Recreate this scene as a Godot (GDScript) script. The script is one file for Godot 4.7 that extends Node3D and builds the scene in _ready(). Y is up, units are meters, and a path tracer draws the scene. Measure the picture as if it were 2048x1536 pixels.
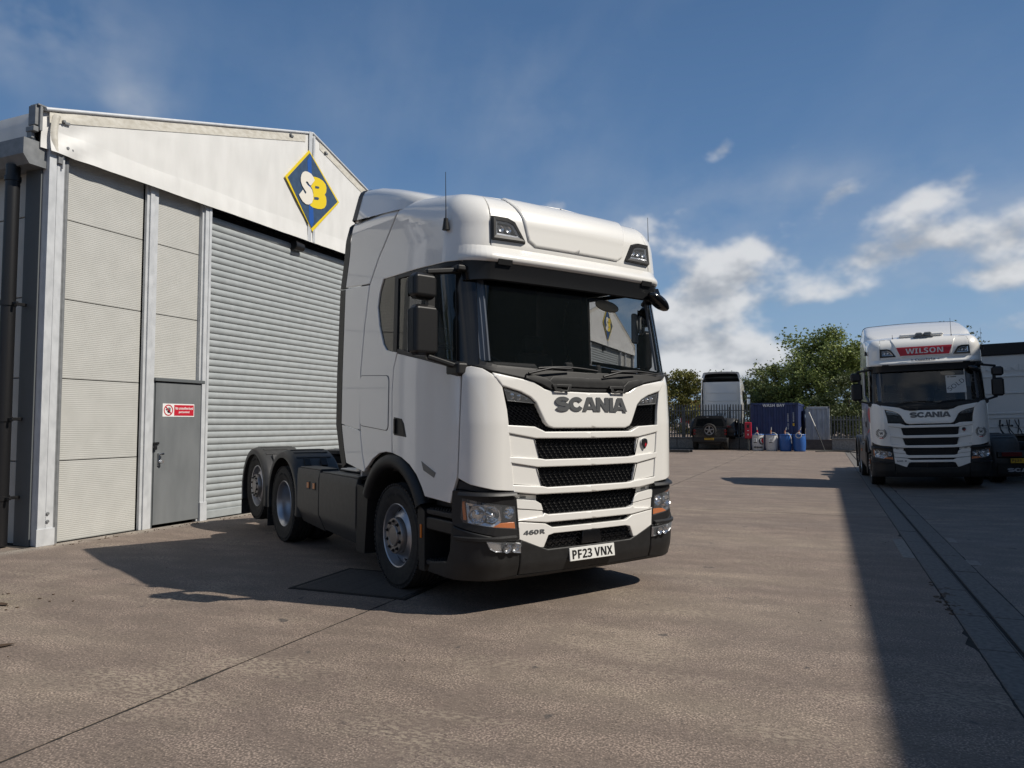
extends Node3D
# A lorry dealer's concrete yard. x runs across the yard, -z along it, y up, metres.

var M := {}
var cache := {}
var used := {}
var rng := RandomNumberGenerator.new()
var grain := FastNoiseLite.new()


# ---------------------------------------------------------------- mesh building
class MB:
	var v := PackedVector3Array()
	var n := PackedVector3Array()
	var uv := PackedVector2Array()
	var col := PackedColorArray()

	func tri(a: Vector3, b: Vector3, c: Vector3, na: Vector3, nb: Vector3, nc: Vector3) -> void:
		if (c - a).cross(b - a).dot(na + nb + nc) < 0.0:
			v.append(a); v.append(c); v.append(b)
			n.append(na); n.append(nc); n.append(nb)
		else:
			v.append(a); v.append(b); v.append(c)
			n.append(na); n.append(nb); n.append(nc)

	func quadn(a: Vector3, b: Vector3, c: Vector3, d: Vector3, na: Vector3, nb: Vector3, nc: Vector3, nd: Vector3) -> void:
		tri(a, b, c, na, nb, nc)
		tri(a, c, d, na, nc, nd)

	# corners run counter-clockwise as seen from outside
	func quad(a: Vector3, b: Vector3, c: Vector3, d: Vector3) -> void:
		var m := (c - a).cross(d - b)
		m = m.normalized()
		quadn(a, b, c, d, m, m, m, m)

	func quad_to(a: Vector3, b: Vector3, c: Vector3, d: Vector3, outward: Vector3) -> void:
		var m := (c - a).cross(d - b).normalized()
		if m.dot(outward) < 0.0:
			m = -m
		quadn(a, b, c, d, m, m, m, m)

	func box(at: Vector3, size: Vector3, bev := 0.0, turn := Basis()) -> void:
		var h := size * 0.5
		bev = minf(bev, minf(h.x, minf(h.y, h.z)) * 0.9)
		for k in 3:
			var l := (k + 1) % 3
			var m := (k + 2) % 3
			for s in [-1.0, 1.0]:
				var p := []
				for t in [[-1.0, -1.0], [1.0, -1.0], [1.0, 1.0], [-1.0, 1.0]]:
					var c := Vector3()
					c[k] = s * h[k]
					c[l] = t[0] * (h[l] - bev)
					c[m] = t[1] * (h[m] - bev)
					p.append(at + turn * c)
				var nn := Vector3()
				nn[k] = s
				nn = turn * nn
				quadn(p[0], p[1], p[2], p[3], nn, nn, nn, nn)
			if bev > 0.0:
				for sk in [-1.0, 1.0]:
					for sl in [-1.0, 1.0]:
						var q := []
						for t in [[0, -1.0], [0, 1.0], [1, 1.0], [1, -1.0]]:
							var c := Vector3()
							c[k] = sk * (h[k] if t[0] == 0 else h[k] - bev)
							c[l] = sl * (h[l] - bev if t[0] == 0 else h[l])
							c[m] = t[1] * (h[m] - bev)
							q.append(at + turn * c)
						var nk := Vector3()
						nk[k] = sk
						var nl := Vector3()
						nl[l] = sl
						nk = turn * nk
						nl = turn * nl
						quadn(q[0], q[1], q[2], q[3], nk, nk, nl, nl)
		if bev > 0.0:
			for sx in [-1.0, 1.0]:
				for sy in [-1.0, 1.0]:
					for sz in [-1.0, 1.0]:
						var s := Vector3(sx, sy, sz)
						var i := h - Vector3.ONE * bev
						var a := at + turn * (s * Vector3(h.x, i.y, i.z))
						var b := at + turn * (s * Vector3(i.x, h.y, i.z))
						var c := at + turn * (s * Vector3(i.x, i.y, h.z))
						tri(a, b, c, turn * Vector3(sx, 0, 0), turn * Vector3(0, sy, 0), turn * Vector3(0, 0, sz))

	func bar(a: Vector3, b: Vector3, w: float, t: float, up := Vector3.UP, bev := 0.0) -> void:
		var z := (b - a).normalized()
		if absf(z.dot(up)) > 0.98:
			up = Vector3.RIGHT
		var x := up.cross(z).normalized()
		box((a + b) * 0.5, Vector3(w, t, a.distance_to(b)), bev, Basis(x, z.cross(x), z))

	func tube(p: PackedVector3Array, r0: float, r1 := -1.0, sides := 8, cap := true) -> void:
		if r1 < 0.0:
			r1 = r0
		var last := p.size() - 1
		var d := (p[1] - p[0]).normalized()
		var x := d.cross(Vector3.UP if absf(d.y) < 0.9 else Vector3.RIGHT).normalized()
		var rings := []
		for i in p.size():
			var dir := (p[mini(i + 1, last)] - p[maxi(i - 1, 0)]).normalized()
			x = (x - dir * x.dot(dir)).normalized()
			var y := dir.cross(x)
			var r := lerpf(r0, r1, float(i) / last)
			var ring := []
			for k in sides:
				var a := TAU * k / sides
				var nn := x * cos(a) + y * sin(a)
				ring.append([p[i] + nn * r, nn])
			rings.append(ring)
		for i in last:
			for k in sides:
				var l := (k + 1) % sides
				var a: Array = rings[i][k]
				var b: Array = rings[i][l]
				var c: Array = rings[i + 1][l]
				var e: Array = rings[i + 1][k]
				quadn(a[0], b[0], c[0], e[0], a[1], b[1], c[1], e[1])
		if cap:
			for e in [0, last]:
				var nn := (p[0] - p[1]).normalized() if e == 0 else (p[last] - p[last - 1]).normalized()
				for k in range(1, sides - 1):
					tri(rings[e][0][0], rings[e][k][0], rings[e][k + 1][0], nn, nn, nn)

	# profile of (radius, height) turned about the local z axis of xf
	func lathe(prof: Array, xf: Transform3D, seg := 24, a0 := 0.0, a1 := TAU, crease := 0.75) -> void:
		var cnt := prof.size() - 1
		var sn := []
		for i in cnt:
			var e: Vector2 = prof[i + 1] - prof[i]
			sn.append(Vector2(e.y, -e.x).normalized())
		for i in cnt:
			var n0: Vector2 = sn[i]
			var n1: Vector2 = sn[i]
			if i > 0 and sn[i].dot(sn[i - 1]) > crease:
				n0 = (sn[i] + sn[i - 1]).normalized()
			if i < cnt - 1 and sn[i].dot(sn[i + 1]) > crease:
				n1 = (sn[i] + sn[i + 1]).normalized()
			for k in seg:
				var t0 := lerpf(a0, a1, float(k) / seg)
				var t1 := lerpf(a0, a1, float(k + 1) / seg)
				var c0 := Vector3(cos(t0), sin(t0), 0)
				var c1 := Vector3(cos(t1), sin(t1), 0)
				var z := Vector3(0, 0, 1)
				var p: Vector2 = prof[i]
				var q: Vector2 = prof[i + 1]
				quadn(xf * (c0 * p.x + z * p.y), xf * (c1 * p.x + z * p.y), xf * (c1 * q.x + z * q.y), xf * (c0 * q.x + z * q.y),
					xf.basis * (c0 * n0.x + z * n0.y), xf.basis * (c1 * n0.x + z * n0.y), xf.basis * (c1 * n1.x + z * n1.y), xf.basis * (c0 * n1.x + z * n1.y))

	# polygon in the local xy plane, pushed along local z from h0 to h1
	func prism(poly: PackedVector2Array, h0: float, h1: float, xf := Transform3D()) -> void:
		var ix := Geometry2D.triangulate_polygon(poly)
		for h in [h0, h1]:
			var nn := xf.basis * Vector3(0, 0, 1 if h == maxf(h0, h1) else -1)
			nn = nn.normalized()
			for i in range(0, ix.size(), 3):
				var a := poly[ix[i]]
				var b := poly[ix[i + 1]]
				var c := poly[ix[i + 2]]
				tri(xf * Vector3(a.x, a.y, h), xf * Vector3(b.x, b.y, h), xf * Vector3(c.x, c.y, h), nn, nn, nn)
		var ccw := 1.0 if not Geometry2D.is_polygon_clockwise(poly) else -1.0
		for i in poly.size():
			var a := poly[i]
			var b := poly[(i + 1) % poly.size()]
			var e := b - a
			var out := xf.basis * Vector3(e.y * ccw, -e.x * ccw, 0)
			quad_to(xf * Vector3(a.x, a.y, h0), xf * Vector3(b.x, b.y, h0), xf * Vector3(b.x, b.y, h1), xf * Vector3(a.x, a.y, h1), out)

	# smooth sheet f(s, t) for s, t in 0..1; flip turns the side that faces out
	func sheet(f: Callable, nu: int, nv: int, flip := false) -> void:
		var p := []
		for i in nu + 1:
			var row := []
			for j in nv + 1:
				row.append(f.call(float(i) / nu, float(j) / nv))
			p.append(row)
		var nm := []
		for i in nu + 1:
			var row := []
			for j in nv + 1:
				var du: Vector3 = p[mini(i + 1, nu)][j] - p[maxi(i - 1, 0)][j]
				var dv: Vector3 = p[i][mini(j + 1, nv)] - p[i][maxi(j - 1, 0)]
				var m := du.cross(dv)
				if m.length_squared() < 1e-14:
					# a pole: take the sense of the row before
					var i0 := i - 1 if i == nu else i
					var j0 := j - 1 if j == nv else (1 if j == 0 else j)
					var du2: Vector3 = p[mini(i0 + 1, nu)][j0] - p[maxi(i0 - 1, 0)][j0]
					var dv2: Vector3 = p[i0][mini(j0 + 1, nv)] - p[i0][maxi(j0 - 1, 0)]
					m = du2.cross(dv2)
				m = m.normalized()
				row.append(-m if flip else m)
			nm.append(row)
		for i in nu:
			for j in nv:
				quadn(p[i][j], p[i + 1][j], p[i + 1][j + 1], p[i][j + 1], nm[i][j], nm[i + 1][j], nm[i + 1][j + 1], nm[i][j + 1])

	func mesh() -> ArrayMesh:
		var arr := []
		arr.resize(Mesh.ARRAY_MAX)
		arr[Mesh.ARRAY_VERTEX] = v
		arr[Mesh.ARRAY_NORMAL] = n
		if uv.size() == v.size():
			arr[Mesh.ARRAY_TEX_UV] = uv
		if col.size() == v.size():
			arr[Mesh.ARRAY_COLOR] = col
		var m := ArrayMesh.new()
		m.add_surface_from_arrays(Mesh.PRIMITIVE_TRIANGLES, arr)
		return m


static func dense(poly: PackedVector2Array, step: float) -> PackedVector2Array:
	var o := PackedVector2Array()
	for i in poly.size():
		var a := poly[i]
		var b := poly[(i + 1) % poly.size()]
		var k := maxi(1, int(ceil(a.distance_to(b) / step)))
		for j in k:
			o.append(a.lerp(b, float(j) / k))
	return o


static func shrink(poly: PackedVector2Array, d: float) -> PackedVector2Array:
	var o := PackedVector2Array()
	var s := -1.0 if Geometry2D.is_polygon_clockwise(poly) else 1.0
	var c := poly.size()
	for i in c:
		var e0 := (poly[i] - poly[(i + c - 1) % c]).normalized()
		var e1 := (poly[(i + 1) % c] - poly[i]).normalized()
		var n0 := Vector2(-e0.y, e0.x) * s
		var n1 := Vector2(-e1.y, e1.x) * s
		var m := (n0 + n1).normalized()
		o.append(poly[i] + m * d / maxf(0.5, m.dot(n0)))
	return o


static func rounded(poly: PackedVector2Array, r: float, k := 4) -> PackedVector2Array:
	var o := PackedVector2Array()
	var c := poly.size()
	for i in c:
		var p := poly[i]
		var a := poly[(i + c - 1) % c] - p
		var b := poly[(i + 1) % c] - p
		var rr := minf(r, minf(a.length(), b.length()) * 0.45)
		a = p + a.normalized() * rr
		b = p + b.normalized() * rr
		for j in k + 1:
			var t := float(j) / k
			o.append(a.lerp(p, t).lerp(p.lerp(b, t), t))
	return o


static func pts(flat: Array) -> PackedVector2Array:
	var o := PackedVector2Array()
	for i in range(0, flat.size(), 2):
		o.append(Vector2(flat[i], flat[i + 1]))
	return o


static func interp(x: float, xs: Array, ys: Array) -> float:
	if x <= xs[0]:
		return ys[0]
	for i in range(1, xs.size()):
		if x <= xs[i]:
			return lerpf(ys[i - 1], ys[i], (x - xs[i - 1]) / (xs[i] - xs[i - 1]))
	return ys[-1]


# a piece cut from a curved surface: chart(Vector2) gives [point, normal]; the face stands off by `off`, its rim is bevelled and goes `depth` inward
func panel(mb: MB, poly: PackedVector2Array, chart: Callable, off: float, depth: float, bev := 0.005, cell := 0.07) -> void:
	poly = dense(poly, cell)
	var inner := shrink(poly, bev) if bev > 0.0 else poly
	fill(mb, inner, chart, off, cell)
	var c := poly.size()
	var io := []
	var oo := []
	for i in c:
		io.append(chart.call(inner[i]))
		oo.append(chart.call(poly[i]))
	for i in c:
		var j := (i + 1) % c
		var a: Vector3 = io[i][0] + io[i][1] * off
		var b: Vector3 = io[j][0] + io[j][1] * off
		var d: Vector3 = oo[i][0] + oo[i][1] * (off - bev * 0.7)
		var e: Vector3 = oo[j][0] + oo[j][1] * (off - bev * 0.7)
		var out: Vector3 = (oo[i][0] - io[i][0]) if bev > 0.0 else Vector3.ZERO
		if bev <= 0.0:
			var mid := Vector2.ZERO
			var ed := (poly[j] - poly[i]).normalized()
			var s := 1.0 if Geometry2D.is_polygon_clockwise(poly) else -1.0
			mid = Vector2(-ed.y, ed.x) * s * 0.01
			out = chart.call(poly[i] + mid)[0] - oo[i][0]
		out = out.normalized()
		if bev > 0.0:
			var m0: Vector3 = io[i][1]
			var m1: Vector3 = io[j][1]
			mb.quadn(a, b, e, d, m0, m1, (m1 + out).normalized(), (m0 + out).normalized())
		var f: Vector3 = oo[i][0] + oo[i][1] * (off - depth)
		var g: Vector3 = oo[j][0] + oo[j][1] * (off - depth)
		mb.quad_to(d, e, g, f, out)


func fill(mb: MB, poly: PackedVector2Array, chart: Callable, off: float, cell := 0.07) -> void:
	var r := Rect2(poly[0], Vector2.ZERO)
	for p in poly:
		r = r.expand(p)
	var nx := maxi(1, int(ceil(r.size.x / cell)))
	var ny := maxi(1, int(ceil(r.size.y / cell)))
	var dx := r.size.x / nx
	var dy := r.size.y / ny
	for i in nx:
		for j in ny:
			var o := r.position + Vector2(i * dx, j * dy)
			var sq := PackedVector2Array([o, o + Vector2(dx, 0), o + Vector2(dx, dy), o + Vector2(0, dy)])
			for piece in Geometry2D.intersect_polygons(poly, sq):
				var ix := Geometry2D.triangulate_polygon(piece)
				var q := []
				for p in piece:
					q.append(chart.call(p))
				for k in range(0, ix.size(), 3):
					var a: Array = q[ix[k]]
					var b: Array = q[ix[k + 1]]
					var c: Array = q[ix[k + 2]]
					mb.tri(a[0] + a[1] * off, b[0] + b[1] * off, c[0] + c[1] * off, a[1], b[1], c[1])


# a rim between two outlines of as many points each
func ring(mb: MB, outer: PackedVector2Array, inner: PackedVector2Array, chart: Callable, off_o: float, off_i: float, step := 0.06) -> void:
	var c := outer.size()
	for i in c:
		var j := (i + 1) % c
		var k := maxi(1, int(ceil(maxf(outer[i].distance_to(outer[j]), inner[i].distance_to(inner[j])) / step)))
		for s in k:
			var t0 := float(s) / k
			var t1 := float(s + 1) / k
			var a: Array = chart.call(outer[i].lerp(outer[j], t0))
			var b: Array = chart.call(outer[i].lerp(outer[j], t1))
			var d: Array = chart.call(inner[i].lerp(inner[j], t0))
			var e: Array = chart.call(inner[i].lerp(inner[j], t1))
			mb.quad_to(a[0] + a[1] * off_o, b[0] + b[1] * off_o, e[0] + e[1] * off_i, d[0] + d[1] * off_i, a[1])


# a moulding: outline points (stand-off, w) carried along q
func belt(mb: MB, prof: PackedVector2Array, q0: float, q1: float, cnt: int, chart: Callable, env: Variant = null) -> void:
	var rows := []
	for i in cnt + 1:
		var q := lerpf(q0, q1, float(i) / cnt)
		var k: float = env.call(q) if env != null else 1.0
		var row := PackedVector3Array()
		for p in prof:
			var b: Array = chart.call(Vector2(q, p.y))
			row.append(b[0] + b[1] * p.x * k)
		rows.append(row)
	var c := prof.size()
	var face := []
	for i in cnt:
		var mid := Vector3.ZERO
		for p in rows[i]:
			mid += p
		mid /= c
		var fr := []
		for j in c:
			var l := (j + 1) % c
			var m: Vector3 = (rows[i + 1][l] - rows[i][j]).cross(rows[i][l] - rows[i + 1][j]).normalized()
			fr.append(m if m.dot((rows[i][j] + rows[i][l]) * 0.5 - mid) > 0.0 else -m)
		face.append(fr)
	for i in cnt:
		for j in c:
			var l := (j + 1) % c
			var n0: Vector3 = (face[maxi(i - 1, 0)][j] + face[i][j]).normalized()
			var n1: Vector3 = (face[mini(i + 1, cnt - 1)][j] + face[i][j]).normalized()
			# gentle bends across the moulding are smoothed, sharp ones stay
			var before: Vector3 = face[i][(j + c - 1) % c]
			var after: Vector3 = face[i][l]
			var soft0: Vector3 = before * 0.9 if before.dot(face[i][j]) > 0.5 else Vector3.ZERO
			var soft1: Vector3 = after * 0.9 if after.dot(face[i][j]) > 0.5 else Vector3.ZERO
			mb.quadn(rows[i][j], rows[i + 1][j], rows[i + 1][l], rows[i][l], (n0 + soft0).normalized(), (n1 + soft0).normalized(), (n1 + soft1).normalized(), (n0 + soft1).normalized())
	for e in [0, cnt]:
		var ix := Geometry2D.triangulate_polygon(prof)
		var nn: Vector3 = (rows[0][0] - rows[1][0]).normalized() if e == 0 else (rows[cnt][0] - rows[cnt - 1][0]).normalized()
		for k in range(0, ix.size(), 3):
			mb.tri(rows[e][ix[k]], rows[e][ix[k + 1]], rows[e][ix[k + 2]], nn, nn, nn)


static func flat_chart(o: Vector3, ax: Vector3, ay: Vector3) -> Callable:
	var nn := ax.cross(ay).normalized()
	return func(p: Vector2): return [o + ax * p.x + ay * p.y, nn]


# ---------------------------------------------------------------- objects
func obj(called: String, mb: MB, m: Material, parent: Node3D = self) -> MeshInstance3D:
	var o := MeshInstance3D.new()
	o.name = called
	o.mesh = mb.mesh()
	o.material_override = m
	parent.add_child(o, true)
	return o


func kept(key: String, called: String, m: Material, parent: Node3D, build: Callable) -> MeshInstance3D:
	if not cache.has(key):
		var mb := MB.new()
		build.call(mb)
		cache[key] = mb.mesh()
	var o := MeshInstance3D.new()
	o.name = called
	o.mesh = cache[key]
	o.material_override = m
	parent.add_child(o, true)
	return o


func inst(called: String, mesh: Mesh, m: Material, parent: Node3D, xf := Transform3D()) -> MeshInstance3D:
	var o := MeshInstance3D.new()
	o.name = called
	o.mesh = mesh
	o.material_override = m
	o.transform = xf
	parent.add_child(o, true)
	return o


func numbered(called: String) -> String:
	if not used.has(called):
		used[called] = 0
		return called
	used[called] += 1
	return "%s_%03d" % [called, used[called]]


func tag(o: Node3D, label: String, category: String, group := "") -> void:
	o.set_meta("label", label)
	o.set_meta("category", category)
	if group:
		o.set_meta("group", group)


func thing(called: String, label: String, category: String, at := Vector3.ZERO, turn := 0.0, group := "") -> Node3D:
	var o := Node3D.new()
	o.name = numbered(called)
	add_child(o)
	o.position = at
	o.rotation.y = turn
	tag(o, label, category, group)
	return o


func words(called: String, text: String, parent: Node3D, m: Material, xf: Transform3D, width: float, height: float, depth := 0.006, serif := false, bold := true) -> MeshInstance3D:
	var t := TextMesh.new()
	var f := SystemFont.new()
	f.font_names = PackedStringArray(["Droid Serif" if serif else "Droid Sans"])
	f.font_weight = 700 if bold else 400
	t.font = f
	t.text = text
	t.font_size = 64
	t.pixel_size = 0.01
	t.depth = 0.05
	t.curve_step = 1.0
	var b := t.get_aabb()
	# the letters' own box is stretched to the size they have on the thing
	var k := Vector3(width / b.size.x, height / b.size.y, depth / 0.05)
	var o := MeshInstance3D.new()
	o.name = called
	var st := SurfaceTool.new()
	var am := ArrayMesh.new()
	st.append_from(t, 0, Transform3D(Basis.from_scale(k), -(b.get_center() * k)))
	st.commit(am)
	o.mesh = am
	o.material_override = m
	o.transform = xf
	parent.add_child(o, true)
	return o


# heavy block capitals, cut to shape and pushed out; outlines for a height of one
func block_letters(text: String) -> ArrayMesh:
	var mb := MB.new()
	var x := 0.0
	for ch in text:
		var polys := []
		var adv := 1.0
		if ch == "S" or ch == "C":
			var line := PackedVector2Array()
			if ch == "S":
				for i in 19:
					var a := deg_to_rad(lerpf(12.0, 270.0, i / 18.0))
					line.append(Vector2(0.475 + 0.335 * cos(a), 0.688 + 0.178 * sin(a)))
				for i in 19:
					var a := deg_to_rad(lerpf(88.0, -168.0, i / 18.0))
					line.append(Vector2(0.475 + 0.335 * cos(a), 0.312 + 0.178 * sin(a)))
			else:
				for i in 31:
					var a := deg_to_rad(lerpf(32.0, 328.0, i / 30.0))
					line.append(Vector2(0.50 + 0.355 * cos(a), 0.5 + 0.362 * sin(a)))
			polys = Geometry2D.offset_polyline(line, 0.135, Geometry2D.JOIN_MITER, Geometry2D.END_BUTT)
			adv = 0.895
		elif ch == "A":
			polys = [pts([0.0, 0.0, 0.27, 0.0, 0.325, 0.16, 0.52, 0.16, 0.52, 0.37, 0.40, 0.37, 0.52, 0.70, 0.52, 1.0, 0.35, 1.0]),
				pts([1.04, 0.0, 0.77, 0.0, 0.715, 0.16, 0.52, 0.16, 0.52, 0.37, 0.64, 0.37, 0.52, 0.70, 0.52, 1.0, 0.69, 1.0])]
			adv = 0.99
		elif ch == "N":
			polys = [pts([0.0, 0.0, 0.26, 0.0, 0.26, 0.56, 0.63, 0.0, 0.88, 0.0, 0.88, 1.0, 0.62, 1.0, 0.62, 0.44, 0.25, 1.0, 0.0, 1.0])]
			adv = 0.92
		elif ch == "I":
			polys = [pts([0.02, 0.0, 0.28, 0.0, 0.28, 1.0, 0.02, 1.0])]
			adv = 0.26
		for p in polys:
			mb.prism(p, 0.0, 1.0, Transform3D(Basis(), Vector3(x, 0, 0)))
		x += adv
	return mb.mesh()


func block_words(called: String, text: String, parent: Node3D, m: Material, xf: Transform3D, width: float, height: float, depth: float) -> void:
	if not cache.has("word" + text):
		cache["word" + text] = block_letters(text)
	var b: AABB = cache["word" + text].get_aabb()
	var k := Vector3(width / b.size.x, height / b.size.y, depth)
	inst(called, cache["word" + text], m, parent, xf * Transform3D(Basis.from_scale(k), -(b.get_center() * k)))


static func lin(r: float, g: float, b: float, a := 1.0) -> Color:
	var c := Color(r, g, b).linear_to_srgb()
	c.a = a
	return c


func mat(key: String, c: Color, rough: float, metal := 0.0) -> StandardMaterial3D:
	var m := StandardMaterial3D.new()
	m.resource_name = key
	m.albedo_color = c
	m.roughness = rough
	m.metallic = metal
	M[key] = m
	return m


func noise(freq: float, octaves := 4, sd := 1) -> FastNoiseLite:
	var f := FastNoiseLite.new()
	f.noise_type = FastNoiseLite.TYPE_SIMPLEX_SMOOTH
	f.frequency = freq
	f.fractal_octaves = octaves
	f.seed = sd
	return f


# a seamless picture of noise between two colours (linear values), to be laid over a surface of any shape
func mottle(size: int, freq: float, sd: int, c0: Vector3, c1: Vector3, stretch := Vector2i(1, 1), contrast := 1.0) -> ImageTexture:
	var im := noise(freq, 5, sd).get_seamless_image(size / stretch.x, size / stretch.y)
	im.convert(Image.FORMAT_L8)
	im.resize(size, size, Image.INTERPOLATE_CUBIC)
	var src := im.get_data()
	var ramp := []
	for i in 256:
		var t := clampf((i / 255.0 - 0.5) * contrast + 0.5, 0.0, 1.0)
		var c := lin(lerpf(c0.x, c1.x, t), lerpf(c0.y, c1.y, t), lerpf(c0.z, c1.z, t))
		ramp.append([c.r8, c.g8, c.b8])
	var out := PackedByteArray()
	out.resize(src.size() * 3)
	for i in src.size():
		var k: Array = ramp[src[i]]
		out[i * 3] = k[0]
		out[i * 3 + 1] = k[1]
		out[i * 3 + 2] = k[2]
	return ImageTexture.create_from_image(Image.create_from_data(size, size, false, Image.FORMAT_RGB8, out))


func grainy(key: String, tex: Texture2D, metres: float, rough: float, metal := 0.0, world := true) -> StandardMaterial3D:
	var m := mat(key, Color.WHITE, rough, metal)
	m.albedo_texture = tex
	m.uv1_triplanar = true
	m.uv1_world_triplanar = world
	m.uv1_scale = Vector3.ONE / metres
	return m


# ---------------------------------------------------------------- sky
func air(d: Vector3, n1: FastNoiseLite, n2: FastNoiseLite, n3: FastNoiseLite) -> Color:
	var el := rad_to_deg(asin(clampf(d.y, -1.0, 1.0)))
	var az := rad_to_deg(atan2(d.x, -d.z)) + YAW
	if az > 180.0:
		az -= 360.0
	if az < -180.0:
		az += 360.0
	var e := maxf(el, 0.0)
	var c := Vector3(interp(e, EL, SKY_R), interp(e, EL, SKY_G), interp(e, EL, SKY_B))
	var side := clampf(az / 60.0, -1.0, 1.0)
	c *= 1.0 + 0.06 * side
	if el < -1.0:
		return Color(0.16, 0.15, 0.14)
	var k := Vector3(d.x, d.y * 1.75, d.z)
	var p := n1.get_noise_3dv(k)
	var p2 := n1.get_noise_3dv(k + Vector3(0.012, 0.045, -0.004))
	var bias := -0.62
	for b in BANKS:
		var dx: float = az - b[0]
		if absf(dx) > 40.0:
			continue
		var dy: float = el - b[1]
		var ca := cos(deg_to_rad(b[5]))
		var sa := sin(deg_to_rad(b[5]))
		var ex: float = (dx * ca + dy * sa) / b[2]
		var ey: float = (dy * ca - dx * sa) / b[3]
		var g := exp(-ex * ex - ey * ey)
		bias += b[4] * g
	var off := clampf((absf(az) - 40.0) / 10.0, 0.0, 1.0)  # clouds outside the view, thickened to make the fill light less blue
	if off > 0.0 and el > 1.0:
		bias += off * maxf(0.0, n3.get_noise_3dv(k * 0.8) + 0.25) * 1.7 * clampf((60.0 - el) / 40.0, 0.0, 1.0)
	var dens := smoothstep(-0.05, 0.75, bias + p * 1.2)
	var light := smoothstep(-0.1, 1.1, 0.60 + (p - p2) * 1.5)
	# thin high cloud, drawn out in one direction
	var w := n2.get_noise_3d((d.x * 0.8 + d.z * 0.6) * 0.5, d.y * 1.2, (d.x * 0.6 - d.z * 0.8) * 2.4)
	var veil := clampf(w * 0.9 + 0.12, 0.0, 1.0) * 0.12 * clampf(el / 12.0, 0.0, 1.0)
	for b in WISPS:
		var dx: float = (az - b[0]) / b[2]
		var dy: float = (el - b[1]) / b[3]
		var g: float = b[4] * exp(-dx * dx - dy * dy)
		veil += maxf(0.0, g * (0.45 + p * 0.9 + w * 0.7))
	c = c.lerp(Vector3(0.50, 0.54, 0.60), clampf(veil, 0.0, 0.6))
	var grey := Vector3(0.36, 0.385, 0.425)
	var white := Vector3(0.74, 0.745, 0.755)
	c = c.lerp(grey.lerp(white, light), dens * 0.88)
	return lin(c.x, c.y, c.z)


const YAW := 23.3
const EL := [0.0, 3.0, 8.0, 14.0, 20.0, 30.0, 45.0, 90.0]
const SKY_R := [0.33, 0.30, 0.225, 0.145, 0.104, 0.076, 0.064, 0.055]
const SKY_G := [0.44, 0.42, 0.360, 0.262, 0.206, 0.158, 0.132, 0.112]
const SKY_B := [0.57, 0.57, 0.535, 0.455, 0.390, 0.318, 0.262, 0.225]
# azimuth from the camera's axis, elevation, half sizes (degrees), strength, tilt
const BANKS := [[21.0, 12.2, 9.0, 3.4, 0.95, 4.0], [15.0, 9.5, 5.0, 4.6, 0.86, 0.0], [12.5, 6.8, 4.0, 2.5, 0.72, 0.0], [29.0, 12.0, 4.5, 1.1, 0.85, 14.0],
	[31.0, 15.6, 5.0, 1.5, 0.98, 24.0], [36.0, 12.4, 5.0, 1.8, 0.85, 20.0], [35.0, 9.4, 3.6, 1.2, 0.85, 10.0], [16.4, 20.2, 1.8, 0.95, 1.1, 14.0],
	[19.0, 4.4, 9.0, 1.8, 1.05, 2.0], [33.0, 5.6, 6.0, 1.5, 0.9, 4.0], [24.5, 16.2, 3.2, 1.0, 0.95, 22.0], [3.4, 16.8, 1.8, 1.2, 1.1, 10.0], [9.0, 15.2, 3.0, 0.9, 0.62, 8.0],
	[-35.0, 25.5, 4.5, 1.6, 0.42, -20.0], [4.0, 5.0, 14.0, 1.6, 0.6, 0.0], [45.0, 7.0, 9.0, 3.0, 0.8, 6.0], [24.0, 9.2, 5.0, 0.9, 0.5, 4.0]]
const WISPS := [[-35.0, 25.0, 6.0, 3.0, 0.62], [-28.0, 21.5, 2.6, 1.4, 0.5], [-14.0, 25.0, 12.0, 5.0, 0.08], [-20.0, 13.5, 10.0, 2.0, 0.12], [2.0, 23.0, 6.0, 6.0, 0.14], [23.0, 17.0, 8.0, 1.5, 0.3], [34.0, 11.0, 7.0, 4.0, 0.6], [12.0, 14.0, 8.0, 4.0, 0.35]]


func air_dir(x: float, y: float, w: int, h: int) -> Vector3:
	var a := (x + 0.5) / w * TAU
	var t := (y + 0.5) / h * PI
	return Vector3(sin(a) * sin(t), cos(t), -cos(a) * sin(t))


func make_sky() -> Sky:
	var n1 := noise(5.6, 7, 11)
	n1.fractal_gain = 0.56
	var n2 := noise(2.2, 5, 5)
	var n3 := noise(1.3, 3, 23)
	var W := 4096
	var H := 2048
	var all := Image.create(256, 128, false, Image.FORMAT_RGB8)
	for y in 128:
		for x in 256:
			all.set_pixel(x, y, air(air_dir(x, y, 256, 128), n1, n2, n3))
	all.resize(W, H, Image.INTERPOLATE_BILINEAR)
	# the part round the camera's axis is worked out more finely
	var x0 := int((1.0 - YAW / 360.0) * 4096) - 520
	var y0 := 530
	var hi := Image.create(780, 412, false, Image.FORMAT_RGB8)
	for y in 412:
		for x in 780:
			hi.set_pixel(x, y, air(air_dir(x0 + (x + 0.5) * 4.0 / 3.0 - 0.5, y0 + (y + 0.5) * 4.0 / 3.0 - 0.5, 4096, 2048), n1, n2, n3))
	hi.resize(1040, 549, Image.INTERPOLATE_CUBIC)
	var first := W - x0
	all.blit_rect(hi, Rect2i(0, 0, mini(1040, first), 549), Vector2i(x0, y0))
	if first < 1040:
		all.blit_rect(hi, Rect2i(first, 0, 1040 - first, 549), Vector2i(0, y0))
	var pm := PanoramaSkyMaterial.new()
	pm.panorama = ImageTexture.create_from_image(all)
	var sky := Sky.new()
	sky.sky_material = pm
	return sky


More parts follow.
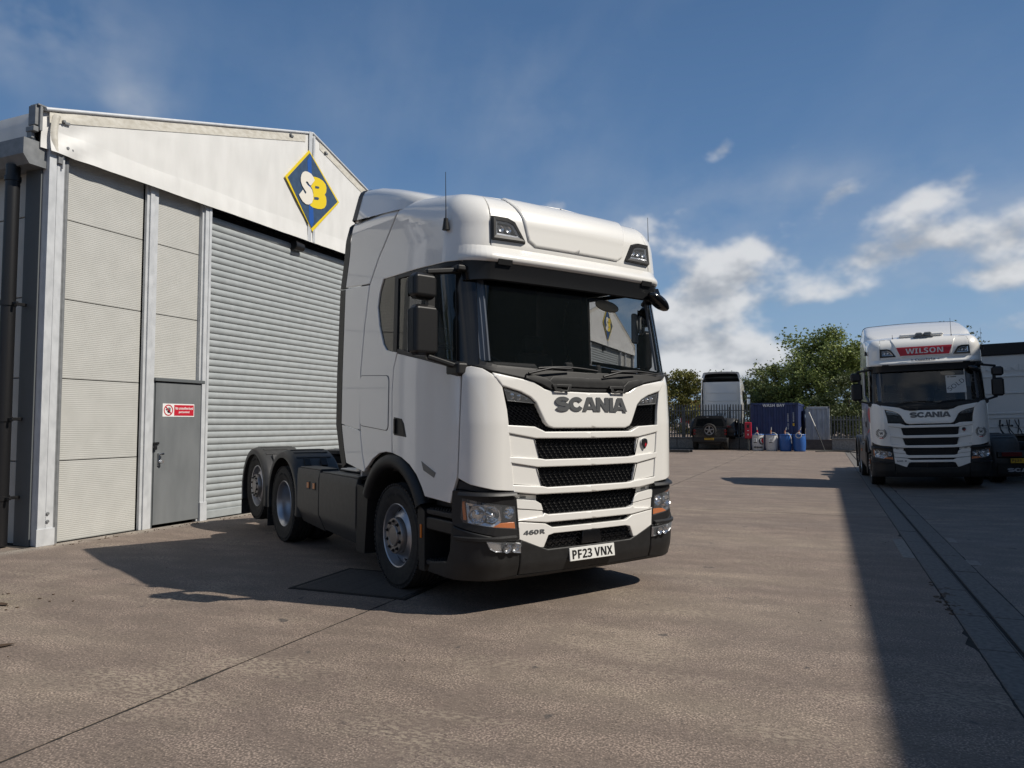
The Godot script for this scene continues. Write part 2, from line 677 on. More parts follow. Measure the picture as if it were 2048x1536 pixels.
# ---------------------------------------------------------------- materials
func make_materials() -> void:
	var m := mat("paint", lin(0.80, 0.785, 0.75), 0.32)
	m.clearcoat_enabled = true
	m.clearcoat = 1.0
	m.clearcoat_roughness = 0.04
	m = mat("paint_red", lin(0.42, 0.012, 0.022), 0.35)
	m.clearcoat_enabled = true
	m.clearcoat_roughness = 0.05
	m = mat("car_black", lin(0.006, 0.006, 0.007), 0.25)
	m.clearcoat_enabled = true
	m.clearcoat_roughness = 0.04
	var tex := mottle(512, 0.02, 3, Vector3(0.007, 0.007, 0.0075), Vector3(0.014, 0.014, 0.0145), Vector2i(1, 1), 1.2)
	grainy("bumper", tex, 0.9, 0.56, 0.0, false)
	tex = mottle(512, 0.02, 4, Vector3(0.028, 0.0275, 0.027), Vector3(0.046, 0.045, 0.044), Vector2i(1, 1), 1.2)
	grainy("skirt", tex, 0.9, 0.48, 0.0, false)
	mat("black", lin(0.010, 0.010, 0.011), 0.5)
	mat("visor_black", lin(0.010, 0.0105, 0.012), 0.38)
	mat("mirror_black", lin(0.009, 0.009, 0.010), 0.42)
	mat("black_gloss", lin(0.008, 0.008, 0.009), 0.16)
	mat("trim", lin(0.012, 0.012, 0.013), 0.6)
	tex = mottle(256, 0.03, 6, Vector3(0.013, 0.013, 0.013), Vector3(0.030, 0.028, 0.026), Vector2i(1, 1), 1.4)
	grainy("rubber", tex, 0.5, 0.85, 0.0, false)
	mat("interior", lin(0.022, 0.022, 0.023), 0.85)
	mat("interior_grey", lin(0.055, 0.054, 0.052), 0.85)
	mat("curtain", lin(0.16, 0.18, 0.22), 0.9)
	mat("cream_cloth", lin(0.42, 0.36, 0.27), 0.9)
	mat("alloy", lin(0.42, 0.43, 0.46), 0.38, 0.85)
	mat("hub_steel", lin(0.30, 0.285, 0.28), 0.42, 0.85)
	mat("chrome", lin(0.72, 0.73, 0.75), 0.1, 1.0)
	mat("lamp_silver", lin(0.62, 0.63, 0.65), 0.22, 0.9)
	mat("lamp_dark", lin(0.035, 0.037, 0.04), 0.3, 0.4)
	mat("letter_grey", lin(0.13, 0.135, 0.14), 0.4, 0.35)
	mat("chassis", lin(0.028, 0.029, 0.032), 0.6)
	mat("deck", lin(0.50, 0.51, 0.53), 0.4, 0.8)
	m = mat("amber", lin(0.58, 0.15, 0.012), 0.25)
	m = mat("red_lens", lin(0.12, 0.004, 0.006), 0.2)
	m = mat("screen_glass", lin(0.012, 0.017, 0.016, 0.18), 0.02)
	m.transparency = BaseMaterial3D.TRANSPARENCY_ALPHA
	m = mat("side_glass", lin(0.02, 0.026, 0.026, 0.55), 0.02)
	m.transparency = BaseMaterial3D.TRANSPARENCY_ALPHA
	mat("dark_glass", lin(0.010, 0.012, 0.013), 0.03)
	m = mat("lamp_glass", lin(0.6, 0.62, 0.64, 0.10), 0.02)
	m.transparency = BaseMaterial3D.TRANSPARENCY_ALPHA
	mat("plate_white", lin(0.74, 0.74, 0.71), 0.35)
	mat("plate_yellow", lin(0.62, 0.38, 0.02), 0.35)
	mat("ink", lin(0.008, 0.008, 0.009), 0.5)
	mat("ink_red", lin(0.52, 0.012, 0.03), 0.45)
	mat("print_white", lin(0.80, 0.80, 0.78), 0.5)
	mat("pale_print", lin(0.36, 0.38, 0.42), 0.5)
	# warehouse
	tex = mottle(512, 0.012, 21, Vector3(0.452, 0.450, 0.422), Vector3(0.495, 0.492, 0.464), Vector2i(1, 1), 1.3)
	m = grainy("panel_cream", tex, 2.4, 0.5)
	tex = mottle(512, 0.012, 25, Vector3(0.48, 0.495, 0.51), Vector3(0.62, 0.635, 0.65), Vector2i(1, 2), 1.2)
	grainy("aluminium", tex, 1.1, 0.45, 0.1)
	tex = mottle(512, 0.014, 31, Vector3(0.30, 0.322, 0.326), Vector3(0.365, 0.388, 0.392), Vector2i(1, 1), 1.2)
	grainy("shutter", tex, 1.7, 0.42, 0.0)
	tex = mottle(1024, 0.010, 41, Vector3(0.675, 0.67, 0.65), Vector3(0.735, 0.73, 0.71), Vector2i(1, 4), 1.5)
	m = grainy("canvas", tex, 3.1, 0.55)
	tex = mottle(512, 0.03, 42, Vector3(0.50, 0.47, 0.40), Vector3(0.66, 0.635, 0.57), Vector2i(2, 1), 1.4)
	grainy("canvas_hem", tex, 1.3, 0.65)
	tex = mottle(512, 0.010, 51, Vector3(0.145, 0.155, 0.16), Vector3(0.185, 0.195, 0.20), Vector2i(1, 3), 1.4)
	grainy("door_grey", tex, 1.9, 0.45)
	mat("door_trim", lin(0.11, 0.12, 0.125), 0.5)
	tex = mottle(256, 0.02, 52, Vector3(0.17, 0.178, 0.185), Vector3(0.24, 0.248, 0.255), Vector2i(1, 1), 1.2)
	grainy("steel_grey", tex, 0.8, 0.5, 0.2)
	mat("pipe_black", lin(0.010, 0.010, 0.011), 0.4)
	mat("emblem_yellow", lin(0.78, 0.58, 0.01), 0.5)
	tex = mottle(256, 0.02, 61, Vector3(0.028, 0.058, 0.115), Vector3(0.042, 0.082, 0.15), Vector2i(1, 1), 1.3)
	grainy("emblem_blue", tex, 0.7, 0.5)
	mat("emblem_bright", lin(0.014, 0.085, 0.34), 0.45)
	mat("emblem_white", lin(0.76, 0.72, 0.64), 0.55)
	tex = mottle(512, 0.02, 71, Vector3(0.24, 0.235, 0.22), Vector3(0.36, 0.345, 0.315), Vector2i(1, 1), 1.4)
	grainy("cladding", tex, 3.0, 0.6)
	tex = mottle(512, 0.02, 72, Vector3(0.055, 0.06, 0.062), Vector3(0.10, 0.105, 0.105), Vector2i(1, 1), 1.4)
	grainy("cladding_dark", tex, 3.0, 0.6)
	# far row
	tex = mottle(256, 0.02, 81, Vector3(0.012, 0.024, 0.085), Vector3(0.020, 0.038, 0.125), Vector2i(1, 2), 1.4)
	grainy("container_blue", tex, 1.6, 0.5)
	tex = mottle(256, 0.02, 82, Vector3(0.38, 0.39, 0.39), Vector3(0.50, 0.51, 0.51), Vector2i(1, 2), 1.4)
	grainy("container_grey", tex, 1.6, 0.55)
	tex = mottle(256, 0.02, 83, Vector3(0.018, 0.085, 0.30), Vector3(0.03, 0.115, 0.36), Vector2i(1, 1), 1.2)
	grainy("barrel_blue", tex, 0.7, 0.4)
	tex = mottle(256, 0.02, 84, Vector3(0.46, 0.46, 0.46), Vector3(0.60, 0.60, 0.60), Vector2i(1, 1), 1.2)
	grainy("barrel_white", tex, 0.7, 0.45)
	mat("hose_white", lin(0.60, 0.58, 0.52), 0.6)
	mat("pump_orange", lin(0.60, 0.26, 0.13), 0.5)
	mat("cabinet_red", lin(0.45, 0.012, 0.035), 0.45)
	tex = mottle(256, 0.03, 85, Vector3(0.11, 0.115, 0.11), Vector3(0.175, 0.18, 0.172), Vector2i(1, 2), 1.4)
	grainy("galvanised", tex, 0.6, 0.55, 0.3)
	tex = mottle(512, 0.02, 86, Vector3(0.24, 0.215, 0.19), Vector3(0.36, 0.33, 0.29), Vector2i(1, 1), 1.5)
	grainy("wall_stone", tex, 1.3, 0.85)
	tex = mottle(256, 0.03, 87, Vector3(0.05, 0.04, 0.03), Vector3(0.11, 0.09, 0.07), Vector2i(1, 3), 1.5)
	grainy("bark", tex, 0.7, 0.9)
	m = mat("leaf", Color.WHITE, 0.55)
	m.vertex_color_use_as_albedo = true
	m.backlight_enabled = true
	m.backlight = Color(0.45, 0.45, 0.45)
	mat("dead_leaf", lin(0.06, 0.035, 0.018), 0.85)
	mat("cable", lin(0.012, 0.012, 0.012), 0.6)
	# ground
	ground_material()
	tex = mottle(512, 0.03, 91, Vector3(0.006, 0.0055, 0.005), Vector3(0.022, 0.019, 0.016), Vector2i(1, 1), 1.5)
	grainy("joint_dirt", tex, 1.2, 0.95)
	tex = mottle(512, 0.03, 93, Vector3(0.10, 0.092, 0.084), Vector3(0.17, 0.158, 0.145), Vector2i(1, 1), 1.4)
	grainy("channel_concrete", tex, 0.9, 0.85)
	tex = mottle(256, 0.04, 95, Vector3(0.17, 0.155, 0.14), Vector3(0.27, 0.25, 0.225), Vector2i(1, 1), 1.4)
	grainy("mortar", tex, 0.6, 0.9)
	tex = mottle(256, 0.04, 94, Vector3(0.070, 0.062, 0.057), Vector3(0.125, 0.110, 0.100), Vector2i(1, 1), 1.4)
	grainy("cast_iron", tex, 0.5, 0.6, 0.4)


# brushed concrete: fine strokes across the yard, pale worn grains, dark pits
func ground_material() -> void:
	var S := 1792
	var parts := []
	for a in [[0.05, 4, 101, 2, 1], [0.13, 3, 102, 4, 1], [0.135, 3, 103, 1, 1], [0.006, 5, 104, 2, 1]]:
		var im := noise(a[0], a[1], a[2]).get_seamless_image(S / a[3], S / a[4])
		im.convert(Image.FORMAT_L8)
		im.resize(S, S, Image.INTERPOLATE_CUBIC)
		parts.append(im.get_data())
	var out := PackedByteArray()
	out.resize(S * S * 3)
	var hgt := PackedByteArray()
	hgt.resize(S * S)
	var gamma := PackedByteArray()
	gamma.resize(1024)
	for i in 1024:
		gamma[i] = clampi(int(lin(i / 1023.0, 0, 0).r * 255.0), 0, 255)
	var d0: PackedByteArray = parts[0]
	var d1: PackedByteArray = parts[1]
	var d2: PackedByteArray = parts[2]
	var d3: PackedByteArray = parts[3]
	for i in S * S:
		var a := d0[i] * 0.00392157
		var b := d1[i] * 0.00392157
		var c := d2[i] * 0.00392157
		var e := d3[i] * 0.00392157
		var k := 0.735 + (a - 0.5) * 0.26 + (b - 0.5) * 0.42 + (e - 0.5) * 0.05
		var wear := (c - 0.635 + (e - 0.5) * 0.30) * 10.0
		if wear > 0.0:
			k += minf(wear, 1.0) * 0.80
		var pit := (0.35 - c + (a - 0.5) * 0.3) * 7.0
		if pit > 0.0:
			k -= minf(pit, 1.0) * 0.30
		k = clampf(k, 0.2, 1.6) * 0.60
		out[i * 3] = gamma[mini(1023, int(k * 1023.0))]
		out[i * 3 + 1] = gamma[mini(1023, int(k * 0.985 * 1023.0))]
		out[i * 3 + 2] = gamma[mini(1023, int(k * 0.965 * 1023.0))]
		hgt[i] = clampi(int((b * 0.5 + c * 0.5) * 255.0), 0, 255)
	var m := mat("concrete", Color.WHITE, 0.82)
	m.albedo_texture = ImageTexture.create_from_image(Image.create_from_data(S, S, false, Image.FORMAT_RGB8, out))
	m.vertex_color_use_as_albedo = true
	m.uv1_triplanar = true
	m.uv1_world_triplanar = true
	m.uv1_scale = Vector3.ONE / 4.3
	m.heightmap_enabled = true
	m.heightmap_texture = ImageTexture.create_from_image(Image.create_from_data(S, S, false, Image.FORMAT_L8, hgt))
	m.heightmap_scale = 0.5
	# pale cement worn bare in patches, grain by grain, and oil spots; laid over at another scale
	var D := 1024
	var p0 := noise(0.007, 5, 111).get_seamless_image(D / 3, D)
	var p1 := noise(0.19, 3, 112).get_seamless_image(D / 2, D)
	var p2 := noise(0.016, 3, 113).get_seamless_image(D, D)
	for im in [p0, p1, p2]:
		im.convert(Image.FORMAT_L8)
		im.resize(D, D, Image.INTERPOLATE_CUBIC)
	var q0: PackedByteArray = p0.get_data()
	var q1: PackedByteArray = p1.get_data()
	var q2: PackedByteArray = p2.get_data()
	var over := PackedByteArray()
	over.resize(D * D * 4)
	var pale := lin(0.32, 0.262, 0.203)
	var oil := lin(0.055, 0.05, 0.047)
	for i in D * D:
		var bare := clampf((q0[i] * 0.00392157 - 0.56) * 3.2, 0.0, 1.0)
		var g := clampf((q1[i] * 0.00392157 - 0.56 + bare * 0.07) * 9.0, 0.0, 1.0)
		var sh := bare * g * 0.72 + g * 0.06
		var spot := clampf((0.115 - q2[i] * 0.00392157) * 14.0, 0.0, 0.75)
		var c := pale
		if spot > sh:
			c = oil
			sh = spot
		over[i * 4] = c.r8
		over[i * 4 + 1] = c.g8
		over[i * 4 + 2] = c.b8
		over[i * 4 + 3] = int(sh * 255.0)
	m.detail_enabled = true
	m.detail_blend_mode = BaseMaterial3D.BLEND_MODE_MIX
	m.detail_uv_layer = BaseMaterial3D.DETAIL_UV_2
	m.detail_albedo = ImageTexture.create_from_image(Image.create_from_data(D, D, false, Image.FORMAT_RGBA8, over))
	m.uv2_triplanar = true
	m.uv2_world_triplanar = true
	m.uv2_scale = Vector3.ONE / 6.1


# ---------------------------------------------------------------- the place
func _ready() -> void:
	var cam := Camera3D.new()
	cam.name = "camera"
	cam.position = Vector3(0, 1.576, 0)
	cam.rotation = Vector3(atan(77.0 / 1450.0), deg_to_rad(YAW), 0)
	cam.fov = rad_to_deg(2.0 * atan(768.0 / 1450.0))
	cam.near = 0.1
	cam.far = 2000.0
	add_child(cam)
	cam.current = true
	var env := Environment.new()
	env.background_mode = Environment.BG_SKY
	env.sky = make_sky()
	env.background_energy_multiplier = 1.0
	env.tonemap_mode = Environment.TONE_MAPPER_LINEAR
	env.tonemap_exposure = 1.0
	env.sdfgi_enabled = true
	env.ssao_enabled = true
	env.ssil_enabled = true
	var we := WorldEnvironment.new()
	we.name = "environment"
	we.environment = env
	add_child(we)
	var sun := DirectionalLight3D.new()
	sun.name = "sun"
	sun.light_color = Color(1.0, 0.972, 0.925)
	sun.light_energy = 1.5
	sun.light_angular_distance = 0.53
	sun.shadow_enabled = true
	add_child(sun)
	sun.look_at_from_position(Vector3.ZERO, Vector3(-0.995 * 0.93, -1.0, 0.10 * 0.93))

	grain = noise(1.0, 4, 77)
	make_materials()
	build_ground()
	build_drain()
	build_left_warehouse()
	build_right_warehouse()
	build_behind()
	build_trucks()
	build_far_row()
	build_trees()
	build_litter()


# ---------------------------------------------------------------- tractor units
# A cab is described on a chart (q, w): q runs from the middle of the front round the corner and back along the side, w is the height.
# A truck's own axes: z forward from the front axle, x to its left, y up.
const UW := [0.2, 0.30, 0.42, 0.60, 1.0, 1.25, 1.6, 1.95, 2.06, 2.45, 2.85, 2.95, 3.10, 3.28]
const UU := [1.34, 1.40, 1.44, 1.45, 1.45, 1.45, 1.45, 1.43, 1.40, 1.33, 1.25, 1.28, 1.29, 1.275]
const TW := [0.2, 2.0, 2.9, 3.4]
const TT := [1.0, 1.0, 0.985, 0.965]
const ROOF_U := [-1.3, -0.3, 0.3, 0.7, 1.16]
const ROOF_H := [3.70, 3.69, 3.66, 3.62, 3.55]
const SHEAR := 0.045
const CORNER := 0.34


func cab_p(q: float, w: float) -> Vector3:
	var s := 1.0 if q >= 0.0 else -1.0
	q = absf(q)
	var wl := minf(w, 3.28)
	var lean := interp(wl, UW, UU) - 1.44
	var a := clampf((q - 0.9) / CORNER, 0.0, PI / 2)
	var v := q if q < 0.9 else 0.9 + CORNER * sin(a)
	var u := 1.44 + (-0.03 * (q / 0.9) * (q / 0.9) if q < 0.9 else -0.03 - CORNER * (1.0 - cos(a)))
	var qs := 0.9 + CORNER * PI / 2
	u -= maxf(q - qs, 0.0)
	var k := clampf((q - qs) / 0.6, 0.0, 1.0)
	u += lean * (1.0 - k * k * (3.0 - 2.0 * k))
	v *= interp(wl, TW, TT)
	var h := w
	# the roof rounds over early at the front and late along the sides
	var flank := sin(a) * smoothstep(0.95, -0.25, u)
	var start := lerpf(3.28, 3.56, flank)
	if w > start:
		var b := minf((w - start) / (3.70 - start), 1.0) * PI / 2
		v -= lerpf(0.20, 0.09, flank) * sin(a) * (1.0 - cos(b))
		u -= 0.24 * cos(a) * (1.0 - cos(b))
		h = start + (interp(u, ROOF_U, ROOF_H) - start) * sin(b)
	return Vector3(-s * v, h - SHEAR * (u - 1.2), u)


func cab(p: Vector2) -> Array:
	var o := cab_p(p.x, p.y)
	var e := 0.006
	var n := (cab_p(p.x + e, p.y) - cab_p(p.x - e, p.y)).cross(cab_p(p.x, p.y + e) - cab_p(p.x, p.y - e)).normalized()
	if n.dot(o - Vector3(0, 2.0, 0.0)) < 0.0:
		n = -n
	return [o, n]


func qu(u: float, w: float) -> float:
	var a := 0.5
	var b := 4.5
	for i in 30:
		var m := (a + b) * 0.5
		if cab_p(m, w).z > u:
			a = m
		else:
			b = m
	return a


# outline given as (u, w) on the side -> chart
func on_side(flat: Array, s: float) -> PackedVector2Array:
	var o := PackedVector2Array()
	for i in range(0, flat.size(), 2):
		o.append(Vector2(qu(flat[i], flat[i + 1]) * s, flat[i + 1]))
	return o


func half(flat: Array, s: float) -> PackedVector2Array:
	var o := PackedVector2Array()
	for i in range(0, flat.size(), 2):
		o.append(Vector2(flat[i] * s, flat[i + 1]))
	return o


# an outline given for one half, closed across the middle
func both(flat: Array) -> PackedVector2Array:
	var o := half(flat, 1.0)
	var r := half(flat, -1.0)
	r.reverse()
	o.append_array(r)
	return o


func honeycomb(mb: MB, w0: float, w1: float, bound0: float, bound1: float, off: float, lo0 := 0.0, lo1 := 0.0, s := 0.0, rowh := 0.024, dx := 0.0135) -> void:
	var rows := int((w1 - w0) / rowh)
	for r in rows:
		var wm := w0 + (r + 0.5) * (w1 - w0) / rows
		var t := (wm - w0) / (w1 - w0)
		var hi := lerpf(bound0, bound1, t)
		var lo := lerpf(lo0, lo1, t) if s != 0.0 else -hi
		var cnt := int((hi - lo) / dx)
		for k in cnt:
			var z := [[0, 0], [0, 1], [1, 1], [1, 0]]
			var ph: Array = z[(k + (2 if r % 2 else 0)) % 4]
			var qa := (lo + k * dx) * (s if s != 0.0 else 1.0)
			var qb := (lo + (k + 1) * dx) * (s if s != 0.0 else 1.0)
			var wa: float = wm + (ph[0] - 0.5) * rowh * 0.62
			var wb: float = wm + (ph[1] - 0.5) * rowh * 0.62
			var a := cab_p(qa, wa) + Vector3(0, 0, off)
			var b := cab_p(qb, wb) + Vector3(0, 0, off)
			var up := Vector3(0, 0.0026, 0)
			var n := Vector3(0, 0.35, 1).normalized()
			mb.quadn(a - up, b - up, b + up, a + up, Vector3(0, -0.2, 1).normalized(), Vector3(0, -0.2, 1).normalized(), n, n)
			var back := Vector3(0, 0, -0.014)
			mb.quad_to(a + up, b + up, b + up + back, a + up + back, Vector3.UP)
			mb.quad_to(a - up, b - up, b - up + back, a - up + back, Vector3.DOWN)


const DOOR := [1.195, 2.022, 1.205, 1.60, 1.185, 1.13, 1.10, 0.905, 0.66, 0.905, 0.60, 0.98, 0.50, 1.075, 0.36, 1.155, 0.20, 1.205, 0.004, 1.232, -0.004, 1.36, -0.012, 1.80, 0.02, 2.05, 0.085, 2.182]
const SIDE_PANEL_TAIL := [0.02, 3.585, -0.136, 3.44, -0.40, 3.195, -0.604, 2.92, -0.70, 2.50, -0.765, 2.04, -0.77, 1.50, -0.755, 1.36, -0.70, 1.16, -0.63, 1.02, -0.56, 1.06, -0.46, 1.135, -0.30, 1.205, -0.146, 1.232, -0.014, 1.232, -0.022, 1.80, 0.008, 2.05, 0.07, 2.195, -0.05, 2.205, -0.16, 2.225, -0.235, 2.285, -0.34, 2.47, -0.395, 2.667, -0.36, 2.82, -0.285, 2.945, 0.4, 2.955, 1.16, 2.945]


func build_truck(t: Node3D, o: Dictionary) -> void:
	var paint: Material = M.paint
	# dark inner skin behind every gap, also the trim inside the cab
	kept("inner", "inner_skin", M.interior, t, func(mb: MB):
		fill(mb, both([0.0, 0.50, 0.75, 0.50, 1.25, 0.70, 1.25, 2.04, 0.95, 2.02, 0.0, 1.99]), cab, -0.05, 0.12)
		fill(mb, both([0.0, 2.88, 1.1, 2.86, 1.1, 3.3, 0.0, 3.3]), cab, -0.05, 0.12)
		for s in [1.0, -1.0]:
			fill(mb, on_side([1.15, 2.03, 1.16, 1.0, 0.66, 0.96, 0.35, 1.2, -0.3, 1.25, -0.6, 1.05, -0.93, 1.05, -0.93, 2.1, -0.3, 2.18, 0.07, 2.18], s), cab, -0.045, 0.15)
			fill(mb, on_side([-0.93, 2.1, -0.3, 2.18, -0.42, 2.667, -0.30, 2.96, 1.10, 2.96, 1.10, 3.3, -0.93, 3.3], s), cab, -0.045, 0.15)
			fill(mb, on_side([-0.04, 2.18, 0.07, 2.18, 0.05, 2.96, -0.05, 2.96], s), cab, -0.045, 0.15))
	kept("bulkhead", "rear_wall", paint, t, func(mb: MB):
		mb.box(Vector3(0, 2.28, -0.945), Vector3(2.30, 2.56, 0.03), 0.01)
		for h in [1.35, 1.62, 1.75, 2.35, 2.85]:
			mb.box(Vector3(0, h, -0.975), Vector3(1.9, 0.06, 0.03), 0.012)
		mb.box(Vector3(-1.0, 2.2, -0.975), Vector3(0.07, 2.2, 0.03), 0.012)
		mb.box(Vector3(1.0, 2.2, -0.975), Vector3(0.07, 2.2, 0.03), 0.012))
	kept("floor", "cab_floor", M.interior, t, func(mb: MB):
		mb.box(Vector3(0, 1.13, 0.15), Vector3(2.3, 0.05, 2.1))
		mb.box(Vector3(0, 3.30, 0.05), Vector3(2.2, 0.04, 2.0))
		mb.box(Vector3(0, 2.25, -0.90), Vector3(2.3, 2.3, 0.03)))
	if o.get("interior", true):
		cab_interior(t)
	# roof
	kept("roof_front", "roof_front", paint, t, func(mb: MB):
		panel(mb, both([0.0, 3.04, 0.955, 3.04, 0.957, 3.40, 0.957, 3.70, 0.0, 3.70]), cab, 0.0, 0.03, 0.004, 0.05)
		panel(mb, both([0.0, 3.125, 0.50, 3.125, 0.575, 3.17, 0.625, 3.37, 0.70, 3.58, 0.70, 3.70, 0.0, 3.70]), cab, 0.022, 0.02, 0.02, 0.05))
	kept("roof_top", "roof_top", paint, t, func(mb: MB):
		mb.sheet(func(i: float, j: float):
			var q := lerpf(0.02, 3.35, i)
			var l := cab_p(q, 3.70)
			return Vector3(l.x * (1.0 - 2.0 * j), l.y + 0.035 * sin(PI * j), l.z), 30, 10))
	# lip over the windscreen and the dark visor below it
	kept("lip", "roof_lip", paint, t, func(mb: MB):
		belt(mb, pts([-0.01, 2.945, 0.062, 2.948, 0.078, 2.960, 0.082, 2.985, 0.066, 3.012, 0.038, 3.035, 0.018, 3.062, -0.01, 3.09]), -1.24, 1.24, 64, cab, func(q: float): return 0.12 + 0.88 * smoothstep(0.0, 0.30, 1.24 - absf(q))))
	kept("visor", "sun_visor", M.visor_black, t, func(mb: MB):
		belt(mb, pts([-0.01, 2.88, 0.030, 2.775, 0.058, 2.778, 0.075, 2.85, 0.066, 2.946, -0.01, 2.946]), -1.19, 1.19, 64, cab, func(q: float): return 0.15 + 0.85 * smoothstep(0.0, 0.25, 1.19 - absf(q))))
	for s in [1.0, -1.0]:
		var k := "a" if s > 0 else "b"
		kept("vnotch" + k, "visor_bracket", M.black, t, func(mb: MB):
			belt(mb, pts([0.05, 2.938, 0.082, 2.938, 0.084, 2.966, 0.05, 2.966]), 0.78 * s, 0.92 * s, 4, cab))
		# roof lamps
		var bez := half([0.957, 3.345, 0.80, 3.345, 0.72, 3.318, 0.605, 3.14, 0.957, 3.135], s)
		var lens := half([0.925, 3.305, 0.80, 3.302, 0.745, 3.285, 0.665, 3.172, 0.925, 3.175], s)
		var bz := kept("rl_bez" + k, "roof_lamp", M.black, t, func(mb: MB):
			ring(mb, bez, shrink(bez, 0.012), cab, 0.0, 0.034)
			ring(mb, shrink(bez, 0.012), lens, cab, 0.034, 0.030)
			ring(mb, lens, shrink(lens, 0.004), cab, 0.030, 0.002))
		kept("rl_in" + k, "reflector", M.lamp_silver, bz, func(mb: MB):
			ring(mb, shrink(lens, 0.003), shrink(lens, 0.020), cab, 0.025, 0.017)
			for i in 3:
				var b := cab(Vector2((0.87 - i * 0.075) * s, 3.235))
				var z: Vector3 = b[1]
				var x := Vector3.UP.cross(z).normalized()
				mb.lathe([Vector2(0.030, 0.012), Vector2(0.022, 0.002), Vector2(0.010, -0.004), Vector2(0.0, -0.004)], Transform3D(Basis(x, z.cross(x), z), b[0] + z * 0.010), 10))
		kept("rl_dk" + k, "lamp_cell", M.lamp_dark, bz, func(mb: MB): fill(mb, lens, cab, 0.0045))
		kept("rl_gl" + k, "lamp_glass", M.lamp_glass, bz, func(mb: MB): fill(mb, lens, cab, 0.027))
		# flank of the cab
		kept("side" + k, "cab_side", paint, t, func(mb: MB):
			var p := half([1.20, 2.94, 1.13, 2.955, 0.965, 3.04, 0.967, 3.40, 0.967, 3.70], s)
			p.append_array(on_side([0.10, 3.70], s))
			p.append_array(on_side(SIDE_PANEL_TAIL, s))
			panel(mb, p, cab, 0.0, 0.03, 0.005, 0.06))
		kept("aerial" + k, "aerial", M.black, t, func(mb: MB):
			var c := cab_p(qu(0.985, 3.27) * s, 3.27)
			mb.tube(PackedVector3Array([c + Vector3(-0.03 * s, -0.05, 0), c + Vector3(-0.03 * s, 0.05, 0)]), 0.034, 0.02, 8)
			mb.tube(PackedVector3Array([c + Vector3(-0.03 * s, 0.03, 0), c + Vector3(-0.03 * s, 0.14, -0.002), c + Vector3(-0.03 * s, 0.46, -0.01)]), 0.006, 0.0025, 5))
		# wide edge round the window, one step proud
		var wi := on_side([0.07, 2.20, -0.05, 2.21, -0.16, 2.23, -0.235, 2.29, -0.34, 2.475, -0.393, 2.667, -0.355, 2.82, -0.285, 2.94, 0.4, 2.95, 1.12, 2.94], s)
		kept("qpane" + k, "quarter_window", M.dark_glass, t, func(mb: MB):
			fill(mb, shrink(on_side([0.0, 2.195, -0.16, 2.215, -0.25, 2.275, -0.355, 2.46, -0.41, 2.667, -0.37, 2.84, -0.30, 2.96, 0.0, 2.96], s), -0.02), cab, -0.014, 0.12)
			fill(mb, shrink(on_side([0.02, 2.17, -0.2, 2.19, -0.27, 2.26, -0.38, 2.45, -0.44, 2.667, -0.40, 2.86, -0.32, 2.98, 0.02, 2.98], s), -0.03), cab, -0.036, 0.12))
		# door with its glass, sill, pull and badge
		var d := kept("door" + k, "door", paint, t, func(mb: MB): panel(mb, on_side(DOOR, s), cab, 0.0, 0.03, 0.005, 0.06))
		kept("dwin" + k, "door_window", M.side_glass, d, func(mb: MB): fill(mb, on_side([1.14, 2.04, 0.03, 2.195, 0.02, 2.95, 1.09, 2.95], s), cab, -0.02, 0.12))
		kept("dpost" + k, "window_post", M.black, d, func(mb: MB):
			panel(mb, on_side([0.055, 2.20, 0.05, 2.945, -0.03, 2.945, -0.03, 2.205], s), cab, -0.006, 0.03, 0.003, 0.2)
			panel(mb, on_side([1.19, 2.025, 0.085, 2.185, 0.085, 2.225, 1.16, 2.085], s), cab, 0.004, 0.03, 0.004, 0.2)
			panel(mb, on_side([1.14, 2.90, 0.05, 2.91, 0.05, 2.95, 1.14, 2.945], s), cab, -0.004, 0.03, 0.003, 0.2))
		var hs := on_side([0.035, 1.575, 0.20, 1.565, 0.245, 1.525, 0.295, 1.40, 0.04, 1.405], s)
		var hd := kept("pull" + k, "door_handle", M.black, d, func(mb: MB):
			panel(mb, hs, cab, 0.004, 0.006, 0.003, 0.08)
			ring(mb, shrink(hs, 0.02), shrink(hs, 0.035), cab, 0.006, -0.03)
			belt(mb, pts([0.004, 1.42, 0.02, 1.42, 0.02, 1.56, 0.004, 1.56]), qu(0.085, 1.5) * s, qu(0.06, 1.5) * s, 2, cab))
		kept("badge" + k, "door_badge", M.letter_grey, d, func(mb: MB): panel(mb, on_side([0.60, 1.205, 0.86, 1.13, 0.83, 1.085, 0.64, 1.13], s), cab, 0.006, 0.006, 0.003, 0.2))
		kept("pillar" + k, "windscreen_pillar", M.black_gloss, t, func(mb: MB):
			var p := half([1.10, 2.055, 1.08, 2.50, 1.06, 2.90], s)
			p.append_array(on_side([1.085, 2.94, 1.145, 2.05], s))
			panel(mb, p, cab, -0.012, 0.03, 0.006, 0.06))
		kept("hatch" + k, "locker_lid", paint, t, func(mb: MB):
			panel(mb, rounded(on_side([-0.085, 1.97, -0.775, 1.975, -0.77, 1.46, -0.095, 1.44], s), 0.06), cab, 0.007, 0.006, 0.003, 0.12))
		kept("hgap" + k, "locker_gap", M.black, t, func(mb: MB):
			panel(mb, rounded(on_side([-0.079, 1.976, -0.781, 1.981, -0.776, 1.454, -0.089, 1.434], s), 0.06), cab, 0.0025, 0.004, 0.0, 0.12))  # black plate under the lid, painting the dark gap round it
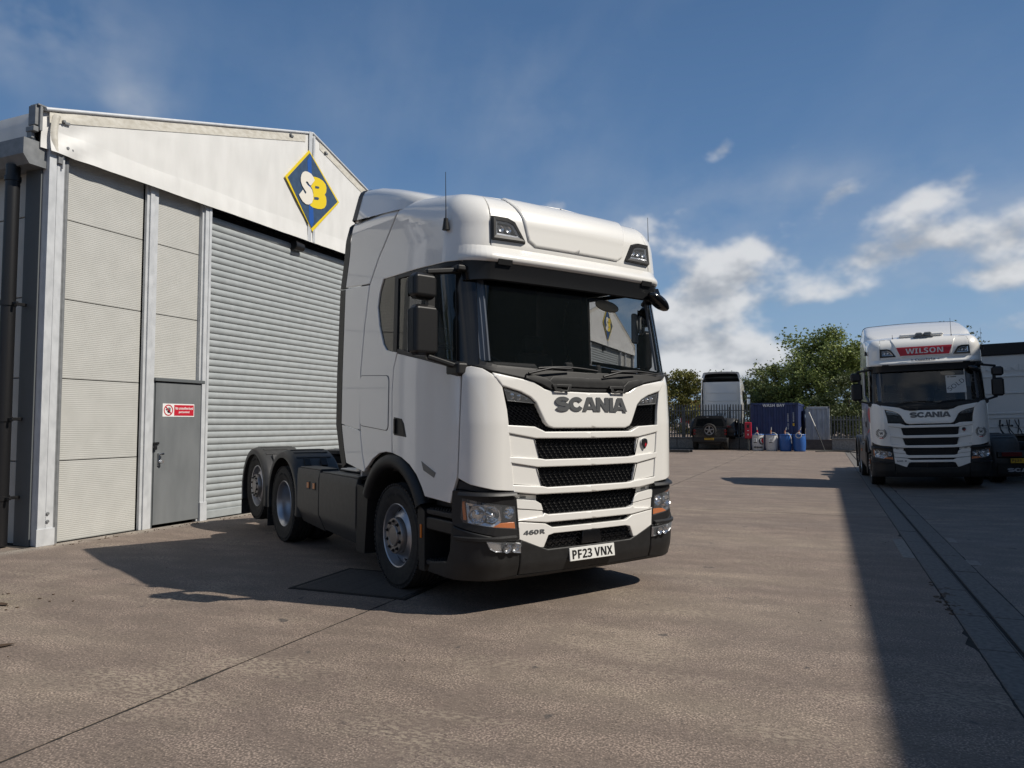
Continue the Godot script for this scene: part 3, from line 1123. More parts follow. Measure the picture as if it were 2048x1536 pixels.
		# fairing behind the cab
		kept("ext_u" + k, "side_fairing", paint, t, func(mb: MB):
			panel(mb, on_side([0.005, 3.60, -0.15, 3.455, -0.415, 3.205, -0.618, 2.935, -1.265, 2.965, -1.175, 3.45, -1.115, 3.64, -1.06, 3.68, -0.5, 3.68, -0.1, 3.66], s), cab, 0.0, 0.035, 0.008, 0.08)
			panel(mb, on_side([-0.62, 2.92, -0.716, 2.50, -0.78, 2.04, -0.786, 1.50, -0.78, 1.41, -1.285, 1.45, -1.275, 2.0, -1.265, 2.95], s), cab, 0.0, 0.035, 0.006, 0.08)
			panel(mb, on_side([-0.776, 1.40, -0.765, 1.35, -0.715, 1.16, -0.645, 1.01, -0.67, 0.985, -1.14, 1.035, -1.215, 1.22, -1.28, 1.44], s), cab, 0.0, 0.035, 0.006, 0.08))
		kept("ext_e" + k, "fairing_edge", M.paint if o.get("pale", false) else M.black, t, func(mb: MB):
			panel(mb, on_side([-1.275, 2.965, -1.185, 3.45, -1.125, 3.64, -1.07, 3.685, -1.22, 3.685, -1.28, 3.63, -1.34, 3.45, -1.43, 2.965], s), cab, -0.004, 0.04, 0.006, 0.2)
			panel(mb, on_side([-1.295, 1.43, -1.285, 2.0, -1.275, 2.945, -1.43, 2.945, -1.45, 2.0, -1.46, 1.43, -1.36, 1.16, -1.26, 0.97, -1.155, 1.02, -1.23, 1.22], s), cab, -0.004, 0.04, 0.006, 0.2))
		# wheel arch
		kept("arch" + k, "wheel_arch", M.bumper, t, func(mb: MB):
			var xf := Transform3D(Basis(Vector3(0, 0, 1), Vector3(0, 1.06, 0), Vector3(-s, 0, 0)), Vector3(-1.235 * s, 0.50, -0.02))
			mb.lathe([Vector2(0.60, -0.30), Vector2(0.735, -0.30), Vector2(0.735, -0.03), Vector2(0.72, 0.02), Vector2(0.66, 0.035), Vector2(0.615, 0.02), Vector2(0.60, -0.02), Vector2(0.60, -0.30)], xf, 28, deg_to_rad(28), deg_to_rad(152), 0.3)
			mb.lathe([Vector2(0.735, -0.35), Vector2(0.80, -0.35), Vector2(0.80, -0.06), Vector2(0.735, -0.05)], xf, 28, deg_to_rad(30), deg_to_rad(150), 0.3)
			mb.prism(pts([0.525, 0.86, 0.66, 0.80, 0.665, 0.28, 0.56, 0.28]), -1.24 * s, -0.95 * s, Transform3D(Basis(Vector3(0, 0, 1), Vector3(0, 1, 0), Vector3(1, 0, 0)), Vector3.ZERO))
			mb.prism(pts([-0.57, 0.86, -0.71, 0.92, -0.852, 0.93, -0.852, 0.24, -0.64, 0.24]), -1.235 * s, -0.95 * s, Transform3D(Basis(Vector3(0, 0, 1), Vector3(0, 1, 0), Vector3(1, 0, 0)), Vector3.ZERO)))
		kept("reflec" + k, "side_reflector", M.amber, t, func(mb: MB): mb.box(Vector3(-1.243 * s, 0.62, 0.60), Vector3(0.012, 0.12, 0.03), 0.004))
		# steps
		for st in [[0.80, "up"], [0.36, "lo"]]:
			var h: float = st[0]
			kept("step" + k + st[1], "step", M.trim, t, func(mb: MB):
				mb.box(Vector3(-1.08 * s, h, 0.90), Vector3(0.30, 0.05, 0.46), 0.012)
				for i in 6:
					for j in 9:
						mb.box(Vector3((-1.20 + i * 0.045) * s, h + 0.03, 0.71 + j * 0.046 + (0.02 if i % 2 else 0.0)), Vector3(0.018, 0.012, 0.024), 0.004))
		kept("stepwall" + k, "step_well", M.black, t, func(mb: MB):
			mb.box(Vector3(-0.92 * s, 0.66, 0.90), Vector3(0.03, 0.66, 0.50))
			mb.box(Vector3(-1.09 * s, 0.70, 0.90), Vector3(0.28, 0.12, 0.48), 0.02)
			mb.box(Vector3(-1.02 * s, 0.90, 0.90), Vector3(0.20, 0.12, 0.50), 0.01))
		# corner panel of the front
		kept("cpanel" + k, "corner_panel", paint, t, func(mb: MB):
			var p := half([0.815, 1.02, 0.88, 1.69, 0.92, 1.885, 0.99, 1.975, 1.08, 2.028, 1.17, 2.045], s)
			p.append_array(on_side([1.205, 2.03, 1.215, 1.60, 1.197, 1.12], s))
			p.append_array(half([1.20, 1.075, 1.0, 1.035], s))
			panel(mb, p, cab, 0.0, 0.03, 0.006, 0.05))
		# headlamp
		var box_ := half([1.375, 1.01, 1.29, 1.02, 0.795, 0.965, 0.765, 0.63, 0.95, 0.655, 1.36, 0.735, 1.385, 0.80], s)
		var eye := half([1.27, 0.958, 1.20, 0.952, 0.81, 0.895, 0.795, 0.705, 0.95, 0.725, 1.26, 0.765, 1.285, 0.80], s)
		var hl := kept("hl" + k, "headlight", M.black, t, func(mb: MB):
			ring(mb, box_, eye, cab, 0.004, 0.0)
			ring(mb, eye, shrink(eye, 0.006), cab, 0.0, -0.09)
			ring(mb, shrink(box_, -0.008), box_, cab, -0.05, 0.004)
			fill(mb, shrink(box_, 0.01), cab, -0.1)
			belt(mb, pts([0.0, 0.99, 0.028, 0.985, 0.02, 1.005, 0.0, 1.015]), 1.30 * s, 0.80 * s, 10, cab)
			panel(mb, half([1.36, 1.105, 1.20, 1.07, 1.0, 1.03, 0.81, 1.005, 0.80, 0.975, 1.29, 1.03, 1.37, 1.02], s), cab, -0.03, 0.05, 0.004))
		kept("hlrim" + k, "lamp_bezel", M.lamp_silver, hl, func(mb: MB):
			var e := half([1.245, 0.925, 1.0, 0.905, 0.95, 0.865, 0.935, 0.775, 0.985, 0.735, 1.06, 0.742, 1.225, 0.765], s)
			ring(mb, e, shrink(e, 0.022), cab, -0.012, -0.022)
			ring(mb, shrink(e, 0.022), shrink(e, 0.03), cab, -0.022, -0.052)
			var g := half([0.925, 0.895, 0.82, 0.885, 0.808, 0.79, 0.92, 0.785], s)
			ring(mb, g, shrink(g, 0.008), cab, -0.02, -0.07))
		kept("hlref" + k, "reflector", M.chrome, hl, func(mb: MB):
			for c in [[1.14, 0.835, 0.075], [1.02, 0.83, 0.06], [0.868, 0.845, 0.05]]:
				var b := cab(Vector2(c[0] * s, c[1]))
				var z: Vector3 = b[1]
				var x := Vector3.UP.cross(z).normalized()
				var xf := Transform3D(Basis(x, z.cross(x), z), b[0] - z * 0.052)
				var r: float = c[2]
				mb.lathe([Vector2(r, 0.05), Vector2(r * 0.85, 0.028), Vector2(r * 0.55, 0.008), Vector2(r * 0.25, 0.0), Vector2(r * 0.25, 0.035), Vector2(0.0, 0.045)], xf, 14)
			for i in 4:
				var b := cab(Vector2((1.17 - i * 0.06) * s, 0.785))
				mb.box(b[0] - b[1] * 0.036, Vector3(0.035, 0.03, 0.03), 0.006))
		kept("hlback" + k, "lamp_cell", M.hub_steel, hl, func(mb: MB): fill(mb, shrink(eye, 0.012), cab, -0.052))
		kept("ind1" + k, "indicator", M.amber, hl, func(mb: MB):
			panel(mb, half([1.015, 0.733, 0.945, 0.762, 0.81, 0.765, 0.80, 0.712, 0.95, 0.728], s), cab, -0.006, 0.03, 0.004)
			panel(mb, half([1.283, 0.935, 1.255, 0.935, 1.235, 0.785, 1.265, 0.785], s), cab, -0.004, 0.04, 0.004))
		kept("hlgl" + k, "lamp_glass", M.lamp_glass, hl, func(mb: MB): fill(mb, eye, cab, 0.003))
		# lamps set under the top panel, with black mesh below them
		var ul := half([0.905, 1.872, 0.73, 1.832, 0.645, 1.795, 0.58, 1.745, 0.872, 1.765], s)
		var ud := kept("ul" + k, "upper_lamp", M.black, t, func(mb: MB):
			ring(mb, ul, shrink(ul, 0.01), cab, -0.005, -0.012)
			ring(mb, shrink(ul, 0.01), shrink(ul, 0.012), cab, -0.012, -0.07)
			fill(mb, ul, cab, -0.075))
		kept("ulp" + k, "lamp_cell", M.hub_steel, ud, func(mb: MB): fill(mb, shrink(ul, 0.014), cab, -0.058))
		kept("ulr" + k, "reflector", M.chrome, ud, func(mb: MB):
			for c in [[0.82, 1.808], [0.755, 1.80], [0.69, 1.79]]:
				var b := cab(Vector2(c[0] * s, c[1]))
				var z: Vector3 = b[1]
				var x := Vector3.UP.cross(z).normalized()
				mb.lathe([Vector2(0.03, 0.03), Vector2(0.024, 0.012), Vector2(0.012, 0.0), Vector2(0.0, 0.0)], Transform3D(Basis(x, z.cross(x), z), b[0] - z * 0.055), 10)
			panel(mb, half([0.89, 1.86, 0.73, 1.825, 0.66, 1.795, 0.66, 1.787, 0.73, 1.815, 0.888, 1.85], s), cab, -0.012, 0.02, 0.002))
		kept("ulg" + k, "lamp_glass", M.lamp_glass, ud, func(mb: MB): fill(mb, ul, cab, -0.006))
		kept("umesh" + k, "air_mesh", M.black_gloss, t, func(mb: MB):
			fill(mb, half([0.90, 1.775, 0.58, 1.75, 0.44, 1.56, 0.44, 1.49, 0.89, 1.56], s), cab, -0.05)
			honeycomb(mb, 1.555, 1.745, 0.85, 0.865, -0.03, 0.46, 0.56, s, 0.02, 0.0115))
		# flats beside the grille
		for f in [[1.308, 1.492, 1.268, 1.448, 0.862, 0.872, 0.555, 0.60], [1.078, 1.248, 1.045, 1.205, 0.835, 0.852, 0.53, 0.578]]:
			kept("flat%s%.2f" % [k, f[0]], "grille_flank", paint, t, func(mb: MB):
				panel(mb, half([f[5], f[1], f[7], f[3], f[6], f[2], f[4], f[0]], s), cab, -0.012, 0.03, 0.004))
		kept("lowflank" + k, "grille_flank", paint, t, func(mb: MB):
			panel(mb, half([0.80, 0.955, 0.60, 0.93, 0.545, 0.90, 0.525, 0.845, 0.785, 0.875], s), cab, -0.002, 0.03, 0.004)
			panel(mb, half([0.784, 0.868, 0.523, 0.838, 0.50, 0.78, 0.777, 0.785], s), cab, -0.008, 0.03, 0.004))
		kept("slot" + k, "grille_shelf", paint, t, func(mb: MB): panel(mb, half([0.80, 0.99, 0.57, 0.97, 0.57, 0.925, 0.80, 0.955], s), cab, -0.045, 0.02, 0.0))
		kept("slotd" + k, "air_slot", M.black, t, func(mb: MB):
			panel(mb, half([0.735, 0.975, 0.675, 0.968, 0.675, 0.962, 0.735, 0.969], s), cab, -0.042, 0.01, 0.0)
			panel(mb, half([0.735, 0.963, 0.675, 0.956, 0.675, 0.950, 0.735, 0.957], s), cab, -0.042, 0.01, 0.0))
		# fog lamp in the bumper
		var fo := half([1.08, 0.635, 0.765, 0.598, 0.76, 0.508, 1.0, 0.535, 1.045, 0.56], s)
		if o.get("fog", true):
			var fl := kept("fog" + k, "fog_light", M.lamp_silver, t, func(mb: MB):
				ring(mb, fo, shrink(fo, 0.008), cab, 0.012, 0.030)
				ring(mb, shrink(fo, 0.008), shrink(fo, 0.016), cab, 0.030, 0.020)
				fill(mb, shrink(fo, 0.012), cab, 0.015)
				panel(mb, half([1.07, 0.625, 0.975, 0.612, 0.96, 0.545, 1.0, 0.548, 1.04, 0.57], s), cab, 0.026, 0.012, 0.004)
				var b := cab(Vector2(0.875 * s, 0.565))
				var z: Vector3 = b[1]
				var x := Vector3.UP.cross(z).normalized()
				for i in 2:
					mb.lathe([Vector2(0.038, 0.03), Vector2(0.03, 0.01), Vector2(0.012, 0.0), Vector2(0.012, 0.02), Vector2(0, 0.022)], Transform3D(Basis(x, z.cross(x), z), b[0] + z * 0.014 + x * (i * 0.075 - 0.03)), 12))
			kept("fogd" + k, "lamp_cell", M.lamp_dark, fl, func(mb: MB): panel(mb, half([0.95, 0.612, 0.79, 0.595, 0.80, 0.525, 0.945, 0.545], s), cab, 0.0185, 0.006, 0.002))
			kept("fogg" + k, "lamp_glass", M.lamp_glass, fl, func(mb: MB): fill(mb, shrink(fo, 0.006), cab, 0.034))
		# mirrors on their arms; the one on the truck's left is folded in against the pillar
		var mx := 1.475 if s > 0 or not o.get("folded", false) else 1.285
		var mz := 1.06 if s > 0 or not o.get("folded", false) else 0.86
		var mw := 0.245 if s > 0 or not o.get("folded", false) else 0.13
		if o.get("folded", false):
			k += "f"
		var mi := kept("mir" + k, "mirror", M.mirror_black, t, func(mb: MB):
			mirror_shell(mb, Vector3(-mx * s, 2.335, mz), Vector3(mw, 0.42, 0.15), s)
			mirror_shell(mb, Vector3(-(mx + 0.01) * s, 2.70, mz), Vector3(mw - 0.01, 0.215, 0.15), s))
		kept("mirarm" + k, "mirror_arm", M.black, mi, func(mb: MB):
			mb.bar(Vector3(-1.14 * s, 2.87, 1.09), Vector3(-(mx - 0.015) * s, 2.825, mz), 0.07, 0.05, Vector3.UP, 0.015)
			mb.box(Vector3(-1.15 * s, 2.88, 1.09), Vector3(0.12, 0.06, 0.16), 0.02))
		kept("mirarm2" + k, "mirror_arm", M.black, mi, func(mb: MB):
			mb.bar(Vector3(-1.17 * s, 2.03, 1.16), Vector3(-(mx - 0.025) * s, 2.12, mz + 0.01), 0.08, 0.045, Vector3.UP, 0.015)
			mb.box(Vector3(-1.19 * s, 2.02, 1.13), Vector3(0.12, 0.12, 0.22), 0.03))
		kept("mirstem" + k, "mirror_stem", M.black, mi, func(mb: MB):
			mb.bar(Vector3(-(mx - 0.06) * s, 2.53, mz), Vector3(-(mx - 0.06) * s, 2.62, mz), 0.06, 0.06))
		kept("mirgl" + k, "mirror_glass", M.chrome, mi, func(mb: MB):
			mb.box(Vector3(-mx * s, 2.335, mz - 0.082), Vector3(mw - 0.045, 0.36, 0.004))
			mb.box(Vector3(-(mx + 0.01) * s, 2.70, mz - 0.082), Vector3(mw - 0.055, 0.16, 0.004)))
		# wipers' side of things below: chassis pieces
		skirts(t, s, k)
	kept("fmir", "front_mirror", M.black_gloss, t, func(mb: MB):
		var c := cab_p(-1.05, 2.80) + Vector3(-0.05, -0.03, 0.15)
		mb.sheet(func(i: float, j: float):
			var a: float = TAU * i
			var b: float = PI * (j - 0.5)
			return c + Basis(Vector3(0, 0, 1), -0.5) * Vector3(0.15 * cos(b) * cos(a), 0.06 * cos(b) * sin(a), 0.075 * sin(b)), 18, 9, true)
		mb.bar(c + Vector3(0, 0.03, 0), cab_p(-1.05, 2.90) + Vector3(0, 0, 0.06), 0.05, 0.04))
	# windscreen
	kept("screen", "windscreen", M.screen_glass, t, func(mb: MB): fill(mb, both([0.0, 2.0, 0.95, 2.03, 1.10, 2.07, 1.13, 2.15, 1.10, 2.85, 1.05, 2.90, 0.0, 2.90]), cab, -0.018, 0.08))
	kept("scrim", "windscreen_seal", M.black, t, func(mb: MB):
		var a := both([0.0, 1.985, 0.95, 2.015, 1.115, 2.05, 1.15, 2.14, 1.115, 2.87, 1.05, 2.93, 0.0, 2.93])
		var b := both([0.0, 2.03, 0.94, 2.065, 1.08, 2.095, 1.115, 2.15, 1.085, 2.85, 1.04, 2.87, 0.0, 2.87])
		ring(mb, a, b, cab, -0.014, -0.016))
	kept("cowl", "windscreen_cowl", M.bumper, t, func(mb: MB):
		panel(mb, both([0.0, 2.035, 0.95, 2.045, 1.10, 2.06, 1.17, 2.055, 1.0, 2.005, 0.60, 1.945, 0.49, 1.885, 0.40, 1.868, 0.0, 1.862]), cab, 0.0, 0.05, 0.008)
		panel(mb, both([0.0, 1.985, 0.40, 1.985, 0.47, 1.93, 0.44, 1.90, 0.0, 1.895]), cab, 0.012, 0.02, 0.006)
		for s in [1.0, -1.0]:
			panel(mb, half([0.68, 1.995, 0.48, 1.965, 0.38, 1.895, 0.30, 1.865, 0.44, 1.868, 0.53, 1.91, 0.70, 1.955], s), cab, 0.022, 0.03, 0.006)
			panel(mb, half([0.43, 1.905, 0.40, 1.905, 0.385, 1.868, 0.275, 1.866, 0.26, 1.905, 0.23, 1.905, 0.25, 1.850, 0.41, 1.850], s), cab, 0.036, 0.012, 0.005)
			panel(mb, half([0.435, 1.915, 0.225, 1.915, 0.225, 1.89, 0.435, 1.89], s), cab, 0.034, 0.03, 0.006))
	for wp in [[0.55, -0.12], [-0.28, -0.92]]:
		kept("wiper%.2f" % wp[0], "wiper", M.black, t, func(mb: MB):
			var a := cab_p(wp[0] + 0.12, 2.0) + Vector3(0, 0.0, 0.03)
			var b := cab_p(lerpf(wp[0], wp[1], 0.5), 2.055) + Vector3(0, 0, 0.04)
			mb.tube(PackedVector3Array([a, a.lerp(b, 0.5) + Vector3(0, 0.025, 0.02), b]), 0.012, 0.009, 6)
			var p := PackedVector3Array()
			for i in 9:
				p.append(cab_p(lerpf(wp[0], wp[1], i / 8.0), 2.05 + 0.02 * sin(PI * i / 8.0)) + Vector3(0, 0, 0.012))
			mb.tube(p, 0.011, 0.008, 6))
	# top panel with the lettering
	kept("bonnet", "front_panel", paint, t, func(mb: MB):
		panel(mb, both([0.0, 1.852, 0.41, 1.858, 0.50, 1.872, 0.61, 1.932, 1.0, 1.995, 0.985, 1.96, 0.925, 1.888, 0.745, 1.842, 0.65, 1.80, 0.595, 1.755, 0.505, 1.585, 0.475, 1.555, 0.42, 1.538, 0.0, 1.538]), cab, 0.012, 0.05, 0.014, 0.06))
	kept("cmesh", "air_mesh", M.black_gloss, t, func(mb: MB):
		fill(mb, both([0.0, 1.56, 0.56, 1.56, 0.56, 1.48, 0.0, 1.48]), cab, -0.05)
		honeycomb(mb, 1.505, 1.545, 0.5, 0.5, -0.02, 0, 0, 0.0, 0.02, 0.0125))
	# white bars and the three openings between them
	kept("bar1", "grille_bar", paint, t, func(mb: MB):
		panel(mb, both([0.0, 1.508, 0.50, 1.508, 0.555, 1.53, 0.61, 1.552, 0.885, 1.565, 0.876, 1.497, 0.60, 1.452, 0.0, 1.448]), cab, 0.006, 0.05, 0.012))
	kept("bar2", "grille_bar", paint, t, func(mb: MB):
		panel(mb, both([0.0, 1.272, 0.50, 1.272, 0.555, 1.282, 0.861, 1.304, 0.853, 1.252, 0.58, 1.21, 0.0, 1.208]), cab, 0.006, 0.05, 0.010))
	kept("bar3", "grille_bar", paint, t, func(mb: MB):
		panel(mb, both([0.0, 1.036, 0.48, 1.036, 0.53, 1.048, 0.834, 1.072, 0.815, 1.008, 0.60, 0.982, 0.0, 0.974]), cab, 0.008, 0.06, 0.012))
	kept("bar4", "grille_bar", paint, t, func(mb: MB):
		panel(mb, both([0.0, 0.806, 0.47, 0.806, 0.515, 0.822, 0.535, 0.80, 0.78, 0.782, 0.778, 0.772, 0.50, 0.742, 0.0, 0.742]), cab, 0.010, 0.05, 0.010))
	for g in [[1.272, 1.452, 0.55, 0.605], [1.036, 1.212, 0.525, 0.585], [0.806, 0.965, 0.51, 0.56]]:
		kept("gr%.2f" % g[0], "grille_mesh", M.black_gloss, t, func(mb: MB):
			fill(mb, pts([g[2], g[0], g[3], g[1], -g[3], g[1], -g[2], g[0]]), cab, -0.07)
			honeycomb(mb, g[0], g[1], g[2], g[3], -0.03)
			var e := pts([g[2], g[0], g[3], g[1], -g[3], g[1], -g[2], g[0]])
			ring(mb, shrink(e, -0.006), shrink(e, 0.002), cab, -0.004, -0.05))
	kept("gr4", "grille_mesh", M.black_gloss, t, func(mb: MB):
		fill(mb, both([0.0, 0.75, 0.51, 0.75, 0.44, 0.695, 0.0, 0.695]), cab, -0.05)
		honeycomb(mb, 0.70, 0.745, 0.45, 0.50, -0.02))
	kept("lowpanel", "lower_panel", paint, t, func(mb: MB):
		panel(mb, both([0.0, 0.695, 0.43, 0.695, 0.505, 0.732, 0.776, 0.764, 0.768, 0.62, 0.56, 0.535, 0.52, 0.535, 0.475, 0.632, 0.42, 0.645, 0.0, 0.645]), cab, 0.006, 0.05, 0.007))
	kept("gr5", "bumper_mesh", M.black_gloss, t, func(mb: MB):
		fill(mb, both([0.0, 0.66, 0.50, 0.66, 0.57, 0.50, 0.0, 0.50]), cab, -0.04)
		honeycomb(mb, 0.515, 0.64, 0.545, 0.47, -0.012, 0, 0, 0.0, 0.032, 0.018)
		panel(mb, both([0.0, 0.645, 0.10, 0.645, 0.115, 0.53, 0.0, 0.53]), cab, 0.008, 0.04, 0.008))
	# bumper
	kept("bump", "bumper", M.bumper, t, func(mb: MB):
		panel(mb, both([0.0, 0.515, 0.48, 0.515, 0.755, 0.62, 0.755, 0.32, 0.0, 0.31]), cab, 0.012, 0.12, 0.012)
		for s in [1.0, -1.0]:
			panel(mb, half([0.763, 0.622, 0.95, 0.645, 1.36, 0.725, 1.39, 0.68, 1.40, 0.52, 1.44, 0.42, 1.72, 0.36, 1.74, 0.27, 1.33, 0.285, 1.0, 0.30, 0.763, 0.318], s), cab, 0.012, 0.14, 0.012)
			belt(mb, pts([0.0, 0.61, 0.03, 0.622, 0.032, 0.645, 0.0, 0.66]), 1.34 * s, 0.80 * s, 12, cab, func(q: float): return 1.0)
		belt(mb, pts([-0.12, 0.31, 0.012, 0.32, 0.006, 0.296, -0.12, 0.286]), -1.5, 1.5, 40, cab))
	if o.get("plate", ""):
		var np := kept("plate", "number_plate", M.plate_white, t, func(mb: MB): mb.box(Vector3(0, 0.437, 1.462), Vector3(0.52, 0.112, 0.014), 0.003, Basis(Vector3.RIGHT, -0.12)))
		words("lettering", o.plate, np, M.ink, Transform3D(Basis(Vector3.RIGHT, -0.12), Vector3(0, 0.437, 1.4705)), 0.465, 0.076, 0.003)
	var tilt := Basis(Vector3.RIGHT, -0.04)
	block_words("maker_lettering", "SCANIA", t, M.letter_grey, Transform3D(tilt, Vector3(0.015, 1.737, 1.4585)), 0.84, 0.128, 0.006)
	if o.get("badge", true):
		var em := kept("crest", "front_badge", M.chrome, t, func(mb: MB):
			var b := cab_p(-0.68, 1.385)
			mb.prism(rounded(pts([0.0, -0.055, 0.042, 0.0, 0.038, 0.045, 0.0, 0.055, -0.038, 0.045, -0.042, 0.0]), 0.02), 0.0, 0.018, Transform3D(Basis(), b + Vector3(0, 0, -0.012))))
		kept("crest2", "badge_field", M.ink, em, func(mb: MB):
			var b := cab_p(-0.68, 1.385)
			mb.prism(rounded(pts([0.0, -0.045, 0.034, 0.0, 0.03, 0.036, 0.0, 0.046, -0.03, 0.036, -0.034, 0.0]), 0.016), 0.018, 0.021, Transform3D(Basis(), b + Vector3(0, 0, -0.012))))
		kept("crest3", "badge_field", M.ink_red, em, func(mb: MB):
			var b := cab_p(-0.68, 1.385)
			mb.prism(pts([0.004, -0.03, 0.026, -0.004, 0.012, 0.012, 0.0, -0.004]), 0.021, 0.023, Transform3D(Basis(), b + Vector3(0, 0, -0.012))))
	if o.get("power", ""):
		words("model_lettering", o.power, t, M.letter_grey, Transform3D(Basis(Vector3.UP, -0.05), cab_p(0.622, 0.672) + Vector3(0, 0, 0.008)), 0.215, 0.036, 0.005)
	if o.get("fairing", true):
		roof_fairing(t, o.get("pale", false))
	else:
		kept("backband", "added_roof_band", M.black, t, func(mb: MB): mb.box(Vector3(0, 3.66, -0.98), Vector3(2.36, 0.36, 0.10), 0.03))  # added black box, stands in for the dark band at the roof's rear
	chassis(t, o)


func mirror_shell(mb: MB, c: Vector3, size: Vector3, s: float) -> void:
	mb.box(c, size, 0.042, Basis(Vector3.UP, 0.10 * s))


func cab_interior(t: Node3D) -> void:
	kept("dash", "dashboard", M.interior, t, func(mb: MB):
		mb.sheet(func(i: float, j: float):
			var x := lerpf(-1.12, 1.12, i)
			var prof := [Vector2(1.36, 1.93), Vector2(1.25, 2.02), Vector2(1.0, 2.03), Vector2(0.85, 1.99), Vector2(0.80, 1.85), Vector2(0.84, 1.5), Vector2(0.9, 1.3)]
			var p: Vector2 = prof[int(round(j * 6))]
			var k := 1.0 - 0.10 * absf(x) * absf(x)
			return Vector3(x, p.y, p.x * (k if p.x > 1.1 else 1.0)), 20, 6, true)
		mb.box(Vector3(-0.55, 2.06, 0.98), Vector3(0.5, 0.10, 0.22), 0.03)
		mb.box(Vector3(0.05, 2.08, 1.08), Vector3(0.10, 0.12, 0.06), 0.02)
		mb.box(Vector3(0.45, 2.07, 1.05), Vector3(0.07, 0.13, 0.05), 0.02))
	kept("swheel", "steering_wheel", M.black, t, func(mb: MB):
		var xf := Transform3D(Basis(Vector3.RIGHT, -0.7), Vector3(-0.58, 2.06, 0.66))
		var p := PackedVector3Array()
		for i in 25:
			p.append(xf * Vector3(0.225 * cos(TAU * i / 24), 0.225 * sin(TAU * i / 24), 0))
		mb.tube(p, 0.016, 0.016, 7, false)
		mb.box(xf * Vector3(0, 0, -0.02), Vector3(0.13, 0.13, 0.05), 0.02, xf.basis)
		mb.bar(xf * Vector3(-0.22, 0, 0), xf * Vector3(0.22, 0, 0), 0.03, 0.02)
		mb.bar(xf * Vector3(0, 0, -0.02), xf * Vector3(0, -0.1, -0.35), 0.08, 0.08))
	for s in [-1.0, 1.0]:
		kept("seat%d" % s, "seat", M.interior_grey, t, func(mb: MB):
			mb.box(Vector3(0.60 * s, 1.62, 0.12), Vector3(0.52, 0.16, 0.52), 0.06)
			mb.box(Vector3(0.60 * s, 2.0, -0.17), Vector3(0.50, 0.72, 0.15), 0.06, Basis(Vector3.RIGHT, -0.12))
			mb.box(Vector3(0.60 * s, 2.46, -0.23), Vector3(0.27, 0.20, 0.10), 0.04, Basis(Vector3.RIGHT, -0.12))
			mb.box(Vector3(0.60 * s, 1.35, 0.12), Vector3(0.35, 0.4, 0.35), 0.02))
	kept("bunk", "bunk", M.interior_grey, t, func(mb: MB): mb.box(Vector3(0, 1.68, -0.6), Vector3(2.1, 0.3, 0.5), 0.05))
	kept("curtn", "curtain", M.curtain, t, func(mb: MB):
		mb.sheet(func(i: float, j: float):
			var c := cab_p(lerpf(1.10, 0.99, i), lerpf(2.10, 2.86, j))
			return c + Vector3(0.03, 0, -0.06 + 0.012 * sin(i * 18.0)), 24, 6)
		mb.sheet(func(i: float, j: float):
			var c := cab_p(lerpf(-1.10, -1.04, i), lerpf(2.10, 2.86, j))
			return c + Vector3(-0.03, 0, -0.06 + 0.012 * sin(i * 18.0)), 16, 6))
	kept("imirror", "interior_mirror", M.cream_cloth, t, func(mb: MB):
		mb.sheet(func(i: float, j: float):
			var a: float = TAU * i
			var b: float = PI * (j - 0.5)
			return Vector3(0.47, 2.70, 1.16) + Basis(Vector3(0, 0, 1), -0.12) * Vector3(0.155 * cos(b) * cos(a), 0.055 * cos(b) * sin(a), 0.03 * sin(b)), 16, 8, true))
	kept("console", "pillar_console", M.steel_grey, t, func(mb: MB):
		mb.box(Vector3(0.985, 2.56, 1.10), Vector3(0.11, 0.19, 0.03), 0.012, Basis(Vector3.UP, 0.5))
		mb.box(Vector3(0.90, 2.52, 1.10), Vector3(0.10, 0.30, 0.05), 0.012, Basis(Vector3.UP, 0.5)))
	kept("cspk", "console_dial", M.black, t, func(mb: MB):
		for h in [2.605, 2.52]:
			mb.tube(PackedVector3Array([Vector3(0.988, h, 1.115), Vector3(0.998, h, 1.128)]), 0.036, 0.036, 12))


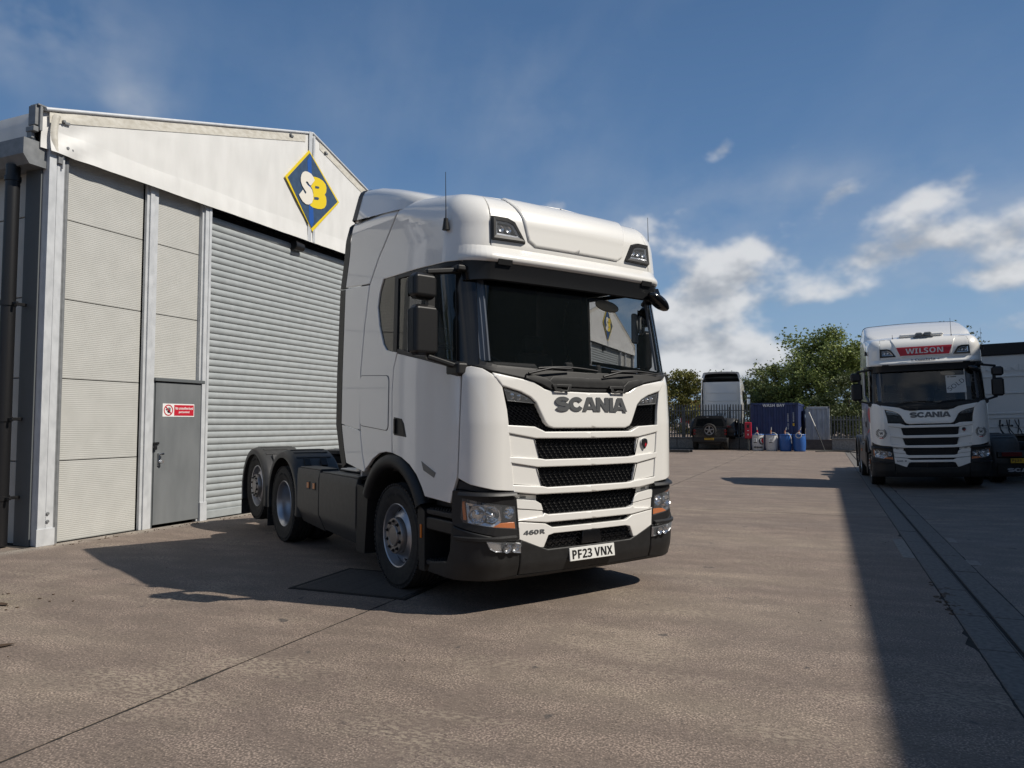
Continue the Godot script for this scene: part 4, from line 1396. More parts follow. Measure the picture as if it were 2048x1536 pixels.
func skirts(t: Node3D, s: float, k: String) -> void:
	for a in [[-2.72, -1.965, "r"], [-1.95, -0.86, "f"]]:
		kept("skirt" + k + a[2], "side_skirt", M.skirt, t, func(mb: MB):
			var ch := func(p: Vector2):
				var w := p.y
				var y := 1.245 - 0.05 * smoothstep(0.92, 1.05, w) - 0.09 * smoothstep(0.50, 0.26, w)
				return [Vector3(-s * y, w - SHEAR * 0.6 * (p.x + 1.0), p.x), Vector3(-s, 0.0, 0).normalized() if w > 0.45 and w < 0.92 else Vector3(-s, 0.35 if w > 0.9 else -0.35, 0).normalized()]
			panel(mb, pts([a[0], 0.29, a[1], 0.27, a[1], 0.985, a[0], 0.965]), ch, 0.0, 0.05, 0.008, 0.1)
			mb.box(Vector3(-1.10 * s, 1.0 - SHEAR * 0.6 * ((a[0] + a[1]) * 0.5 + 1.0) - 0.02, (a[0] + a[1]) * 0.5), Vector3(0.22, 0.02, a[1] - a[0] - 0.02), 0.008))
	for u in [-2.30, -2.10]:
		var fr := kept("markerb%s%.1f" % [k, u], "side_marker", M.black, t, func(mb: MB): mb.box(Vector3(-1.246 * s, 0.82, u), Vector3(0.012, 0.095, 0.11), 0.005))
		kept("marker%s%.1f" % [k, u], "marker_lens", M.amber, fr, func(mb: MB): mb.box(Vector3(-1.25 * s, 0.82, u), Vector3(0.016, 0.07, 0.075), 0.005))
	# mudguards over the rear axles
	for g in [[-3.345, "d", 0.62], [-4.70, "t", 0.66]]:
		kept("mud" + k + g[1], "mudguard", M.skirt, t, func(mb: MB):
			var xf := Transform3D(Basis(Vector3(0, 0, 1), Vector3(0, 1, 0), Vector3(-s, 0, 0)), Vector3(-1.25 * s, 0.545, g[0]))
			mb.lathe([Vector2(0.595, -0.62), Vector2(0.62, -0.62), Vector2(0.62, -0.62), Vector2(0.665, -0.58), Vector2(0.665, -0.07), Vector2(0.64, -0.01), Vector2(0.60, 0.0), Vector2(0.565, -0.005), Vector2(0.56, -0.05), Vector2(0.60, -0.09), Vector2(0.60, -0.62)], xf, 30, deg_to_rad(-14), deg_to_rad(194), 0.3)
			for i in 6:
				var a := deg_to_rad(60 + i * 12)
				mb.box(xf * Vector3(0.668 * cos(a), 0.668 * sin(a), -0.32), Vector3(0.46, 0.012, 0.035), 0.004, Basis(Vector3.RIGHT, PI / 2 - a)))
		for x in [-0.42, -0.2]:
			kept("mudclip%s%s%.2f" % [k, g[1], x], "mudguard_clip", M.black, t, func(mb: MB):
				mb.box(Vector3(-(1.25 + x) * s, 1.06, g[0] + 0.44), Vector3(0.09, 0.13, 0.03), 0.01, Basis(Vector3.RIGHT, -0.7)))
	kept("flap" + k, "mud_flap", M.rubber, t, func(mb: MB):
		mb.box(Vector3(-0.95 * s, 0.42, -5.33), Vector3(0.58, 0.50, 0.02), 0.006)
		mb.box(Vector3(-0.95 * s, 0.30, -4.02), Vector3(0.55, 0.34, 0.02), 0.006))


func roof_fairing(t: Node3D, pale: bool) -> void:
	var us := [-1.13, -0.7, -0.28, 0.0, 0.21, 0.46, 0.8]
	var hs := [4.075, 4.005, 3.895, 3.81, 3.745, 3.66, 3.50]
	var sect := func(u: float, j: float) -> Vector3:
		var top := interp(u, us, hs)
		var bot := lerpf(3.69, 3.565, clampf((u + 1.13) / 1.5, 0.0, 1.0))
		bot = minf(bot, top - 0.03) - 0.25 * smoothstep(0.1, 0.8, u)
		var wide := 1.205 - 0.16 * smoothstep(-0.1, 0.8, u)
		var x := j * 2.0 - 1.0
		var a := absf(x)
		var p: Vector2
		var h := top - bot
		var r := minf(0.10, h * 0.6)
		var corner := Vector2(wide - 0.26 * h, top)
		if a > 0.75:
			p = Vector2(wide, bot).lerp(Vector2(wide - 0.26 * (h - r), top - r), (1.0 - a) / 0.25)
		elif a > 0.55:
			var tt := (0.75 - a) / 0.20
			var p0 := Vector2(wide - 0.26 * (h - r), top - r)
			var p2 := corner - Vector2(r * 1.4, 0)
			p = p0.lerp(corner, tt).lerp(corner.lerp(p2, tt), tt)
		else:
			p = Vector2((corner.x - r * 1.4) * a / 0.55, top + 0.03 * (1.0 - pow(a / 0.55, 2.0)))
		return Vector3(p.x * signf(x), p.y - SHEAR * (u - 1.2), u)
	kept("fair", "roof_fairing", M.paint, t, func(mb: MB):
		mb.sheet(func(i: float, j: float): return sect.call(lerpf(-1.06, 0.8, i), j), 30, 40))
	kept("fairedge", "fairing_edge", M.paint if pale else M.black, t, func(mb: MB):
		mb.sheet(func(i: float, j: float): return sect.call(lerpf(-1.13, -1.01, i), j) * Vector3(1.002, 1, 1) + Vector3(0, 0.002, 0), 2, 40)
		mb.sheet(func(i: float, j: float):
			var p: Vector3 = sect.call(-1.13, j)
			return p.lerp(Vector3(p.x * 0.9, p.y - 0.10, -1.06), i), 2, 40))
	kept("fairinner", "fairing_inner", M.interior, t, func(mb: MB):
		mb.sheet(func(i: float, j: float): return sect.call(lerpf(-1.10, -0.3, i), lerpf(0.06, 0.94, j)) + Vector3(0, -0.06, 0), 8, 20, true)
		mb.box(Vector3(0, 3.76, -0.6), Vector3(2.1, 0.02, 0.8)))
	kept("lnk", "fairing_link", M.paint, t, func(mb: MB):
		for s in [-1.0, 1.0]:
			mb.box(Vector3(1.15 * s, 3.79, -1.10), Vector3(0.05, 0.05, 0.12), 0.015))


func chassis(t: Node3D, o: Dictionary) -> void:
	kept("rail", "chassis_frame", M.chassis, t, func(mb: MB):
		for s in [-1.0, 1.0]:
			mb.box(Vector3(0.39 * s, 0.86, -2.1), Vector3(0.08, 0.27, 6.2), 0.01)
		for u in [0.6, -1.2, -2.4, -4.0, -5.1]:
			mb.box(Vector3(0, 0.86, u), Vector3(0.75, 0.2, 0.12), 0.01)
		mb.box(Vector3(0, 0.62, 0.75), Vector3(1.5, 0.5, 1.0), 0.03)
		mb.box(Vector3(0, 0.95, 0.2), Vector3(1.6, 0.35, 1.9), 0.03)
		for u in [0.0, -3.345, -4.70]:
			mb.box(Vector3(0, 0.5, u), Vector3(1.7, 0.16, 0.16), 0.03)
		for u in [-3.345]:
			mb.box(Vector3(0, 0.5, u), Vector3(0.42, 0.42, 0.45), 0.1))
	for s in [-1.0, 1.0]:
		kept("tank%d" % s, "fuel_tank", M.chassis, t, func(mb: MB): mb.box(Vector3(0.83 * s, 0.63, -1.75), Vector3(0.62, 0.58, 1.75), 0.08))
	kept("deckp", "deck_plate", M.deck, t, func(mb: MB):
		mb.box(Vector3(0, 1.03, -1.35), Vector3(2.06, 0.02, 0.95), 0.006)
		mb.box(Vector3(-0.95, 1.055, -1.18), Vector3(0.28, 0.05, 0.10), 0.015)
		for i in 16:
			mb.box(Vector3(-0.96 + i * 0.128, 1.043, -1.35), Vector3(0.03, 0.008, 0.86), 0.003))
	kept("rearbox", "battery_box", M.chassis, t, func(mb: MB): mb.box(Vector3(0, 1.07, -2.45), Vector3(1.25, 0.12, 0.7), 0.02))
	kept("fifth", "fifth_wheel", M.chassis, t, func(mb: MB):
		var p := PackedVector2Array()
		for i in 25:
			var a := deg_to_rad(lerpf(-60.0, 240.0, i / 24.0))
			p.append(Vector2(0.46 * cos(a), 0.46 * sin(a)))
		p.append(Vector2(-0.12, -0.60))
		p.append(Vector2(-0.05, -0.06))
		p.append(Vector2(0.05, -0.06))
		p.append(Vector2(0.12, -0.60))
		mb.prism(p, 0.0, 0.05, Transform3D(Basis(Vector3(1, 0, 0), Vector3(0, 0, 1), Vector3(0, 1, 0)), Vector3(0, 1.13, -3.75)))
		mb.box(Vector3(0, 1.05, -3.75), Vector3(0.9, 0.14, 0.3), 0.03))
	kept("pole", "work_lamp_arm", M.trim, t, func(mb: MB):
		mb.tube(PackedVector3Array([Vector3(0.25, 1.38, -1.0), Vector3(0.25, 1.385, -1.9), Vector3(0.2, 1.385, -2.0)]), 0.012, 0.012, 6)
		mb.tube(PackedVector3Array([Vector3(0.2, 1.385, -1.95), Vector3(0.18, 1.385, -2.35)]), 0.024, 0.03, 8)
		mb.box(Vector3(0.25, 1.395, -1.5), Vector3(0.05, 0.07, 0.05), 0.01))
	kept("airline", "air_line", M.black, t, func(mb: MB):
		for i in 3:
			var p := PackedVector3Array()
			for j in 15:
				var a := j / 14.0
				p.append(Vector3(0.2 - 0.2 * i + 0.05 * sin(a * 9.0 + i), 1.55 - 1.2 * a * (1.0 - a) * 1.5, -1.02 - 0.35 * sin(PI * a)))
			mb.tube(p, 0.016, 0.016, 6))
	# rear cross member with lamps
	kept("tailbeam", "tail_beam", M.chassis, t, func(mb: MB):
		mb.box(Vector3(0, 0.72, -5.40), Vector3(2.3, 0.16, 0.10), 0.02)
		mb.box(Vector3(0, 0.55, -5.42), Vector3(1.2, 0.22, 0.05), 0.01))
	for s in [-1.0, 1.0]:
		kept("tail%d" % s, "tail_light", M.red_lens, t, func(mb: MB):
			mb.box(Vector3(0.85 * s, 0.72, -5.455), Vector3(0.42, 0.11, 0.02), 0.008))
	var lift: float = o.get("lift", 0.0)
	for s in [1.0, -1.0]:
		wheel(t, Vector3(-1.05 * s, 0.5, 0), s, "front")
		wheel(t, Vector3(-1.075 * s, 0.5, -3.345), s, "drive")
		wheel(t, Vector3(-1.05 * s, 0.5 + lift, -4.70), s, "tag")


func wheel(t: Node3D, at: Vector3, s: float, kind: String) -> void:
	var w := Node3D.new()
	w.name = "wheel"
	t.add_child(w, true)
	w.position = at
	var key := kind + ("a" if s > 0 else "b")
	var xf := Transform3D(Basis(Vector3(0, 0, 1), Vector3(0, 1, 0), Vector3(-s, 0, 0)), Vector3.ZERO)
	kept("tyre" + key, "tyre", M.rubber, w, func(mb: MB):
		var offs := [0.0] if kind != "drive" else [0.0, -0.33]
		for d in offs:
			var prof := [Vector2(0.29, -0.125), Vector2(0.33, -0.14), Vector2(0.40, -0.155), Vector2(0.455, -0.15), Vector2(0.488, -0.128)]
			for gch in [-0.075, -0.025, 0.025, 0.075]:
				prof.append_array([Vector2(0.499, gch - 0.006), Vector2(0.486, gch - 0.004), Vector2(0.486, gch + 0.004), Vector2(0.499, gch + 0.006)])
			prof.append_array([Vector2(0.488, 0.128), Vector2(0.455, 0.15), Vector2(0.448, 0.153), Vector2(0.442, 0.151), Vector2(0.40, 0.155), Vector2(0.345, 0.147), Vector2(0.335, 0.142), Vector2(0.315, 0.137), Vector2(0.29, 0.125)])
			for i in prof.size():
				prof[i] = prof[i] + Vector2(0, d)
			mb.lathe(prof, xf, 56, 0.0, TAU, 0.8)
		for i in 64:
			var a := TAU * i / 64.0
			var b := Basis(Vector3(0, 0, 1), a)
			mb.box(xf * (b * Vector3(0.482, 0, 0.137)), Vector3(0.022, 0.036, 0.024), 0.003, xf.basis * b)
		# raised lettering blocks round the sidewall
		var r := RandomNumberGenerator.new()
		r.seed = 9
		for i in 26:
			var a := 0.9 + i * 0.055 + (0.12 if i > 10 else 0.0) + (1.4 if i > 18 else 0.0)
			var b := Basis(Vector3(0, 0, 1), a)
			mb.box(xf * (b * Vector3(0.395, 0, 0.1555)), Vector3(0.026, 0.004 + 0.008 * r.randf(), 0.003), 0.0, xf.basis * b))
	if kind == "drive":
		kept("rim" + key, "rim", M.alloy, w, func(mb: MB):
			mb.lathe([Vector2(0.302, 0.118), Vector2(0.304, 0.132), Vector2(0.298, 0.138), Vector2(0.288, 0.132), Vector2(0.282, 0.115), Vector2(0.272, 0.10), Vector2(0.262, 0.06), Vector2(0.262, 0.0), Vector2(0.252, -0.012), Vector2(0.250, -0.07), Vector2(0.243, -0.085), Vector2(0.235, -0.14), Vector2(0.17, -0.15), Vector2(0.14, -0.15)], xf, 48, 0.0, TAU, 0.7))
		kept("hub" + key, "hub", M.chassis, w, func(mb: MB):
			mb.lathe([Vector2(0.14, -0.15), Vector2(0.135, -0.02), Vector2(0.12, 0.0), Vector2(0.06, 0.012), Vector2(0.0, 0.012)], xf, 24)
			for i in 10:
				var a := TAU * i / 10.0
				mb.lathe([Vector2(0.016, -0.15), Vector2(0.016, -0.115), Vector2(0.0, -0.112)], xf * Transform3D(Basis(), Vector3(0.167 * cos(a), 0.167 * sin(a), 0)), 6))
		return
	# dished disc with ten hand holes
	kept("rim" + key, "rim", M.alloy, w, func(mb: MB):
		mb.lathe([Vector2(0.302, 0.118), Vector2(0.304, 0.132), Vector2(0.298, 0.138), Vector2(0.288, 0.132), Vector2(0.284, 0.115), Vector2(0.276, 0.085), Vector2(0.272, 0.05)], xf, 48, 0.0, TAU, 0.7)
		var ch := func(p: Vector2):
			var z := lerpf(0.108, 0.045, smoothstep(0.185, 0.275, p.y))
			var e := Vector3(cos(p.x), sin(p.x), 0)
			return [xf * (e * p.y + Vector3(0, 0, z)), xf.basis * (Vector3(0, 0, 1) + e * 0.75).normalized()]
		for i in 20:
			var a0 := TAU * i / 20.0
			var hp := PackedVector2Array()
			# the hole sits at the odd ends of the sectors
			var ac := a0 if i % 2 == 0 else a0 + TAU / 20.0
			var sg := 1.0 if i % 2 == 0 else -1.0
			hp.append(Vector2(ac + sg * TAU / 20.0, 0.272))
			hp.append(Vector2(ac, 0.272))
			for j in 9:
				var b := PI * (0.5 - j / 8.0)
				hp.append(Vector2(ac + sg * cos(b) * 0.105, 0.241 + sin(b) * 0.019))
			hp.append(Vector2(ac, 0.185))
			hp.append(Vector2(ac + sg * TAU / 20.0, 0.185))
			fill(mb, hp, ch, 0.0, 0.05)
		mb.lathe([Vector2(0.185, 0.108), Vector2(0.176, 0.112), Vector2(0.174, 0.106), Vector2(0.17, 0.106)], xf, 40))
	kept("rimin" + key, "rim_inside", M.black, w, func(mb: MB): mb.lathe([Vector2(0.275, 0.02), Vector2(0.05, 0.02)], xf, 32))
	kept("hub" + key, "hub", M.hub_steel, w, func(mb: MB):
		mb.lathe([Vector2(0.170, 0.106), Vector2(0.170, 0.158), Vector2(0.163, 0.166), Vector2(0.108, 0.168), Vector2(0.102, 0.166), Vector2(0.099, 0.176), Vector2(0.092, 0.180), Vector2(0.088, 0.176), Vector2(0.05, 0.1775), Vector2(0.0, 0.178)], xf, 40))
	for i in 10:
		var a := TAU * (i + 0.5) / 10.0
		var nut := kept("nut" + key, "wheel_nut", M.black, w, func(mb: MB):
			mb.lathe([Vector2(0.019, 0.1675), Vector2(0.019, 0.1688), Vector2(0.0, 0.1688)], xf, 12)
			mb.lathe([Vector2(0.012, 0.168), Vector2(0.012, 0.184), Vector2(0.008, 0.19), Vector2(0.0, 0.191)], xf, 6, 0.0, TAU, 0.9))
		nut.position = xf.basis * Vector3(0.137 * cos(a), 0.137 * sin(a), 0)


func build_trucks() -> void:
	var t := thing("tractor_unit", "white tractor unit with grey bumper and white number plate beside the roller shutter", "lorry", Vector3(-3.149, 0, -6.988), deg_to_rad(58.2))
	build_truck(t, {"plate": "PF23 VNX", "power": "460R", "lift": 0.14, "folded": true})

	var b := thing("tractor_unit", "white tractor unit with red name board on its roof and notice in its windscreen", "lorry", Vector3(2.27, 0.025, -20.85), deg_to_rad(1.0))
	b.rotation.z = 0.03
	build_truck(b, {"fog": false, "power": "500 R"})
	dress_second(b)

	var r := thing("tractor_unit", "white tractor unit parked tail outwards with yellow number plate beside the red-boarded lorry", "lorry", Vector3(5.05, 0.108, -26.6), deg_to_rad(180.0))
	r.rotation.z = -0.03
	build_truck(r, {"interior": false, "fairing": false})
	block_words("rear_lettering", "SCANIA", r, M.paint, Transform3D(Basis(Vector3.UP, PI), Vector3(0.0, 3.10, -0.97)), 1.5, 0.20, 0.03)
	var np := kept("plate_rear", "number_plate", M.plate_yellow, r, func(mb: MB): mb.box(Vector3(0.62, 0.56, -5.46), Vector3(0.52, 0.112, 0.012), 0.003))
	words("lettering", "PJ25 XWG", np, M.ink, Transform3D(Basis(Vector3.UP, PI), Vector3(0.62, 0.56, -5.468)), 0.46, 0.074, 0.003)
	var fl := kept("wide_flap", "mud_flap", M.rubber, r, func(mb: MB): mb.box(Vector3(0, 0.36, -5.40), Vector3(2.3, 0.26, 0.015), 0.005))
	block_words("flap_lettering", "SCANIA", fl, M.pale_print, Transform3D(Basis(Vector3.UP, PI), Vector3(0.56, 0.335, -5.412)), 0.78, 0.095, 0.006)


func dress_second(t: Node3D) -> void:
	# name board on the roof, town name on the lip, crests on the corners
	var bd := kept("board", "name_board", M.ink_red, t, func(mb: MB): panel(mb, both([0.0, 3.355, 0.60, 3.355, 0.52, 3.155, 0.0, 3.155]), cab, 0.028, 0.004, 0.0, 0.08))
	words("lettering", "WILSON", bd, M.print_white, Transform3D(Basis(Vector3.RIGHT, -0.02), Vector3(0, 3.255, 1.325)), 0.78, 0.125, 0.004)
	words("town_lettering", "Cumbria", t, M.ink, Transform3D(Basis(Vector3.RIGHT, -0.5), Vector3(0, 3.04, 1.385)), 0.42, 0.07, 0.004, true)
	for s in [-1.0, 1.0]:
		var fr := kept("florette%d" % s, "ornament", M.letter_grey, t, func(mb: MB):
			for i in 5:
				var a := TAU * i / 5.0 + 0.3
				mb.box(Vector3(0.275 * s + 0.016 * cos(a), 3.04 + 0.016 * sin(a), 1.385), Vector3(0.014, 0.014, 0.004)))
		var cr := kept("wreath%d" % s, "wreath_emblem", M.ink, t, func(mb: MB):
			var b := cab(Vector2(1.02 * s, 1.33))
			var z: Vector3 = b[1]
			var x := Vector3.UP.cross(z).normalized()
			var xf := Transform3D(Basis(x, z.cross(x), z), b[0] + z * 0.004)
			mb.lathe([Vector2(0.082, 0.0), Vector2(0.082, 0.003), Vector2(0.075, 0.003), Vector2(0.075, 0.0)], xf, 30)
			for i in 18:
				var a := deg_to_rad(-60 + i * 300.0 / 17.0 - 30.0 + 15.0)
				if a > deg_to_rad(65) and a < deg_to_rad(115):
					continue
				var q := Basis(Vector3(0, 0, 1), a + 0.5)
				mb.box(xf * (Vector3(cos(a), sin(a), 0.02) * 0.105), Vector3(0.038, 0.014, 0.003), 0.0, xf.basis * q))
		var bb := cab(Vector2(1.02 * s, 1.33))
		var zz: Vector3 = bb[1]
		var xx := Vector3.UP.cross(zz).normalized()
		words("emblem_letter", "W", cr, M.ink, Transform3D(Basis(xx, zz.cross(xx), zz), bb[0] + zz * 0.005), 0.085, 0.06, 0.003, true)
		kept("wreath_red%d" % s, "ribbon", M.ink_red, cr, func(mb: MB):
			mb.box(bb[0] + zz * 0.005 - Vector3(0, 0.115, 0), Vector3(0.09, 0.016, 0.004), 0.0, Basis(xx, zz.cross(xx), zz)))
	# roof hatch rail, beacon and short aerials
	kept("hatchrail", "roof_hatch", M.paint, t, func(mb: MB): mb.box(Vector3(0, 3.66, 0.85), Vector3(0.95, 0.09, 0.35), 0.04))
	kept("beacon", "beacon_bar", M.steel_grey, t, func(mb: MB):
		mb.box(Vector3(-0.06, 3.66, 1.08), Vector3(0.16, 0.10, 0.12), 0.03)
		mb.box(Vector3(0.12, 3.665, 1.08), Vector3(0.17, 0.10, 0.12), 0.03)
		mb.box(Vector3(0.03, 3.60, 1.08), Vector3(0.42, 0.03, 0.08), 0.01))
	kept("stub", "roof_aerial", M.black, t, func(mb: MB):
		for a in [[0.62, 0.40], [-0.62, 0.08]]:
			mb.tube(PackedVector3Array([Vector3(a[0], 3.54, 1.02), Vector3(a[0], 3.62, 1.02)]), 0.035, 0.012, 8)
			mb.tube(PackedVector3Array([Vector3(a[0], 3.6, 1.02), Vector3(a[0], 3.62 + a[1], 1.0)]), 0.006, 0.004, 5)
		for x in [-0.85, 0.82]:
			mb.box(Vector3(x, 3.56, 1.0), Vector3(0.14, 0.035, 0.10), 0.012))
	# red flourish on the door
	kept("flourish", "side_stripe", M.ink_red, t, func(mb: MB):
		panel(mb, on_side([1.17, 1.95, 0.72, 1.80, 0.85, 1.72, 1.18, 1.58], 1.0), cab, 0.003, 0.002, 0.0, 0.1)
		panel(mb, on_side([0.95, 1.42, 0.35, 1.30, 0.36, 1.27, 0.96, 1.37], 1.0), cab, 0.003, 0.002, 0.0, 0.1))
	var no := thing("sale_notice", "white SOLD notice behind the windscreen of the lorry with the red name board", "notice", t.position, t.rotation.y)
	no.rotation.z = t.rotation.z
	kept("notice", "card", M.print_white, no, func(mb: MB): mb.box(Vector3(0.62, 2.44, 1.195), Vector3(0.40, 0.42, 0.006), 0.0, Basis(Vector3.RIGHT, -0.2)))
	words("lettering", "SOLD", no, M.ink, Transform3D(Basis(Vector3.RIGHT, -0.2) * Basis(Vector3(0, 0, 1), 0.62), Vector3(0.62, 2.42, 1.201)), 0.40, 0.10, 0.003, false, false)
	kept("notice_head", "heading", M.ink, no, func(mb: MB):
		mb.box(Vector3(0.58, 2.61, 1.167), Vector3(0.12, 0.022, 0.004), 0.0, Basis(Vector3.RIGHT, -0.2))
		mb.box(Vector3(0.48, 2.61, 1.167), Vector3(0.05, 0.022, 0.004), 0.0, Basis(Vector3.RIGHT, -0.2)))


# ---------------------------------------------------------------- ground
func ground_tint(x: float, z: float) -> Color:
	var c := Vector3(0.376, 0.294, 0.243)
	var a := grain.get_noise_2d(x * 0.22, z * 0.30)
	c *= 1.0 + 0.07 * a
	c = c.lerp(Vector3(0.335, 0.275, 0.240), clampf(grain.get_noise_2d(x * 0.13 + 40.0, z * 0.5) * 0.6 + 0.1, 0.0, 0.5))
	# pale worn bands across the yard
	var b := grain.get_noise_2d(x * 0.28 + 9.0, z * 1.25 - 30.0)
	var w := clampf((b - 0.38) * 1.5, 0.0, 0.5)
	for p in [[-0.7, -10.3, 1.5, 0.55], [-0.9, -6.4, 1.2, 0.5], [-1.3, -5.2, 0.8, 0.35], [-1.0, -4.2, 1.3, 0.25], [0.2, -14.2, 2.0, 0.4], [-1.9, -13.5, 1.5, 0.3], [-4.6, -2.9, 0.9, 0.25], [-5.6, -3.7, 1.0, 0.2], [-1.0, -7.8, 1.1, 0.3]]:
		var dx: float = (x - p[0]) / p[2]
		var dz: float = (z - p[1]) / p[3]
		w = maxf(w, exp(-dx * dx - dz * dz) * (0.9 + 0.5 * grain.get_noise_2d(x * 3.0, z * 9.0)))
	c = c.lerp(Vector3(0.54, 0.44, 0.345), clampf(w, 0.0, 1.0) * 0.6)
	# sand by the corner of the warehouse
	var s := exp(-pow((x + 6.9) / 0.5, 2.0) - pow((z + 3.95) / 0.45, 2.0)) * (0.6 + grain.get_noise_2d(x * 6.0, z * 6.0))
	c = c.lerp(Vector3(0.52, 0.45, 0.31), clampf(s, 0.0, 0.8))
	var e := exp(-pow((x + 9.2) / 0.18, 2.0)) * (0.7 + grain.get_noise_2d(x * 4.0, z * 4.0))
	c = c.lerp(Vector3(0.66, 0.60, 0.52), clampf(e, 0.0, 0.9))
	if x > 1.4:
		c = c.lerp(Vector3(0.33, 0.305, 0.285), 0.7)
	return Color(c.x, c.y, c.z)


func slab(parent: Node3D, x0: float, x1: float, z0: float, z1: float, cell: float) -> void:
	var gap := 0.011
	x0 += gap
	x1 -= gap
	z0 -= gap
	z1 += gap
	var nx := int(ceil((x1 - x0) / cell))
	var nz := int(ceil((z0 - z1) / cell))
	var p := []
	var k := []
	for i in nx + 1:
		var pr := []
		var kr := []
		for j in nz + 1:
			var x := lerpf(x0, x1, float(i) / nx)
			var z := lerpf(z0, z1, float(j) / nz)
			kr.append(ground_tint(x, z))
			var chip := 0.0
			if i == 0 or i == nx:
				chip = grain.get_noise_2d(z * 7.0, x * 3.0) * 0.009 + maxf(0.0, grain.get_noise_2d(z * 1.7, x) - 0.34) * 0.16
				x += chip if i == 0 else -chip
			if j == 0 or j == nz:
				chip = grain.get_noise_2d(x * 7.0, z * 3.0) * 0.009
				z -= chip if j == 0 else -chip
			pr.append(Vector3(x, maxf(0.0, x - 1.46) * 0.03, z))
		p.append(pr)
		k.append(kr)
	var mb := MB.new()
	var up := Vector3.UP
	for i in nx:
		for j in nz:
			for q in [[[i, j], [i + 1, j], [i + 1, j + 1]], [[i, j], [i + 1, j + 1], [i, j + 1]]]:
				# clockwise from above
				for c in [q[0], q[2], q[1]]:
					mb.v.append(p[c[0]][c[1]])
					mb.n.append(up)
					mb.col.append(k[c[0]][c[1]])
	var rim := []
	for i in nx:
		rim.append([p[i][0], p[i + 1][0], Vector3(0, 0, 1), k[i][0]])
		rim.append([p[i][nz], p[i + 1][nz], Vector3(0, 0, -1), k[i][nz]])
	for j in nz:
		rim.append([p[0][j], p[0][j + 1], Vector3(-1, 0, 0), k[0][j]])
		rim.append([p[nx][j], p[nx][j + 1], Vector3(1, 0, 0), k[nx][j]])
	var dn := Vector3(0, -0.045, 0)
	for r in rim:
		mb.quad_to(r[0], r[1], r[1] + dn, r[0] + dn, r[2])
		for i in 6:
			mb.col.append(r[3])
	obj("slab", mb, M.concrete, parent)


func build_ground() -> void:
	var g := Node3D.new()
	g.name = "ground"
	g.set_meta("kind", "structure")
	add_child(g)
	var mb := MB.new()
	mb.quad_to(Vector3(-700, -0.05, 500), Vector3(700, -0.05, 500), Vector3(700, -0.05, -900), Vector3(-700, -0.05, -900), Vector3.UP)
	for i in mb.v.size():
		mb.col.append(Color(0.376, 0.294, 0.243))
	obj("terrain", mb, M.concrete, g)
	mb = MB.new()
	mb.quad_to(Vector3(-20, -0.003, 8), Vector3(1.5, -0.003, 8), Vector3(1.5, -0.003, -60), Vector3(-20, -0.003, -60), Vector3.UP)
	mb.quad_to(Vector3(1.5, -0.003, 8), Vector3(20, 0.549, 8), Vector3(20, 0.549, -45), Vector3(1.5, -0.003, -45), Vector3.UP)
	obj("joint_filling", mb, M.joint_dirt, g)
	var zs := [6.0, -1.2, -13.6, -19.8, -26.0, -32.2, -38.4, -44.3]
	for i in zs.size() - 1:
		var cell := 0.10 if i < 2 else 0.2
		for x in [[-9.25, -3.55], [-3.55, 0.95], [1.45, 6.1], [6.1, 12.0]]:
			if x[0] > 5.0:
				cell = 0.4
			slab(g, x[0], x[1], zs[i], zs[i + 1], cell)
	slab(g, -15.0, -9.25, 6.0, -6.0, 0.3)
	# ground behind the low wall stands higher
	mb = MB.new()
	mb.box(Vector3(-6, 0.28, -75), Vector3(60, 0.6, 58))
	for i in mb.v.size():
		mb.col.append(Color(0.376, 0.294, 0.243))
	var b := obj("raised_yard", mb, M.concrete)
	b.set_meta("kind", "structure")


func build_drain() -> void:
	var d := Node3D.new()
	d.name = "drain_channel"
	d.set_meta("kind", "structure")
	add_child(d)
	var mb := MB.new()
	mb.box(Vector3(0, -0.02, 0), Vector3(0.225, 0.05, 0.985), 0.006)
	var unit := mb.mesh()
	mb = MB.new()
	mb.box(Vector3(0, -0.012, 0), Vector3(0.008, 0.04, 0.99))
	var edge := mb.mesh()
	var r := RandomNumberGenerator.new()
	r.seed = 5
	for i in 46:
		for s in [-1.0, 1.0]:
			inst("channel_unit", unit, M.channel_concrete, d, Transform3D(Basis(Vector3.UP, r.randf_range(-0.003, 0.003)), Vector3(1.2 + 0.135 * s, r.randf_range(-0.002, 0.004), 1.5 - i)))
			inst("slot_edge", edge, M.cast_iron, d, Transform3D(Basis(), Vector3(1.2 + 0.020 * s, 0.0, 1.5 - i)))
	for a in [[0.87, -10.4, 0.13, 1.5], [1.52, -11.3, 0.10, 0.4], [1.50, -9.6, 0.12, 0.3]]:
		mb = MB.new()
		mb.box(Vector3(a[0], 0.003, a[1]), Vector3(a[2], 0.006, a[3]), 0.002)
		obj("mortar_patch", mb, M.mortar, d)
	# cover with ribs, let into the slab beside the front wheel
	var c := thing("drain_cover", "ribbed dark iron cover set in the concrete under the front wheel of the sunlit lorry", "drain cover", Vector3(-4.1, 0.0, -6.1), deg_to_rad(2.0))
	mb = MB.new()
	mb.box(Vector3(0, 0.002, 0), Vector3(1.18, 0.008, 0.92), 0.002)
	obj("plate", mb, M.cast_iron, c)
	mb = MB.new()
	for i in 30:
		mb.box(Vector3(0, 0.008, -0.435 + i * 0.03), Vector3(1.14, 0.007, 0.013), 0.002)
	obj("rib", mb, M.cast_iron, c)
	mb = MB.new()
	for s in [-1.0, 1.0]:
		mb.box(Vector3(0.61 * s, 0.002, 0), Vector3(0.05, 0.010, 1.02), 0.003)
		mb.box(Vector3(0, 0.002, 0.48 * s), Vector3(1.17, 0.010, 0.05), 0.003)
	obj("frame", mb, M.joint_dirt, c)


